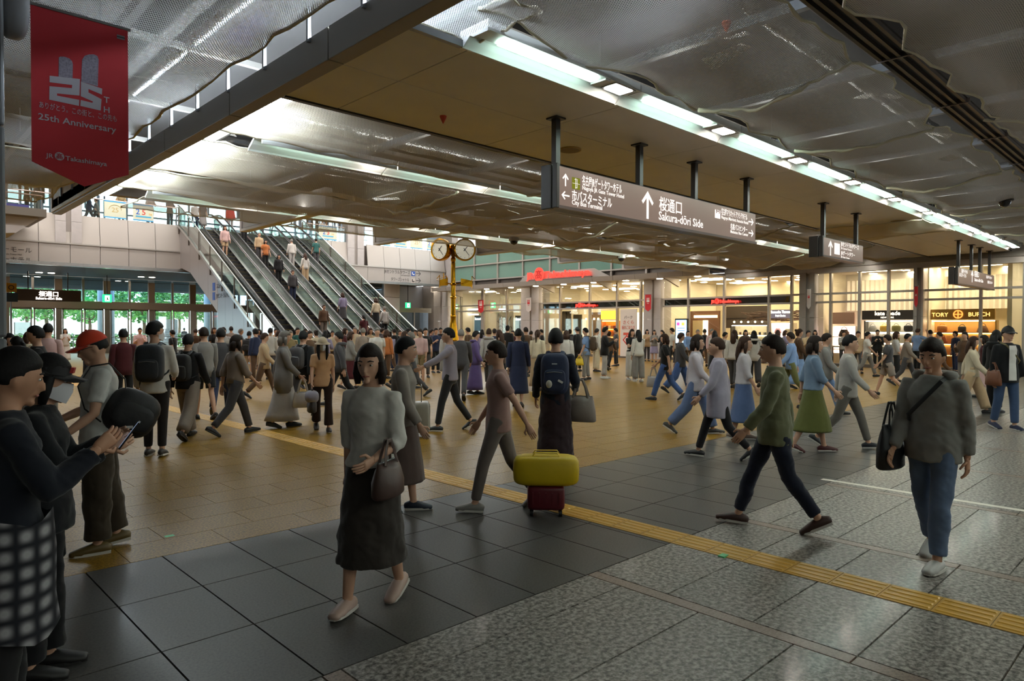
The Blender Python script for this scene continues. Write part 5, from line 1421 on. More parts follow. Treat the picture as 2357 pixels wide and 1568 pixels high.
letters('髙', .05, (p[0], YBn - .0045, p[1] - .019), '-Y', M_BRED, bn, align='CENTER', bold=.001, depth=.0006)
a, b_ = bp(269, 79), bp(287, 93); build(MB().box(a[0], YBn - .002, b_[1], b_[0], YBn, a[1]), 'label_tab', mat('#7f7c84', .6), bn)
build(MB().box(a[0], YBn - .003, (a[1] + b_[1]) / 2 - .004, b_[0], YBn - .002, (a[1] + b_[1]) / 2 + .004), 'tab_stripe', mat('#3a2a30', .6), bn)
# ================================================================ PEOPLE
PENDING = []      # (object, voxel, extra builder, smooth passes)
SKIN = mat('#c69b82', .55, spec=.35)
SKIN2 = mat('#b98b70', .55, spec=.35)
HAIR = {'black': mat('#121011', .65, spec=.25, noise=.25, scale=70, bump=.12), 'brown': mat('#3a251b', .65, spec=.25, noise=.25, scale=70, bump=.12), 'grey': mat('#77716c', .7, spec=.2, noise=.2, scale=70, bump=.12), 'darkbrown': mat('#21150f', .65, spec=.25, noise=.25, scale=70, bump=.12)}
def cloth(h): return mat(h, .85, spec=.2, noise=.07, scale=9, bump=.25, sheen=.15)
SHOE = lambda h: mat(h, .5)
M_MASK = mat('#d5d5da', .8); M_EYE = mat('#d8d4ce', .3); M_IRIS = mat('#1a1210', .2); M_LIP = mat('#96564c', .5); M_BROW = mat('#1c1412', .8)

POSES = {   # per limb: thigh angle (deg, + forward), knee bend; arms: (forward, outward, elbow bend)
    'stand': dict(legs=((1, 2), (-1, 2)), arms=((2, 7, 8), (2, 7, 8))),
    'stand2': dict(legs=((5, 4), (-3, 3)), arms=((6, 9, 20), (-4, 8, 10))),
    'walk': dict(legs=((24, 8), (-20, 22)), arms=((-20, 7, 14), (20, 7, 24))),
    'walk2': dict(legs=((-18, 26), (22, 6)), arms=((18, 7, 22), (-18, 7, 12))),
    'stroll': dict(legs=((13, 6), (-12, 14)), arms=((-10, 7, 12), (12, 7, 18))),
    'phone': dict(legs=((2, 3), (-2, 3)), arms=((22, 6, 98), (24, 6, 92))),
    'phone1': dict(legs=((3, 3), (-2, 4)), arms=((2, 8, 10), (26, 6, 100))),
    'bagarm': dict(legs=((6, 4), (-6, 8)), arms=((0, 7, 10), (8, 12, 75))),
    'pocket': dict(legs=((4, 3), (-3, 4)), arms=((14, 8, 44), (12, 8, 46))),
    'pull': dict(legs=((20, 8), (-18, 20)), arms=((-34, 10, 6), (14, 7, 20))),
    'reach': dict(legs=((18, 8), (-16, 18)), arms=((52, 14, 12), (-12, 8, 12))),
    'wave': dict(legs=((2, 3), (-2, 3)), arms=((2, 7, 10), (70, 25, 125))),
    'rail': dict(legs=((3, 4), (-3, 4)), arms=((35, 14, 60), (35, 14, 60))),
    'crossed': dict(legs=((3, 3), (-2, 3)), arms=((22, 2, 105), (24, 4, 100))),
}
def rx(v, a): c_, s_ = cos(a), sin(a); return Vector((v.x, v.y * c_ - v.z * s_, v.y * s_ + v.z * c_))
NPEOPLE = 0
class Fig: pass
def skeleton(H, pose, lean=0.0, nod=0.0, turn=0.0, female=False, build_=1.0, legs=None, arms=None):
    P = POSES[pose]; s = H / 1.70; f = Fig(); f.s = s; f.female = female; f.b = build_
    legs = legs or P['legs']; arms = arms or P['arms']
    th, sh = .425 * s, .395 * s
    hipw = .092 * s * (1.04 if female else 1.0)
    f.legs = []
    low = 9
    for i, sd in enumerate((-1, 1)):
        a, k = radians(legs[i][0]), radians(legs[i][1])
        hip = Vector((sd * hipw, 0, 0))
        knee = hip + Vector((0, sin(a), -cos(a))) * th
        ank = knee + Vector((0, sin(a - k), -cos(a - k))) * sh
        pitch = min(0.0, (a - k) * .75) if a < 0 else max(0.0, (a - k) * .35)
        sole = ank.z - .085 * s + (-.0 if pitch >= 0 else .0) - abs(sin(pitch)) * (.15 * s if pitch < 0 else .06 * s)
        f.legs.append([hip, knee, ank, pitch]); low = min(low, sole)
    pz_ = -low
    for L in f.legs:
        for j in range(3): L[j] = L[j] + Vector((0, 0, pz_))
    for L in f.legs:      # both soles reach the floor
        a_ = L[3]; so = L[2].z - .085 * s - abs(sin(a_)) * (.15 * s if a_ < 0 else .06 * s)
        dz = min(so, .07 * s); L[1] = L[1] - Vector((0, 0, dz * .5)); L[2] = L[2] - Vector((0, 0, dz))
    f.pel = Vector((0, 0, pz_))
    la = radians(lean)
    def up(v): return f.pel + rx(v, -la)          # torso frame: leans forward about the pelvis
    f.up = up
    f.neck = up(Vector((0, -.005 * s, .545 * s)))
    sw = .169 * s * (.90 if female else 1.0) * (.5 + .5 * build_)
    f.sw = sw
    f.arms = []
    for i, sd in enumerate((-1, 1)):
        a, o, e = [radians(q) for q in arms[i]]
        shd = up(Vector((sd * sw, -.005 * s, .442 * s)))
        d = rx(Vector((sd * sin(o), sin(a) * cos(o), -cos(a) * cos(o))).normalized(), -la * .3)
        el = shd + d * (.285 * s)
        inw = .35 * sin(e) * (1 if e > 1 else .4)
        d2 = rx(Vector((sd * sin(o) * .6 - sd * inw, sin(a + e), -cos(a + e))).normalized(), -la * .3)
        wr_ = el + d2 * (.245 * s)
        f.arms.append([shd, el, wr_, d2])
    f.nod, f.turn = radians(nod), radians(turn)
    f.head = f.neck + rx(rx(Vector((0, .03 * s, .115 * s)), -la * .6), -f.nod * .4)
    return f
def headM(f):
    return Matrix.Translation(f.head) @ Matrix.Rotation(-f.turn, 4, 'Z') @ Matrix.Rotation(-f.nod, 4, 'X')
def hand_mb(f, i, mb, curl=.5):
    sd = -1 if i == 0 else 1
    shd, el, wr_, d = f.arms[i]; s = f.s
    # palm faces the thigh / inwards
    inw = Vector((-sd, 0, 0)); pal = (inw - d * inw.dot(d)).normalized(); wid = d.cross(pal).normalized()
    if wid.y < 0: wid = -wid           # thumb side forward
    pc = wr_ + d * .045 * s
    mb.tube([wr_ - d * .01 * s, wr_ + d * .02 * s, pc + d * .03 * s, pc + d * .045 * s], [(.024 * s, .02 * s), (.033 * s, .016 * s), (.038 * s, .0145 * s), (.034 * s, .012 * s)], 8, up=pal, round_ends=False)
    for k, (o, l) in enumerate(((.026, .066), (.009, .075), (-.009, .07), (-.026, .055))):
        b = pc + d * .04 * s + wid * o * s; pts = [b]; dd = d.copy()
        for q in range(3):
            dd = (dd + pal * curl * (.45 + .25 * q)).normalized(); pts.append(pts[-1] + dd * l * s / 3)
        mb.tube(pts, [.0088 * s, .0085 * s, .008 * s, .0068 * s], 6, round_ends=True)
    b = wr_ + d * .03 * s + wid * .03 * s
    t1 = b + (d * .55 + wid * .75 + pal * .3).normalized() * .035 * s
    mb.tube([b - wid * .012 * s, b, t1, t1 + (d * .8 + pal * .55).normalized() * .03 * s], [.012 * s, .0115 * s, .0105 * s, .008 * s], 6, round_ends=True)
def body_mb(f, mb, face=True, legk=(1, 1)):
    s, b = f.s, f.b
    T = lambda z, ax, ay, cyy=0: [f.up(Vector((ax * s * b * cos(2 * pi * k / 14), (cyy + ay * b * sin(2 * pi * k / 14)) * s, z * s))) for k in range(14)]
    w_ = .9 if f.female else 1.0
    mb.rings([T(-.10, .10, .07), T(-.05, .15, .10), T(.02, .163, .112), T(.10, .145 * w_, .10), T(.18, .128 * w_, .092), T(.27, .142 * w_, .102), T(.36, .158 * w_, .112, .008), T(.42, .153 * w_, .1), T(.47, .122 * w_, .078), T(.51, .078, .06), T(.55, .05, .05)])
    mb.tube([f.neck - Vector((0, 0, .05 * s)), f.neck + (f.head - f.neck) * .3, f.head], [.058 * s, .052 * s, .054 * s], 10)
    n0 = len(mb.v); M = headM(f) @ Matrix.Scale(s, 4)
    def hf(p):
        q = Vector(p)
        if q.z < 0:      # narrow jaw, chin forward
            k = -q.z; q.x *= 1 - .38 * k * k; q.y = q.y * (1 - .22 * k) + .12 * k * k
        return q
    mb.ell((0, 0, 0), (.077, .097, .118), 16, 12, hf)
    if face:
        mb.tube([(0, .092, .012), (0, .106, -.012), (0, .113, -.03), (0, .098, -.038)], [.009, .0115, .015, .009], 8)     # nose
        mb.tube([(0, .09, -.062), (0, .096, -.068)], [(.022, .012), (.016, .01)], 8)
        mb.ell((0, .078, -.098), (.026, .022, .018), 8, 6)
        for sd in (-1, 1):
            mb.ell((sd * .079, -.008, -.012), (.012, .02, .032), 8, 6)
            mb.ell((sd * .035, .082, .026), (.024, .014, .008), 8, 6)
    mb.xform(M, n0)
    for i in (0, 1):
        shd, el, wr_, d = f.arms[i]
        mb.tube([shd + (f.neck - shd) * .42 - Vector((0, 0, .025 * s)), shd - Vector((0, 0, .004 * s)), shd + (el - shd) * .35, el, el + (wr_ - el) * .3, wr_, wr_ + d * .015 * s], [(.036 * s * b,) * 2, (.046 * s * b,) * 2, (.046 * s * b,) * 2, (.037 * s,) * 2, (.038 * s,) * 2, (.025 * s,) * 2, (.024 * s,) * 2], 10)
        hip, kn, an, pt = f.legs[i]
        mb.tube([hip + Vector((0, 0, .05 * s)), hip + (kn - hip) * .25, kn, kn + (an - kn) * .3 - Vector((0, .008, 0)), an, an - Vector((0, 0, .03 * s))], [.085 * s * b * legk[0], .08 * s * b * legk[0], .054 * s * legk[1], .053 * s * legk[1], .034 * s, .036 * s], 10)
        foot(f, i, mb, .0)
def foot(f, i, mb, g, sole=False):
    hip, kn, an, pt = f.legs[i]; s = f.s
    R = Matrix.Rotation(pt, 4, 'X') if pt < 0 else Matrix.Rotation(pt, 4, 'X')
    n0 = len(mb.v)
    if not sole:
        mb.tube([(0, -.062 * s, -.048 * s), (0, -.03 * s, -.042 * s), (0, .04 * s, -.046 * s), (0, .11 * s, -.058 * s), (0, .165 * s, -.066 * s)], [((.028 + g) * s, (.034 + g) * s), ((.036 + g) * s, (.042 + g) * s), ((.040 + g) * s, (.037 + g) * s), ((.045 + g) * s, (.026 + g) * s), ((.034 + g) * s, (.017 + g) * s)], 10, up=(0, 0, 1), round_ends=True)
    else:
        o = [(-.034, -.085), (.034, -.085), (.042, -.02), (.048, .08), (.042, .15), (.018, .185), (-.018, .185), (-.042, .15), (-.048, .08), (-.042, -.02)]
        mb.prism([(x * s, y * s) for x, y in o], 'z', -.085 * s, -.064 * s)
    mb.xform(Matrix.Translation(an) @ R, n0)
def limb_pts(a, b, c, u0, u1):
    """points along a two segment limb between fractions u0..u1 (0..2)"""
    def at(u): return a + (b - a) * u if u <= 1 else b + (c - b) * (u - 1)
    us = sorted({u0, u1, *[q for q in (.25, .5, .75, 1.0, 1.25, 1.5, 1.75) if u0 < q < u1]})
    return [(u, at(u)) for u in us]
def top_mb(f, mb, style, g):
    s, b = f.s, f.b; w_ = .9 if f.female else 1.0
    hem = {'tee': -.10, 'shirt': -.12, 'knit': -.07, 'jacket': -.14, 'crop': .05, 'long': -.30, 'tucked': .03, 'hoodie': -.12, 'blouse': .0}[style]
    fl = {'jacket': .02, 'long': .035, 'hoodie': .02, 'knit': .012, 'blouse': .012}.get(style, .006)
    T = lambda z, ax, ay, cyy=0: [f.up(Vector(((ax * b + g) * s * cos(2 * pi * k / 16), (cyy + (ay * b + g) * sin(2 * pi * k / 16)) * s, z * s))) for k in range(16)]
    r = [T(hem, .162 + fl, .115 + fl)]
    if hem < -.02: r.append(T(.02, .163 + fl, .112 + fl))
    r += [T(.10, .150 * w_ + fl * .6, .104 + fl * .6), T(.18, .137 * w_ + fl * .5, .098 + fl * .5), T(.27, .147 * w_ + fl * .5, .106), T(.36, .160 * w_, .114, .008), T(.42, .154 * w_, .102), T(.465, .124 * w_, .08), T(.5, .088, .066), T(.518, .074, .06)]
    mb.rings(r)
    sl = {'tee': .72, 'crop': .6, 'tucked': .8, 'blouse': 1.3}.get(style, 1.9)
    for i in (0, 1):
        shd, el, wr_, d = f.arms[i]
        pp = limb_pts(shd, el, wr_, 0.0, sl)
        rad = lambda u: (.047 - .006 * u if u <= 1 else .042 - .012 * (u - 1)) * (1 if u > 1 else b)
        k_ = 1.15 if style in ('knit', 'jacket', 'hoodie', 'blouse') else 1.0
        mb.tube([shd + (f.neck - shd) * .42 - Vector((0, 0, .032 * s))] + [p for u, p in pp], [(.038 * b + g * .6) * s] + [(rad(u) + g * k_ + .004) * s for u, p in pp], 10)
def bottom_mb(f, mb, style, g):
    s, b = f.s, f.b
    T = lambda z, ax, ay, cyy=0: [f.up(Vector(((ax * b + g) * s * cos(2 * pi * k / 16), (cyy + (ay * b + g) * sin(2 * pi * k / 16)) * s, z * s))) for k in range(16)]
    if style in ('skirt', 'longskirt', 'midskirt', 'dress'):
        end = {'skirt': .46, 'midskirt': .30, 'longskirt': .13, 'dress': .30}[style]
        k1, k2 = f.legs[0][1], f.legs[1][1]; a1, a2 = f.legs[0][2], f.legs[1][2]
        def ring(z, wx, pad):
            t = (f.pel.z - z) / max(.01, f.pel.z - .09 * s)
            def at(L):
                hip, kn, an, _ = L
                return hip + (kn - hip) * (t / .52) if t < .52 else kn + (an - kn) * ((t - .52) / .48)
            p, q = at(f.legs[0]), at(f.legs[1]); c = (p + q) / 2; ry = abs(p.y - q.y) / 2 + pad
            return [Vector((c.x + wx * s * cos(2 * pi * k / 16), c.y + ry * s * sin(2 * pi * k / 16) * 1.0, z)) for k in range(16)]
        rr = [T(.15, .13, .095), T(.10, .145, .102), T(.0, .168, .12)]
        n = 6; z0 = f.pel.z - .1 * s
        for j in range(n + 1):
            z = z0 + (end * s - z0) * j / n
            rr.append(ring(z, .175 + .05 * j / n + g, .12 + .02 * j / n + g))
        mb.rings(rr[::-1]); return
    mb.rings([T(-.12, .11, .085), T(-.06, .155, .105), T(.02, .166, .115), T(.09, .152, .105), T(.14, .14, .1)])
    wide = {'pants': 0, 'slim': -.001, 'wide': .035, 'jeans': .006, 'flare': .02, 'shorts': .02}[style]
    u1 = .8 if style == 'shorts' else 1.93
    for i in (0, 1):
        hip, kn, an, pt = f.legs[i]
        pp = limb_pts(hip + Vector((0, 0, .03 * s)), kn, an, 0.0, u1)
        def rad(u):
            base = .088 * b - .03 * u * b if u <= 1 else .058 - .012 * (u - 1)
            return base + g + wide * (min(u, 1) if style != 'flare' else max(0, u - .9) * 1.6)
        mb.tube([p for u, p in pp], [rad(u) * s for u, p in pp], 12)
def hair_mb(f, mb, style):
    M = headM(f) @ Matrix.Scale(f.s, 4); n0 = len(mb.v)
    puff = {'short': 1.10, 'bowl': 1.2, 'bob': 1.14, 'long': 1.1, 'tail': 1.08, 'bun': 1.08, 'crop': 1.05, 'messy': 1.17}[style]
    def hf(p):
        q = Vector(p)
        cl = lambda t: max(0.0, min(1.0, t))
        jag = .05 * mnoise.noise(Vector((q.x * 4 + f.s * 31, q.y * 4, q.z * 4)))
        if style in ('bob', 'long'): face = cl(min((q.y - .36) / .12, (.5 - q.z + jag) / .14))
        else: face = cl(min((q.y - .18 + jag) / .16, (.56 - .25 * abs(q.x) - q.z + jag * 2) / .16))
        low = cl(((-.30 if style in ('short', 'crop', 'messy', 'bowl') else -.75) - q.z + jag * 2) / .22)
        k_ = max(face, low)
        if style in ('short', 'crop', 'messy', 'tail', 'bun'): k_ = max(k_, .85 * cl(min((q.y + .12) / .16, (.0 - q.z + jag * 2) / .16)))
        r = puff + (.80 - puff) * k_
        if style in ('messy', 'bowl') and r > 1: r += .035 * mnoise.noise(q * 5 + Vector((f.s * 50, 0, 0)))
        q = q * r
        if q.z < 0: q.x *= 1 - .2 * q.z * q.z
        return q
    mb.ell((0, -.006, .008), (.078, .100, .118), 26, 20, hf)
    if style == 'long':
        mb.tube([(0, -.075, .03), (0, -.1, -.08), (0, -.115, -.2), (0, -.105, -.33)], [(.075, .035), (.088, .04), (.085, .032), (.05, .015)], 10, up=(0, 1, 0))
        for sd in (-1, 1): mb.tube([(sd * .065, .01, .02), (sd * .082, .0, -.08), (sd * .085, .0, -.17)], [.026, .03, .016], 8)
    elif style == 'bob':
        mb.tube([(0, -.06, .02), (0, -.075, -.06), (0, -.07, -.14)], [(.085, .05), (.095, .055), (.075, .04)], 10, up=(0, 1, 0))
        for sd in (-1, 1): mb.tube([(sd * .07, .01, .02), (sd * .082, .01, -.06), (sd * .078, .015, -.125)], [.028, .03, .018], 8)
    elif style == 'tail':
        mb.tube([(0, -.095, .03), (0, -.13, .0), (0, -.135, -.1), (0, -.12, -.24)], [.025, .032, .03, .01], 8)
    elif style == 'bun':
        mb.ell((0, -.1, .075), (.04, .04, .038), 10, 8)
    mb.xform(M, n0)
def shape(name, root, fn, m, voxel, extra=None, label=None):
    mb = MB(); fn(mb)
    o = build(mb, name, m, root, smooth=True, crease=0, local=True, label=label)
    if voxel:
        md = o.modifiers.new('fuse', 'REMESH'); md.mode = 'VOXEL'; md.voxel_size = voxel; md.use_smooth_shade = True
        sm_ = o.modifiers.new('soften', 'SMOOTH'); sm_.iterations = 3 if voxel < .02 else 2; sm_.factor = .5
    PENDING.append((o, extra, voxel if name not in ('body', 'hair', 'shoe') else 0)) if (voxel or extra) else None
    return o
def person(label, px, d, H, face, top, bottom, hair, shoes='#1d1b1c', pose='stand', female=False, near=0, loc=None, group=None, skin=None,
           lean=0, nod=4, turn=0, mask=False, hat=None, glasses=False, bld=1.0, legs=None, arms=None, curl=.5, z=0.0, heading=None, hem=None):
    """face: 0 looks away from the camera, 180 towards it, 90 to the right of the picture"""
    global NPEOPLE
    NPEOPLE += 1
    p = Vector(loc) if loc is not None else gd(px, d)
    p.z = z
    hd_ = heading if heading is not None else atan2(p.y, p.x) - radians(face)
    root = thing('person', label, 'person', p, hd_ - pi / 2, group)
    if bottom[0] in ('longskirt', 'midskirt', 'dress', 'skirt'):
        q_ = {'longskirt': .45, 'midskirt': .62}.get(bottom[0], .7)
        legs = [(a * q_, k * q_) for a, k in (legs or POSES[pose]['legs'])]
    f = skeleton(H, pose, lean, nod, turn, female, bld, legs, arms); f.root = root
    vb, vc = {2: (.0105, .013), 1: (.016, .02), 0: (.024, 0)}[near]
    sk = skin or SKIN
    ex = MB()
    for i in (0, 1): hand_mb(f, i, ex, curl)
    shape('body', root, lambda mb: body_mb(f, mb, near > 0, (.72, 1) if 'skirt' in bottom[0] or bottom[0] == 'dress' else (.72, 1) if bottom[0] == 'shorts' else (.84, .82)), sk, vb, ex)
    g = .011 if near else .016
    if top[0] != 'none': shape({'tee': 'tshirt', 'shirt': 'shirt', 'knit': 'sweater', 'jacket': 'jacket', 'crop': 'short_top', 'long': 'long_coat', 'tucked': 'tshirt', 'hoodie': 'hoodie', 'blouse': 'blouse'}[top[0]], root, lambda mb: top_mb(f, mb, top[0], g), cloth(top[1]) if isinstance(top[1], str) else top[1], vc)
    shape({'pants': 'trousers', 'slim': 'trousers', 'wide': 'wide_trousers', 'jeans': 'jeans', 'flare': 'flared_trousers', 'shorts': 'shorts'}.get(bottom[0], 'skirt'), root, lambda mb: bottom_mb(f, mb, bottom[0], g - .004), cloth(bottom[1]) if isinstance(bottom[1], str) else bottom[1], vc)
    if top[0] == 'hoodie': shape('hood', root, lambda mb: mb.tube([f.up(Vector((.11 * f.s * cos(a), (-.03 - .075 * sin(a)) * f.s, .515 * f.s))) for a in [pi * q / 8 for q in range(-1, 10)]], [(.05 * f.s, .04 * f.s)] * 11, 8, round_ends=True), cloth(top[1]), 0)
    if hair: shape('hair', root, lambda mb: hair_mb(f, mb, hair[0]), HAIR[hair[1]], 0)
    for i in (0, 1):
        o = shape('shoe', root, lambda mb: foot(f, i, mb, .008), SHOE(shoes), 0)
        mb = MB(); foot(f, i, mb, 0, True); build(mb, 'sole', mat('#c9c4bd' if shoes != '#1d1b1c' else '#2a2828', .6), o, local=True)
    M = headM(f) @ Matrix.Scale(f.s, 4)
    if near > 0 or mask:
        if not mask:
            q = MB().tube([(-.024, .088, -.064), (0, .097, -.062), (.024, .088, -.064)], [.004, .007, .004], 6); q.xform(M); build(q, 'mouth', M_LIP, root, smooth=True, local=True)
        if near > 0:
            for sd in (-1, 1):
                q = MB().ell((sd * .033, .081, .008), (.014, .008, .0075), 10, 6); q.xform(M); e = build(q, 'eye', M_EYE, root, smooth=True, local=True)
                q = MB().ell((sd * .033, .0875, .008), (.006, .004, .006), 8, 6); q.xform(M); build(q, 'iris', M_IRIS, e, smooth=True, local=True)
                q = MB().tube([(sd * .017, .09, .03), (sd * .034, .09, .036), (sd * .052, .076, .03)], [.0035, .005, .003], 6); q.xform(M); build(q, 'eyebrow', M_BROW, root, smooth=True, local=True)
    if mask:
        q = MB().rings([[(x * k1, y, z_) for x, y, z_ in row] for row, k1 in (([(-.07, .02, .0), (-.045, .078, -.002), (0, .118, -.002), (.045, .078, -.002), (.07, .02, .0), (.06, .015, -.001), (0, .06, -.001), (-.06, .015, -.001)], 1), ([(-.072, .015, -.04), (-.05, .082, -.045), (0, .125, -.045), (.05, .082, -.045), (.072, .015, -.04), (.06, .01, -.04), (0, .06, -.04), (-.06, .01, -.04)], 1), ([(-.06, .015, -.085), (-.04, .07, -.1), (0, .108, -.112), (.04, .07, -.1), (.06, .015, -.085), (.05, .01, -.085), (0, .05, -.09), (-.05, .01, -.085)], 1))])
        q.xform(M); build(q, 'face_mask', M_MASK, root, smooth=True, local=True)
        q = MB()
        for sd in (-1, 1):
            q.tube([(sd * .068, .02, -.003), (sd * .082, -.012, .01), (sd * .082, -.02, -.03), (sd * .07, .015, -.05)], .0025, 5)
        q.xform(M); build(q, 'mask_loop', M_MASK, root, local=True)
    if hat:
        kind, h = hat; mh = mat(h, .8, sheen=.2)
        if kind == 'cap':
            def cap(mb):
                def hf(v):
                    v = Vector(v)
                    if v.z < .22: v.z = .22 + (v.z - .22) * .12
                    return v * 1.0
                mb.ell((0, -.008, .012), (.089, .112, .125), 20, 14, hf)
            c_ = MB(); cap(c_); c_.xform(M); co = build(c_, 'cap', mh, root, smooth=True, local=True, crease=60)
            bm_ = MB(); rows = []
            for t, y in ((0, .075), (.5, .13), (1.0, .178)):
                w_ = [.082, .078, .045][int(t * 2)]; zz = .048 - .012 * t
                rows.append([(w_ * q, y + (.0 if abs(q) < 1 else -.03 - .01 * t) - .018 * q * q, zz - .022 * q * q) for q in (-1, -.6, 0, .6, 1)] + [(w_ * q, y + (.0 if abs(q) < 1 else -.03 - .01 * t) - .018 * q * q, zz - .022 * q * q - .006) for q in (1, .6, 0, -.6, -1)])
            bm_.rings(rows); bm_.xform(M); build(bm_, 'brim', mh, co, smooth=True, local=True)
            bt = MB().ell((0, -.008, .139), (.009, .009, .005), 8, 6); bt.xform(M); build(bt, 'button', mh, co, smooth=True, local=True)
        else:
            def hf(v):
                v = Vector(v)
                if v.z < .2: v.z = .2 + (v.z - .2) * .1
                return v
            q = MB().ell((0, -.005, .015), (.095, .115, .125), 20, 12, hf)
            q.lathe([(.1, .04), (.135, .015), (.14, .008), (.132, .004), (.098, .026)], (0, -.005, 0), 24, cap=False)
            q.xform(M); build(q, 'bucket_hat', mh, root, smooth=True, local=True, crease=60)
    if glasses:
        q = MB()
        for sd in (-1, 1):
            q.tube([(sd * .034 + .022 * cos(a * pi / 6), .099, .008 + .018 * sin(a * pi / 6)) for a in range(12)], .0022, 5, closed=True)
            q.tube([(sd * .056, .097, .012), (sd * .084, .02, .01), (sd * .082, -.01, .0)], .0022, 5)
        q.tube([(-.012, .101, .01), (.012, .101, .01)], .0022, 5)
        q.xform(M); build(q, 'glasses', M_BLK, root, local=True)
    return f
def follow(f, name, label, cat, group=None):
    """something carried: a thing of its own that stands at the person's place"""
    r = f.root
    return thing(name, label, cat, r.location, r.rotation_euler.z, group)
def backpack(f, label, h, big=1.0, acc=None, both=True):
    t = follow(f, 'backpack', label, 'backpack'); s = f.s; mc = mat(h, .7, noise=.1, scale=12, bump=.2)
    c = f.up(Vector((0, -.235 * s, .27 * s)))
    q = MB().sbox((0, 0, 0), (.145 * s * big, .085 * s * big, .21 * s * big), 18, 12, .5); q.xform(Matrix.Translation(c)); build(q, 'main_compartment', mc, t, smooth=True, local=True)
    q = MB().sbox((0, -.085 * s * big, -.07 * s), (.11 * s * big, .035 * s, .11 * s * big), 14, 8, .5); q.xform(Matrix.Translation(c)); pk = build(q, 'front_pocket', mc, t, smooth=True, local=True)
    q = MB().tube([(-.09 * s, -.115 * s * big, .02 * s), (0, -.125 * s * big, .03 * s), (.09 * s, -.115 * s * big, .02 * s)], .004, 5); q.xform(Matrix.Translation(c)); build(q, 'zip', M_STEEL, pk, local=True)
    for sd in (-1, 1):
        a = lambda x, y, z_: f.up(Vector((x * s, y * s, z_ * s)))
        q = MB().tube([a(sd * .075, -.16, .47), a(sd * .09, -.06, .525), a(sd * .1, .05, .5), a(sd * .12, .125, .40), a(sd * .15, .1, .26), a(sd * .15, -.04, .14), a(sd * .12, -.17, .10)], [(.025 * s, .007 * s)] * 7, 8, up=(0, 1, 0))
        build(q, 'shoulder_strap', mc, t, smooth=True, local=True)
    q = MB().tube([f.up(Vector((-.03 * s, -.2 * s, .47 * s))), f.up(Vector((0, -.2 * s, .5 * s))), f.up(Vector((.03 * s, -.2 * s, .47 * s)))], .007, 6); build(q, 'grab_loop', mc, t, local=True)
    if acc:
        q = MB().ell(tuple(c + Vector((-.06 * s, -.135 * s * big, -.11 * s))), (.035, .02, .045), 10, 8); build(q, 'charm', mat(acc, .7), t, smooth=True, local=True)
        q = MB().box(-.03, -.004, -.012, .03, .004, .012); q.xform(Matrix.Translation(c + Vector((.07 * s, -.125 * s * big, -.08 * s))) @ Matrix.Rotation(.5, 4, 'Y')); build(q, 'reflective_tag', mat('#d8d8d8', .3), t, local=True)
        q = MB().box(-.03, -.004, -.006, .03, .004, .006); q.xform(Matrix.Translation(c + Vector((0, -.1 * s * big, .12 * s)))); build(q, 'logo_tag', mat('#b9bdc4', .4), t, local=True)
    return t
def tote(f, i, label, h, w_=.17, hgt=.26, drop=.22, name='tote_bag', at=None, rough=.5, dpt=.075, spin=0.0):
    t = follow(f, name, label, 'bag'); s = f.s; m = mat(h, rough, noise=.06, scale=8, bump=.3)
    sd = -1 if i == 0 else 1
    shd, el, wr_, d = f.arms[i]
    hp = at if at is not None else wr_ + d * .075 * s
    c = hp - Vector((0, 0, drop + hgt))
    q = MB().loft([(0, dpt * .8, w_ * .92, 0, 0), (.015, dpt, w_, 0, 0), (hgt * .45, dpt * 1.02, w_ * .96, 0, 0), (hgt * .8, dpt * .7, w_ * .86, 0, 0), (hgt, dpt * .22, w_ * .8, 0, 0)], 18)
    W_ = Matrix.Translation(hp) @ Matrix.Rotation(spin, 4, 'Z') @ Matrix.Translation(-hp)
    q.xform(W_ @ Matrix.Translation(c)); build(q, 'bag_body', m, t, smooth=True, local=True, crease=60)
    for k in (-1, 1):
        q = MB().tube([c + Vector((k * dpt * .3, -w_ * .5, hgt * .93)), c + Vector((k * .012, -w_ * .3, hgt + drop * .6)), hp + Vector((k * .01, -.02, 0)), hp + Vector((k * .01, .02, 0)), c + Vector((k * .012, w_ * .3, hgt + drop * .6)), c + Vector((k * dpt * .3, w_ * .5, hgt * .93))], [(.015, .006)] * 6, 6, up=(1, 0, 0))
        q.xform(W_); build(q, 'bag_strap', m, t, smooth=True, local=True)
    q = MB().tube([c + Vector((0, -w_ * .76, hgt + .004)), c + Vector((0, w_ * .76, hgt + .004))], .006, 6); q.xform(W_); build(q, 'zip', M_STEEL, t, local=True)
    return t
def phone(f, label='dark smartphone held in the hand'):
    t = follow(f, 'smartphone', label, 'phone'); sh_, el, wr_, d = f.arms[1]
    c = wr_ + d * .10 * f.s + Vector((-.0, .01, .02))
    q = MB().box(-.036, -.004, -.075, .036, .004, .075); q.xform(Matrix.Translation(c) @ Matrix.Rotation(radians(-35), 4, 'X')); build(q, 'case', M_BLK, t, local=True)
    q = MB().box(-.032, -.0055, -.07, .032, -.004, .07); q.xform(Matrix.Translation(c) @ Matrix.Rotation(radians(-35), 4, 'X')); build(q, 'screen', emit('#a9bede', .6), t, local=True)
def shoulder_strap(f, root, sd, m):
    s = f.s; a = lambda x, y, z_: f.up(Vector((x * s, y * s, z_ * s)))
    return build(MB().tube([a(-sd * .17, -.05, .08), a(-sd * .12, .135, .22), a(0, .142, .36), a(sd * .09, .1, .48), a(sd * .1, -.03, .525), a(sd * .05, -.125, .42), a(-sd * .1, -.14, .2), a(-sd * .18, -.08, .08)], [(.014, .004)] * 8, 6, up=(0, 1, 0)), 'strap', m, root, smooth=True, local=True)
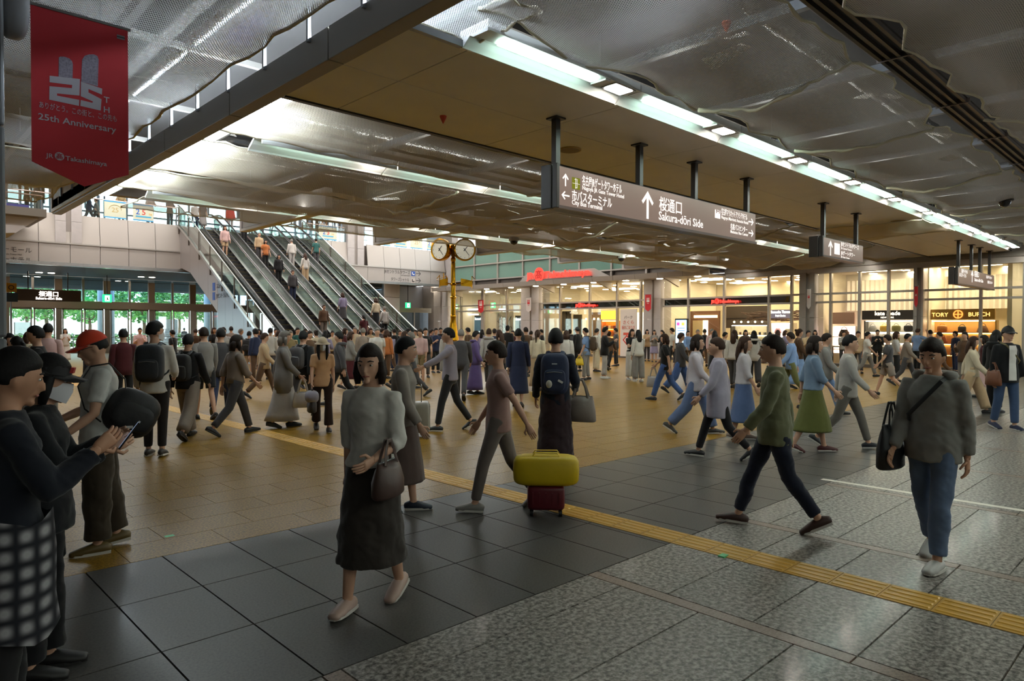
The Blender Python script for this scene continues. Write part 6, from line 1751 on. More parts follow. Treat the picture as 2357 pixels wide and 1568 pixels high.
# ---------------------------------------------------------------- the people near the camera
def plaid():
    m = bpy.data.materials.new('plaid_cloth'); m.use_nodes = True
    nt = m.node_tree; b = nt.nodes['Principled BSDF']; b.inputs['Roughness'].default_value = .9
    co = nt.nodes.new('ShaderNodeTexCoord').outputs['Object']
    fac = []
    for dr, sc_ in (('Z', 4.5), ('Y', 4.5), ('X', 4.5)):
        wv = nt.nodes.new('ShaderNodeTexWave'); wv.bands_direction = dr; wv.inputs['Scale'].default_value = sc_; wv.inputs['Distortion'].default_value = .6
        nt.links.new(co, wv.inputs['Vector']); fac.append(wv.outputs['Fac'])
    a = nt.nodes.new('ShaderNodeMath'); a.operation = 'MULTIPLY'; nt.links.new(fac[0], a.inputs[0]); nt.links.new(fac[1], a.inputs[1])
    r = nt.nodes.new('ShaderNodeValToRGB'); r.color_ramp.elements[0].color = lin('#1d1e26'); r.color_ramp.elements[1].color = lin('#a5a3a8'); r.color_ramp.elements[1].position = .8
    nt.links.new(a.outputs[0], r.inputs[0]); nt.links.new(r.outputs[0], b.inputs['Base Color'])
    return m
M_PLAID = plaid()
f = person('dark-haired man in a black jacket cut by the left edge, looking down', 10, 2.75, 1.60, 82, ('jacket', '#1d2029'), ('pants', '#2a292b'), ('short', 'black'), pose='phone1', near=2, nod=14, skin=SKIN2)
o = build(MB().rings([[f.up(Vector((rx_ * cos(2 * pi * k / 20) * f.s, ry_ * sin(2 * pi * k / 20) * f.s, z * f.s + .02 * sin(5 * k)))) for k in range(20)] for z, rx_, ry_ in ((-.42, .235, .19), (-.3, .22, .175), (-.1, .225, .178), (.07, .212, .166))], cap=False), 'tied_plaid_shirt', M_PLAID, f.root, smooth=True, local=True, label='grey plaid shirt tied round the waist')
f = person('person in a black cap and white mask, all in black, looking at a phone', 92, 3.3, 1.55, 100, ('jacket', '#191a1e'), ('flare', '#18171a'), ('bob', 'black'), pose='phone', near=2, nod=14, mask=True, hat=('cap', '#17161a'), curl=.9)
q = MB().box(-.03, .088, .055, .03, .104, .085); q.xform(headM(f) @ Matrix.Scale(f.s, 4)); build(q, 'cap_badge', mat('#a31f22', .6), f.root, local=True)
phone(f, 'dark smartphone held by the masked person in the black cap')
tote(f, 0, 'black shoulder bag hanging beside the masked person in the black cap', '#1a191c', at=Vector((-.2, -.1, 1.0)), drop=.2, hgt=.3)
f = person('man in a red cap and white tee with baggy dark trousers, looking down', 228, 5.16, 1.66, -92, ('tee', '#c4c3c0'), ('wide', '#3b3228'), ('crop', 'black'), '#5d4b26', pose='pocket', near=2, nod=22, hat=('cap', '#d23c1a'), glasses=True, arms=((10, 9, 42), (16, 8, 50)), legs=((3, 3), (-6, 4)), bld=1.06)
t = follow(f, 'shoulder_bag', 'big black shoulder bag on the back of the man in the red cap', 'bag')
mbk = mat('#1d1c1e', .6, noise=.1, scale=10, bump=.3)
q = MB().sbox((0, 0, 0), (.115, .185, .175), 18, 12, .7); q.xform(Matrix.Translation((-.13, -.2, 1.04)) @ Matrix.Rotation(radians(28), 4, 'X')); build(q, 'bag_body', mbk, t, smooth=True, local=True)
q = MB().sbox((0, 0, 0), (.03, .14, .1), 14, 8, .6); q.xform(Matrix.Translation((-.245, -.2, 1.02)) @ Matrix.Rotation(radians(28), 4, 'X')); build(q, 'side_pocket', mbk, t, smooth=True, local=True)
q = MB().tube([f.up(Vector((x, y, z))) for x, y, z in ((-.2, -.17, .22), (-.13, -.16, .4), (-.1, -.06, .52), (-.1, .06, .5), (-.15, .14, .36), (-.21, .1, .2), (-.22, .0, .1))], [(.016, .005)] * 7, 6, up=(0, 1, 0)); build(q, 'bag_strap', mbk, t, smooth=True, local=True)
q = MB().box(-.281, -.2, .94, -.26, -.14, .96); build(q, 'logo_tag', mat('#c9c9c9', .5), t, local=True)
sh_, el, wr_, d_ = f.arms[0]
q = MB().tube([wr_ + d_ * .0 + Vector((.03 * cos(a * pi / 6), .0 + .03 * sin(a * pi / 6) * .9, .03 * sin(a * pi / 6) * .3)) for a in range(12)], [(.007, .004)] * 12, 6, closed=True); tag(build(q, 'watch', M_BLK, f.root, local=True))
f = person('man seen from behind in a white shirt with a dark backpack and mask', 356, 9.0, 1.76, 14, ('shirt', '#c9c4be'), ('slim', '#241f1f'), ('messy', 'black'), '#2b2624', pose='stand2', near=1, turn=48, mask=True, arms=((4, 9, 16), (10, 10, 60)))
backpack(f, 'dark grey backpack on the man in the white shirt', '#23262c', 1.12)
f = person('woman in a white blouse and long dark skirt striding towards the camera', 856, 4.15, 1.58, -152, ('blouse', '#c9c5bf'), ('midskirt', '#37312d'), ('bob', 'darkbrown'), '#b59a8e', pose='walk', female=True, near=2, nod=6, turn=-10, legs=((-14, 18), (19, 5)), arms=((10, 10, 62), (-10, 8, 12)))
tote(f, 0, 'brown handbag on the arm of the striding woman in white', '#4a3630', at=f.arms[0][1] + Vector((0, .12, .03)), drop=.12, hgt=.2, w_=.15)
f = person('person in a taupe sweater behind the striding woman, in navy sneakers', 928, 6.25, 1.60, 96, ('knit', '#8a817a'), ('midskirt', '#5d4d48'), ('short', 'black'), '#1c2434', pose='stroll', near=1)
f = person('dark-haired person seen from behind in a dark top with a navy backpack', 1279, 8.1, 1.67, 2, ('shirt', '#20232f'), ('longskirt', '#33262a'), ('bowl', 'black'), '#5a4a3a', pose='stroll', near=2, nod=0, arms=((4, 12, 25), (6, 13, 50)), legs=((8, 5), (-8, 10)))
backpack(f, 'navy backpack with a pale charm on the dark-haired person', '#232d4a', 1.15, acc='#b9b4a8')
tote(f, 1, 'large grey tote bag on the elbow of the person with the navy backpack', '#8b7f78', at=Vector((.30, .08, 1.07)), drop=.19, hgt=.3, w_=.19, dpt=.09, spin=radians(70))
f = person('person in a dusty pink top pulling a maroon suitcase with a yellow bag', 1148, 6.35, 1.60, -90, ('tee', '#9a7b74'), ('pants', '#6c625d'), ('short', 'darkbrown'), '#7d7874', pose='pull', near=1)
def suitcase(loc, rz, h, label, w_=.36, hh=.5, dp=.22, handle=.38):
    t = thing('suitcase', label, 'suitcase', loc, rz)
    m = mat(h, .35, noise=.04, scale=10)
    s_ = build(MB().sbox((0, 0, .055 + hh / 2), (w_ / 2, dp / 2, hh / 2), 24, 14, .28), 'shell', m, t, smooth=True, local=True)
    rb2 = MB()
    for k in range(5):
        x = -w_ * .34 + w_ * .17 * k
        rb2.box(x - .006, -dp / 2 - .005, .12, x + .006, -dp / 2 + .01, hh); rb2.box(x - .006, dp / 2 - .01, .12, x + .006, dp / 2 + .005, hh)
    build(rb2, 'ribs', m, s_, local=True)
    for sx in (-1, 1):
        for sy in (-1, 1): build(MB().tube([(sx * w_ * .38 - .015, sy * dp * .32, .03), (sx * w_ * .38 + .015, sy * dp * .32, .03)], .03, 12), 'wheel', M_BLK, t, smooth=True, local=True)
    build(MB().tube([(-.1, 0, hh), (-.1, 0, hh + handle), (-.09, 0, hh + handle + .02), (.09, 0, hh + handle + .02), (.1, 0, hh + handle), (.1, 0, hh)], .009, 6), 'pull_handle', M_SST2, t, local=True)
    return t
p = gd(1258, 6.2)
suitcase((p.x, p.y, 0), atan2(p.y, p.x) - pi / 2, '#5c1420', 'small maroon suitcase standing under the yellow bag', .34, .22, .24, .0)
yb = thing('duffel_bag', 'bright yellow soft bag lying on the maroon suitcase', 'bag', (p.x, p.y, .27), atan2(p.y, p.x) - pi / 2)
m_y = mat('#c9ab0c', .5, noise=.05, scale=6, bump=.3)
build(MB().sbox((0, 0, .135), (.30, .14, .135), 20, 12, .42), 'bag_body', m_y, yb, smooth=True, local=True)
for sy in (-1, 1): build(MB().tube([(-.16, sy * .1, .2), (-.1, sy * .06, .3), (.1, sy * .06, .3), (.16, sy * .1, .2)], [(.014, .005)] * 4, 6), 'bag_strap', m_y, yb, smooth=True, local=True)
f = person('woman in a cream bucket hat, white mask and beige knit top', 742, 11.2, 1.54, 176, ('tee', '#c79e78'), ('flare', '#2b1d19'), ('long', 'black'), '#2a211e', pose='stroll', female=True, near=1, mask=True, hat=('bucket', '#b5a287'))
for sd in (-1, 1):
    q = MB().tube([(sd * .06, .055, .0), (sd * .075, .075, -.09), (sd * .075, .095, -.19), (sd * .06, .1, -.27)], [.022, .028, .024, .01], 8); q.xform(headM(f) @ Matrix.Scale(f.s, 4)); build(q, 'hair_lock', HAIR['black'], f.root, smooth=True, local=True)
tote(f, 1, 'black bag with a lavender jacket carried by the woman in the bucket hat', '#242327', w_=.19, hgt=.28, drop=.1)
t = follow(f, 'jacket', 'lavender grey jacket laid over the black bag of the bucket-hat woman', 'jacket'); sh_, el, wr_, d_ = f.arms[1]
q = MB().sbox(tuple(wr_ + d_ * .06 + Vector((.0, .0, -.14))), (.11, .22, .1), 16, 10, .8); build(q, 'folded_cloth', cloth('#8c8692'), t, smooth=True, local=True)
f = person('man in a lavender grey sweater reaching ahead, walking left', 1036, 11.3, 1.72, -90, ('knit', '#958d99'), ('pants', '#2c2a2c'), ('short', 'black'), '#161518', pose='reach', near=1)
p = gd(970, 10.75); suitcase((p.x, p.y, 0), atan2(p.y, p.x), '#8a857d', 'silver grey suitcase in front of the man in lavender grey', .38, .48, .26, .3)
# right hand group
f = person('person in an olive grey coat and brown boots striding left on the dark stripe', 1786, 5.75, 1.66, -92, ('jacket', '#68694f'), ('slim', '#1e2130'), ('short', 'darkbrown'), '#3b2019', pose='walk2', near=2, legs=((-15, 20), (24, 6)))
f = person('woman in a denim blue top and olive midi skirt with dark red heels', 1872, 9.4, 1.60, 80, ('blouse', '#72859b'), ('midskirt', '#5f6232'), ('bob', 'darkbrown'), '#4c1a1c', pose='walk', female=True, near=1)
f = person('person in a pale shirt and grey trousers right of the olive skirt', 1953, 9.7, 1.66, 86, ('shirt', '#a9a49d'), ('pants', '#6c6761'), ('short', 'black'), '#24262c', pose='walk', near=1)
f = person('person in a grey hoodie and faded jeans with white sneakers at the right', 2150, 4.9, 1.62, -160, ('hoodie', '#7d7a76'), ('jeans', '#5a6a86'), ('messy', 'darkbrown'), '#b9b6b3', pose='stroll', near=2, nod=12, skin=SKIN2)
tote(f, 1, 'black shoulder bag at the side of the person in the grey hoodie', '#1b1b1e', at=f.arms[1][1] + Vector((.06, .02, .12)), drop=.16, hgt=.32, w_=.17)
shoulder_strap(f, f.root, -1, mat('#1b1b1e', .6))
def front_panel(f, h):
    s = f.s; rows = []
    for z, ax, ay in ((-.1, .162, .118), (.05, .155, .112), (.18, .137, .104), (.3, .15, .112), (.4, .163, .118), (.47, .135, .1)):
        rows.append([f.up(Vector(((ax + .030) * s * cos(radians(a)), (ay + .033) * s * sin(radians(a)), z * s))) for a in (70, 80, 90, 100, 110)])
    mb = MB()
    for a, b_ in zip(rows[:-1], rows[1:]):
        for i in range(4): mb.quad(a[i], a[i + 1], b_[i + 1], b_[i])
    build(mb, 'tshirt_front', cloth(h), f.root, smooth=True, local=True, label='white tee showing in the open jacket')
f = person('man in a black cap, open black jacket and jeans near the right edge', 2318, 11.6, 1.74, 142, ('jacket', '#17171a'), ('jeans', '#3b4d6b'), ('short', 'black'), '#1f2540', pose='stand2', near=1, hat=('cap', '#1b1a1d'), legs=((8, 5), (-7, 8)))
front_panel(f, '#cfccc8')
tote(f, 1, 'brown leather bag on the man in the black cap at the right edge', '#6b3f27', at=f.arms[1][1] + Vector((.03, .05, .02)), drop=.12, hgt=.26, w_=.17)
shoulder_strap(f, f.root, 1, mat('#5a5030', .7))
f = person('person in a lavender white jacket and blue wide jeans, walking right', 1602, 11.0, 1.64, 92, ('jacket', '#b9b1b8'), ('wide', '#5d6d90'), ('bob', 'darkbrown'), '#3a3733', pose='walk', near=1, female=True)
f = person('person in a pale lavender coat over black trousers with black shoes', 1655, 8.9, 1.62, -88, ('long', '#a59fae'), ('slim', '#211e20'), ('short', 'brown'), '#18171a', pose='walk2', near=1)
f = person('person in a light blue grey blouse and blue midi skirt left of the olive coat', 1712, 10.4, 1.58, 86, ('blouse', '#bfb8bb'), ('midskirt', '#57698f'), ('long', 'brown'), '#6b5a50', pose='stroll', near=1, female=True)

# ---------------------------------------------------------------- the crowd
CH = {'white': '#cbc6c0', 'cream': '#cdbfa5', 'black': '#1c1b1d', 'grey': '#7f7b78', 'dark grey': '#454346', 'navy': '#262d47', 'beige': '#b89d7c', 'brown': '#57402f', 'maroon': '#4b1d22', 'light blue': '#7f9bc8', 'blue': '#41598a', 'pink': '#c9a7a3', 'lilac': '#8e86a3', 'purple': '#574775', 'olive': '#61623c', 'taupe': '#877a70', 'red': '#b5252b', 'khaki': '#7d6d4e', 'orange': '#b06a3c', 'pale grey': '#aaa5a1', 'teal': '#33605c'}
TW = {'tee': 'tee', 'shirt': 'shirt', 'knit': 'sweater', 'jacket': 'jacket', 'long': 'long coat', 'hoodie': 'hoodie', 'blouse': 'blouse', 'tucked': 'tucked tee', 'crop': 'short top'}
BW = {'pants': 'trousers', 'slim': 'slim trousers', 'wide': 'wide trousers', 'jeans': 'jeans', 'flare': 'flared trousers', 'shorts': 'shorts', 'midskirt': 'midi skirt', 'longskirt': 'long skirt', 'skirt': 'skirt', 'dress': 'dress'}
HW = {'short': 'short', 'bowl': 'bowl-cut', 'bob': 'bobbed', 'long': 'long', 'tail': 'ponytailed', 'bun': 'knotted', 'crop': 'cropped', 'messy': 'tousled'}
def where(px):
    for lim, s_ in ((140, 'near left column'), (420, 'before glass doors'), (640, 'by metal wall'), (800, 'below second escalator'), (970, 'below rightmost escalator'), (1120, 'around gold clock'), (1250, 'left of backpacker'), (1390, 'right of backpacker'), (1530, 'before poster panel'), (1700, 'before right entrance'), (1850, 'before violet sign'), (2000, 'before white display'), (2115, 'before black sign')):
        if px < lim: return s_
    return 'before gold shop'
USED = set()
SPOTS = []
def free(px, d):
    p = gd(px, d)
    while p.x > 31.6 or (13.0 < p.x < 21.2 and p.y > 25.4): d *= .985; p = gd(px, d)
    for _ in range(12):
        if all((p - q).length > .62 for q in SPOTS): break
        d -= .35; p = gd(px, d)
    SPOTS.append(p)
    return d
def crowd(px, d, H, face, top, bottom, hair, pose='stand', extra='', pack=None, tot=None, **k):
    tc, ts = top; bc, bs = bottom; hs, hc = hair
    hcw = 'brown' if hc == 'darkbrown' else hc
    if k.get('hat'):
        lab_ = 'person in a %s cap, %s %s and %s %s, %s' % (k.pop('hatword'), tc, TW[ts], bc, BW[bs], where(px))
    else:
        lab_ = '%s %s hair, %s %s, %s %s, %s' % (HW[hs], hcw, tc, TW[ts], bc, BW[bs], extra or where(px))
    lab_ = lab_[0].upper() + lab_[1:]
    lab_ = lab_[0].lower() + lab_[1:]
    lab_ = 'person with ' + lab_ if not lab_.startswith('person') else lab_
    assert lab_ not in USED, lab_
    USED.add(lab_)
    if k.get('loc') is None and d < 50: d = free(px, d)
    fem = hs in ('long', 'bob', 'tail', 'bun') and bs in ('midskirt', 'longskirt', 'skirt', 'dress', 'wide', 'flare')
    f = person(lab_, px, d, H, face, (ts, CH[tc]), (bs, CH[bc]), hair, pose=pose, female=fem, group='people in the crowd', **k)
    if pack: backpack(f, '%s backpack on the person in the %s %s, %s' % (pack, tc, TW[ts], extra or where(px)), CH[pack])
    if tot: tote(f, 1, '%s tote bag held by the person in the %s %s, %s' % (tot, tc, TW[ts], extra or where(px)), CH[tot])
    return f
C = crowd
C(41, 9.6, 1.56, -40, ('white', 'tee'), ('grey', 'pants'), ('tail', 'black'))
C(86, 10.2, 1.70, -88, ('black', 'jacket'), ('black', 'pants'), ('short', 'black'), 'stand2')
C(20, 11.5, 1.58, 150, ('dark grey', 'knit'), ('black', 'wide'), ('long', 'black'), 'phone1')
C(64, 14, 1.60, 60, ('cream', 'blouse'), ('brown', 'midskirt'), ('bob', 'brown'))
C(110, 13, 1.76, 10, ('pink', 'shirt'), ('grey', 'pants'), ('short', 'black'))
C(150, 33, 1.64, 175, ('white', 'tee'), ('white', 'longskirt'), ('long', 'darkbrown'), 'phone')
C(322, 27, 1.68, 176, ('pink', 'knit'), ('beige', 'pants'), ('short', 'darkbrown'), 'phone')
C(284, 13.2, 1.66, -10, ('maroon', 'shirt'), ('black', 'pants'), ('short', 'black'))
C(205, 22, 1.62, 170, ('dark grey', 'jacket'), ('navy', 'jeans'), ('bob', 'black'), 'stroll')
C(398, 24, 1.66, -60, ('black', 'tee'), ('grey', 'pants'), ('short', 'black'), 'walk')
C(432, 10.4, 1.64, 24, ('black', 'knit'), ('taupe', 'wide'), ('short', 'black'), 'walk', pack='black')
C(470, 12.6, 1.70, -18, ('grey', 'shirt'), ('black', 'shorts'), ('short', 'darkbrown'), 'stroll')
C(508, 13.4, 1.72, 8, ('dark grey', 'jacket'), ('navy', 'pants'), ('messy', 'black'), 'walk2')
C(541, 10.8, 1.62, 66, ('taupe', 'blouse'), ('dark grey', 'pants'), ('bob', 'darkbrown'), 'walk')
C(514, 22, 1.70, 176, ('pale grey', 'shirt'), ('black', 'pants'), ('messy', 'darkbrown'))
C(573, 23, 1.58, 20, ('black', 'tee'), ('beige', 'shorts'), ('short', 'black'), pack='black')
C(589, 21.5, 1.66, -40, ('navy', 'knit'), ('brown', 'pants'), ('bowl', 'black'))
C(622, 22.5, 1.69, 12, ('white', 'shirt'), ('dark grey', 'pants'), ('short', 'black'))
C(607, 16.5, 1.62, 90, ('beige', 'shirt'), ('brown', 'pants'), ('short', 'brown'), 'walk')
C(652, 11.6, 1.63, 88, ('grey', 'long'), ('pale grey', 'longskirt'), ('bob', 'grey'), 'walk', tot='white')
C(697, 13.0, 1.68, 30, ('black', 'jacket'), ('dark grey', 'pants'), ('short', 'black'), 'walk2', pack='dark grey')
C(450, 26, 1.66, 0, ('brown', 'jacket'), ('black', 'pants'), ('short', 'brown'))
C(640, 24, 1.60, 40, ('white', 'blouse'), ('khaki', 'midskirt'), ('tail', 'brown'))
C(668, 21, 1.66, 170, ('khaki', 'tee'), ('brown', 'pants'), ('short', 'grey'), 'walk')
C(712, 19, 1.62, 150, ('brown', 'shirt'), ('olive', 'wide'), ('short', 'darkbrown'), 'stroll')
C(782, 15, 1.66, -80, ('dark grey', 'hoodie'), ('black', 'jeans'), ('short', 'black'), 'walk')
C(806, 19, 1.60, 90, ('grey', 'knit'), ('maroon', 'midskirt'), ('bob', 'brown'), 'walk')
C(836, 22, 1.70, 0, ('taupe', 'jacket'), ('black', 'pants'), ('crop', 'grey'))
C(868, 20, 1.70, 172, ('white', 'tee'), ('beige', 'pants'), ('crop', 'grey'), 'stroll')
C(889, 23, 1.64, 30, ('orange', 'knit'), ('brown', 'pants'), ('bob', 'brown'))
C(908, 27, 1.68, -30, ('black', 'tee'), ('navy', 'jeans'), ('short', 'darkbrown'))
C(930, 19, 1.66, 90, ('brown', 'long'), ('black', 'slim'), ('long', 'brown'), 'walk')
C(948, 17, 1.64, -90, ('grey', 'shirt'), ('dark grey', 'pants'), ('short', 'grey'), 'walk2')
C(979, 23.5, 1.70, 170, ('black', 'tee'), ('dark grey', 'pants'), ('messy', 'black'), pack='black')
C(1003, 26, 1.70, 160, ('navy', 'tee'), ('black', 'pants'), ('short', 'black'), 'phone')
C(1027, 22.5, 1.62, 165, ('pale grey', 'knit'), ('grey', 'midskirt'), ('long', 'black'))
C(1061, 16.2, 1.73, 4, ('dark grey', 'jacket'), ('dark grey', 'pants'), ('crop', 'grey'), 'walk')
C(1078, 27, 1.72, -60, ('brown', 'shirt'), ('khaki', 'pants'), ('messy', 'black'))
C(1094, 17.5, 1.62, 90, ('purple', 'hoodie'), ('purple', 'longskirt'), ('short', 'black'), 'stroll')
C(1125, 20, 1.74, 10, ('pale grey', 'hoodie'), ('dark grey', 'pants'), ('short', 'brown'), 'walk')
C(1150, 18.5, 1.66, -50, ('brown', 'jacket'), ('black', 'slim'), ('long', 'brown'), 'stroll')
C(1168, 27, 1.82, 20, ('black', 'shirt'), ('navy', 'pants'), ('bun', 'black'))
C(1193, 14.8, 1.68, 8, ('navy', 'shirt'), ('navy', 'midskirt'), ('short', 'black'), 'stroll')
C(1211, 24, 1.74, -30, ('brown', 'tee'), ('dark grey', 'pants'), ('short', 'darkbrown'))
C(1237, 18.6, 1.66, 20, ('cream', 'blouse'), ('beige', 'longskirt'), ('tail', 'brown'))
C(1303, 19.5, 1.64, 14, ('white', 'knit'), ('pink', 'midskirt'), ('bob', 'brown'))
C(1330, 27, 1.76, -50, ('black', 'jacket'), ('black', 'pants'), ('short', 'black'), hat=('cap', '#1b1a1c'), hatword='black')
f = C(1349, 22.5, 1.72, -78, ('light blue', 'tee'), ('grey', 'pants'), ('crop', 'black'), 'stand2', glasses=False)
backpack(f, 'brown patterned backpack on the man in the light blue tee', '#4a3826', 1.1)
tote(f, 0, 'yellow shopping bag held by the man in the light blue tee', '#d0b020', w_=.14, hgt=.22, drop=.08)
C(1373, 27, 1.70, 60, ('white', 'shirt'), ('cream', 'wide'), ('short', 'black'))
C(1392, 23.2, 1.74, 88, ('black', 'jacket'), ('pale grey', 'pants'), ('messy', 'black'), 'phone1', shoes='#c9c5c0')
C(1418, 31, 1.72, -90, ('dark grey', 'shirt'), ('black', 'pants'), ('short', 'black'), 'phone1')
C(1454, 22.6, 1.68, 150, ('black', 'crop'), ('white', 'wide'), ('long', 'darkbrown'), 'crossed', shoes='#c9c5c0')
C(1470, 22.2, 1.66, -20, ('white', 'knit'), ('grey', 'wide'), ('long', 'black'), 'phone1', shoes='#c9c5c0')
C(1489, 36, 1.66, 160, ('beige', 'jacket'), ('dark grey', 'pants'), ('bob', 'black'), 'crossed')
C(1506, 35, 1.64, 175, ('grey', 'knit'), ('lilac', 'skirt'), ('long', 'black'), 'phone')
C(1525, 34, 1.64, -120, ('black', 'blouse'), ('black', 'midskirt'), ('tail', 'black'), 'phone1')
C(1532, 16.2, 1.62, -84, ('black', 'tee'), ('blue', 'jeans'), ('bob', 'brown'), 'walk', tot='pale grey')
C(1566, 18, 1.64, 86, ('dark grey', 'jacket'), ('blue', 'wide'), ('short', 'brown'), 'walk')
C(1606, 27, 1.68, 170, ('black', 'jacket'), ('dark grey', 'pants'), ('crop', 'grey'))
C(1638, 29, 1.70, 150, ('pink', 'shirt'), ('grey', 'pants'), ('short', 'grey'))
C(1645, 25, 1.64, 10, ('white', 'tee'), ('black', 'midskirt'), ('long', 'black'))
C(1690, 19.5, 1.67, 16, ('white', 'knit'), ('dark grey', 'pants'), ('long', 'brown'), 'stroll')
C(1736, 20, 1.65, -10, ('white', 'hoodie'), ('dark grey', 'wide'), ('long', 'black'), 'stroll')
C(1716, 28, 1.66, 170, ('black', 'blouse'), ('black', 'pants'), ('bob', 'black'))
C(1790, 27, 1.66, 20, ('grey', 'tee'), ('navy', 'jeans'), ('bob', 'brown'))
C(1838, 19.5, 1.70, 80, ('brown', 'knit'), ('light blue', 'longskirt'), ('bun', 'brown'), 'walk')
C(1822, 16.5, 1.66, -86, ('light blue', 'shirt'), ('olive', 'pants'), ('short', 'darkbrown'), 'walk2')
C(1900, 13.5, 1.66, 90, ('grey', 'jacket'), ('light blue', 'jeans'), ('short', 'darkbrown'), 'walk')
C(1876, 31, 1.66, 176, ('black', 'tucked'), ('black', 'pants'), ('bob', 'black'))
C(1942, 30, 1.62, 165, ('pale grey', 'knit'), ('dark grey', 'pants'), ('tail', 'darkbrown'), 'crossed')
C(2020, 29.2, 1.68, 174, ('black', 'jacket'), ('black', 'pants'), ('short', 'black'), 'crossed')
C(1996, 24.5, 1.66, 88, ('white', 'tee'), ('grey', 'pants'), ('short', 'black'), 'walk')
C(2062, 22, 1.62, 90, ('pale grey', 'blouse'), ('black', 'midskirt'), ('bob', 'brown'), 'stroll')
C(2088, 20.5, 1.62, 86, ('taupe', 'shirt'), ('dark grey', 'pants'), ('short', 'black'), 'walk')
C(2112, 27.5, 1.74, 40, ('light blue', 'tee'), ('black', 'pants'), ('short', 'brown'), 'wave')
C(2164, 24, 1.66, -84, ('olive', 'jacket'), ('brown', 'pants'), ('short', 'darkbrown'), 'walk')
C(2200, 27, 1.64, -120, ('navy', 'blouse'), ('navy', 'pants'), ('bun', 'black'))
C(2238, 13.8, 1.60, 84, ('cream', 'knit'), ('beige', 'wide'), ('long', 'brown'), 'walk')
C(2268, 17, 1.56, -88, ('maroon', 'tee'), ('pink', 'midskirt'), ('bob', 'darkbrown'), 'walk')
C(2292, 14, 1.68, 30, ('black', 'hoodie'), ('black', 'pants'), ('long', 'black'))
C(2045, 17.5, 1.60, -90, ('dark grey', 'tee'), ('taupe', 'shorts'), ('short', 'darkbrown'), 'walk2')
# denser crowd in the distance
rg = random.Random(17)
tops = [('black', 'tee'), ('white', 'tee'), ('grey', 'shirt'), ('navy', 'jacket'), ('beige', 'knit'), ('white', 'shirt'), ('dark grey', 'hoodie'), ('brown', 'jacket'), ('cream', 'knit'), ('lilac', 'blouse'), ('taupe', 'long'), ('light blue', 'shirt'), ('pink', 'blouse'), ('olive', 'jacket'), ('maroon', 'knit'), ('teal', 'tee')]
bots = [('black', 'pants'), ('navy', 'jeans'), ('dark grey', 'pants'), ('beige', 'wide'), ('black', 'midskirt'), ('brown', 'pants'), ('grey', 'wide'), ('khaki', 'shorts')]
hrs = [('short', 'black'), ('messy', 'darkbrown'), ('long', 'black'), ('bob', 'brown'), ('tail', 'black'), ('crop', 'grey'), ('bun', 'darkbrown')]
n = 0
spots = [(462, 30), (492, 27), (532, 30), (553, 26), (597, 28), (634, 31), (656, 27), (684, 25), (703, 28), (728, 24), (748, 22), (765, 27), (793, 25), (818, 27), (852, 26), (879, 30), (897, 24.5), (920, 31), (938, 24), (957, 29), (968, 20.5), (992, 31), (1014, 30), (1043, 31), (1109, 30), (1139, 26), (1181, 31), (1200, 20), (1222, 29), (1247, 31), (1312, 31), (1402, 28), (1548, 30), (1583, 31), (1622, 31), (1668, 25), (1772, 29), (1806, 31), (1860, 26), (1975, 26.5), (2142, 29), (2222, 20)]
for px, d in spots:
    for _ in range(60):
        t_, b_, h_ = rg.choice(tops), rg.choice(bots), rg.choice(hrs)
        try:
            C(px, d, rg.uniform(1.58, 1.74), rg.choice([0, 20, -30, 90, -90, 170, 150, -150]), t_, b_, h_, rg.choice(['stand', 'stand2', 'stroll', 'walk', 'phone1']))
            break
        except AssertionError: pass
# riders on the escalators
def rider(k, y, face, top, bottom, hair, H=1.65, pose='stand2', dx=0.0):
    n_ = int((y - 26.6) / .4); y0 = 26.6 + .4 * n_
    z = max(pz(y0), pz(y0 + .4)) + .006
    C(0, 1, H, face, top, bottom, hair, pose, extra='on %s escalator' % ['leftmost', 'second', 'third', 'rightmost'][k], loc=(EX[k] + .86 + dx, y0 + .2, 0), z=z, heading=pi / 2 if face == 0 else -pi / 2, legs=((1, 2), (-1, 2)))
rider(0, 40.6, 180, ('dark grey', 'tee'), ('grey', 'midskirt'), ('bob', 'darkbrown'))
rider(0, 37.6, 180, ('pink', 'shirt'), ('beige', 'shorts'), ('bob', 'brown'))
rider(0, 41.9, 180, ('white', 'tee'), ('navy', 'jeans'), ('short', 'black'))
rider(1, 41.2, 180, ('red', 'jacket'), ('grey', 'pants'), ('short', 'black'))
rider(1, 39.4, 180, ('navy', 'shirt'), ('black', 'pants'), ('short', 'black'))
rider(1, 37.3, 180, ('beige', 'knit'), ('dark grey', 'pants'), ('short', 'grey'))
rider(1, 36.4, 180, ('orange', 'tee'), ('black', 'pants'), ('bob', 'black'))
rider(1, 34.8, 180, ('black', 'jacket'), ('black', 'pants'), ('long', 'black'))
rider(1, 33.2, 180, ('dark grey', 'hoodie'), ('navy', 'jeans'), ('short', 'brown'))
rider(2, 40.8, 0, ('lilac', 'tee'), ('dark grey', 'pants'), ('short', 'black'))
rider(2, 37.0, 0, ('white', 'knit'), ('pale grey', 'pants'), ('crop', 'grey'))
rider(2, 35.2, 0, ('white', 'shirt'), ('beige', 'wide'), ('long', 'brown'))
rider(2, 31.2, 0, ('lilac', 'blouse'), ('dark grey', 'midskirt'), ('bob', 'brown'))
rider(1, 29.9, 180, ('brown', 'knit'), ('taupe', 'pants'), ('short', 'brown'))
rider(3, 37.2, 0, ('teal', 'tee'), ('dark grey', 'pants'), ('short', 'black'))
rider(3, 31.0, 0, ('cream', 'blouse'), ('black', 'longskirt'), ('bob', 'brown'))
rider(3, 30.2, 0, ('pale grey', 'shirt'), ('black', 'slim'), ('short', 'grey'))
rider(2, 29.4, 0, ('maroon', 'tee'), ('black', 'jeans'), ('tail', 'black'))
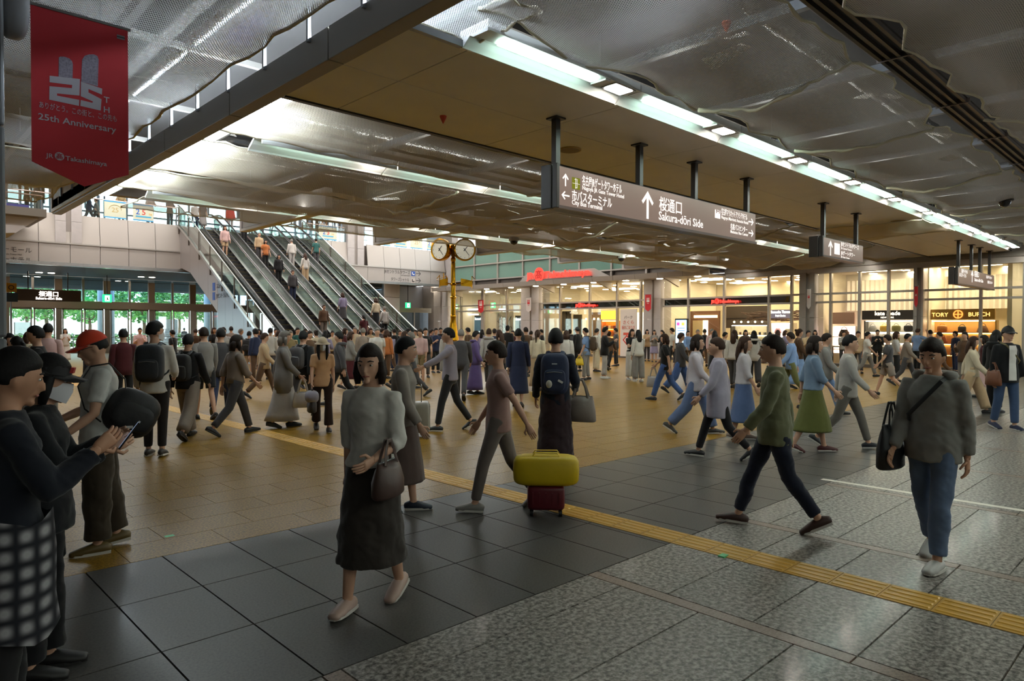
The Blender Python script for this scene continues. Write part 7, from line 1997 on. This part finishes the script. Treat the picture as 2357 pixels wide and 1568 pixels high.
# people on the gallery
def gal(px, face, top, bottom, hair, pose='rail', Y=41.75, H=1.66):
    r = ray(px, 500); p = EYE + r * (Y / r.y)
    C(px, 1, H, face, top, bottom, hair, pose, extra='on %s gallery' % ('far' if px < 130 else 'left' if px < 430 else 'right'), loc=(p.x, Y, 0), z=F2)
gal(279, 180, ('khaki', 'tee'), ('grey', 'pants'), ('short', 'black'))
gal(346, 170, ('taupe', 'shirt'), ('navy', 'jeans'), ('bob', 'black'))
gal(391, 150, ('dark grey', 'tee'), ('dark grey', 'pants'), ('short', 'brown'))
gal(205, 90, ('navy', 'jacket'), ('dark grey', 'pants'), ('short', 'black'), 'walk', 43.5)
gal(222, -90, ('grey', 'shirt'), ('black', 'pants'), ('short', 'brown'), 'walk', 44.5)
gal(62, 90, ('black', 'jacket'), ('black', 'pants'), ('short', 'black'), 'stand2', 42.5)
gal(85, -60, ('dark grey', 'knit'), ('grey', 'pants'), ('long', 'black'), 'stand2', 42.0)
gal(742, 175, ('white', 'shirt'), ('navy', 'pants'), ('short', 'black'), 'stand', 42.5)
gal(751, 165, ('black', 'tee'), ('grey', 'jeans'), ('bob', 'darkbrown'), 'stand', 43.0)
# people outside the doors
def outside(px, d, face, top, bottom, hair, pose='stand'):
    C(px, d, 1.7, face, top, bottom, hair, pose, extra='outside glass doors', z=-.02)
outside(424, 59, 10, ('dark grey', 'jacket'), ('navy', 'pants'), ('short', 'black'))
outside(288, 60, 90, ('teal', 'tee'), ('black', 'pants'), ('short', 'black'), 'walk')
outside(97, 62, -90, ('navy', 'shirt'), ('dark grey', 'pants'), ('bob', 'black'), 'walk')

# fuse the overlapping limbs of every figure into one skin, then set the fingers on
dg = bpy.context.evaluated_depsgraph_get()
for o, ex, fold in PENDING:
    if o.modifiers:
        me = bpy.data.meshes.new_from_object(o.evaluated_get(dg))
        me.name = o.name
    else: me = o.data
    if ex is not None and ex.v:
        bm = bmesh.new(); bm.from_mesh(me)
        n0 = len(bm.verts)
        vs_ = [bm.verts.new(v) for v in ex.v]
        for q in ex.f:
            try: bm.faces.new([vs_[i] for i in q])
            except ValueError: pass
        for q in bm.faces: q.smooth = True
        bm.to_mesh(me); bm.free()
    if fold and fold < .019:       # creases in the cloth of the figures near the camera
        sd_ = Vector((sum(map(ord, o.name)) % 97 * .37, 1.7, 0))
        co = np.empty(len(me.vertices) * 3); me.vertices.foreach_get('co', co); co = co.reshape(-1, 3)
        nr = np.empty(len(me.vertices) * 3); me.vertices.foreach_get('normal', nr); nr = nr.reshape(-1, 3)
        amp = .013 if fold < .015 else .008
        dsp = np.array([mnoise.noise(Vector((c[0] * 9 + c[2] * 5, c[1] * 9 - c[2] * 4, c[2] * 7)) + sd_) + .6 * abs(mnoise.noise(Vector((c[0] * 16 - c[2] * 14, c[1] * 16, c[2] * 15)) + sd_)) for c in co]) * amp
        co += nr * dsp[:, None]
        me.vertices.foreach_set('co', co.ravel())
    o.modifiers.clear(); o.data = me
    me.polygons.foreach_set('use_smooth', [True] * len(me.polygons))
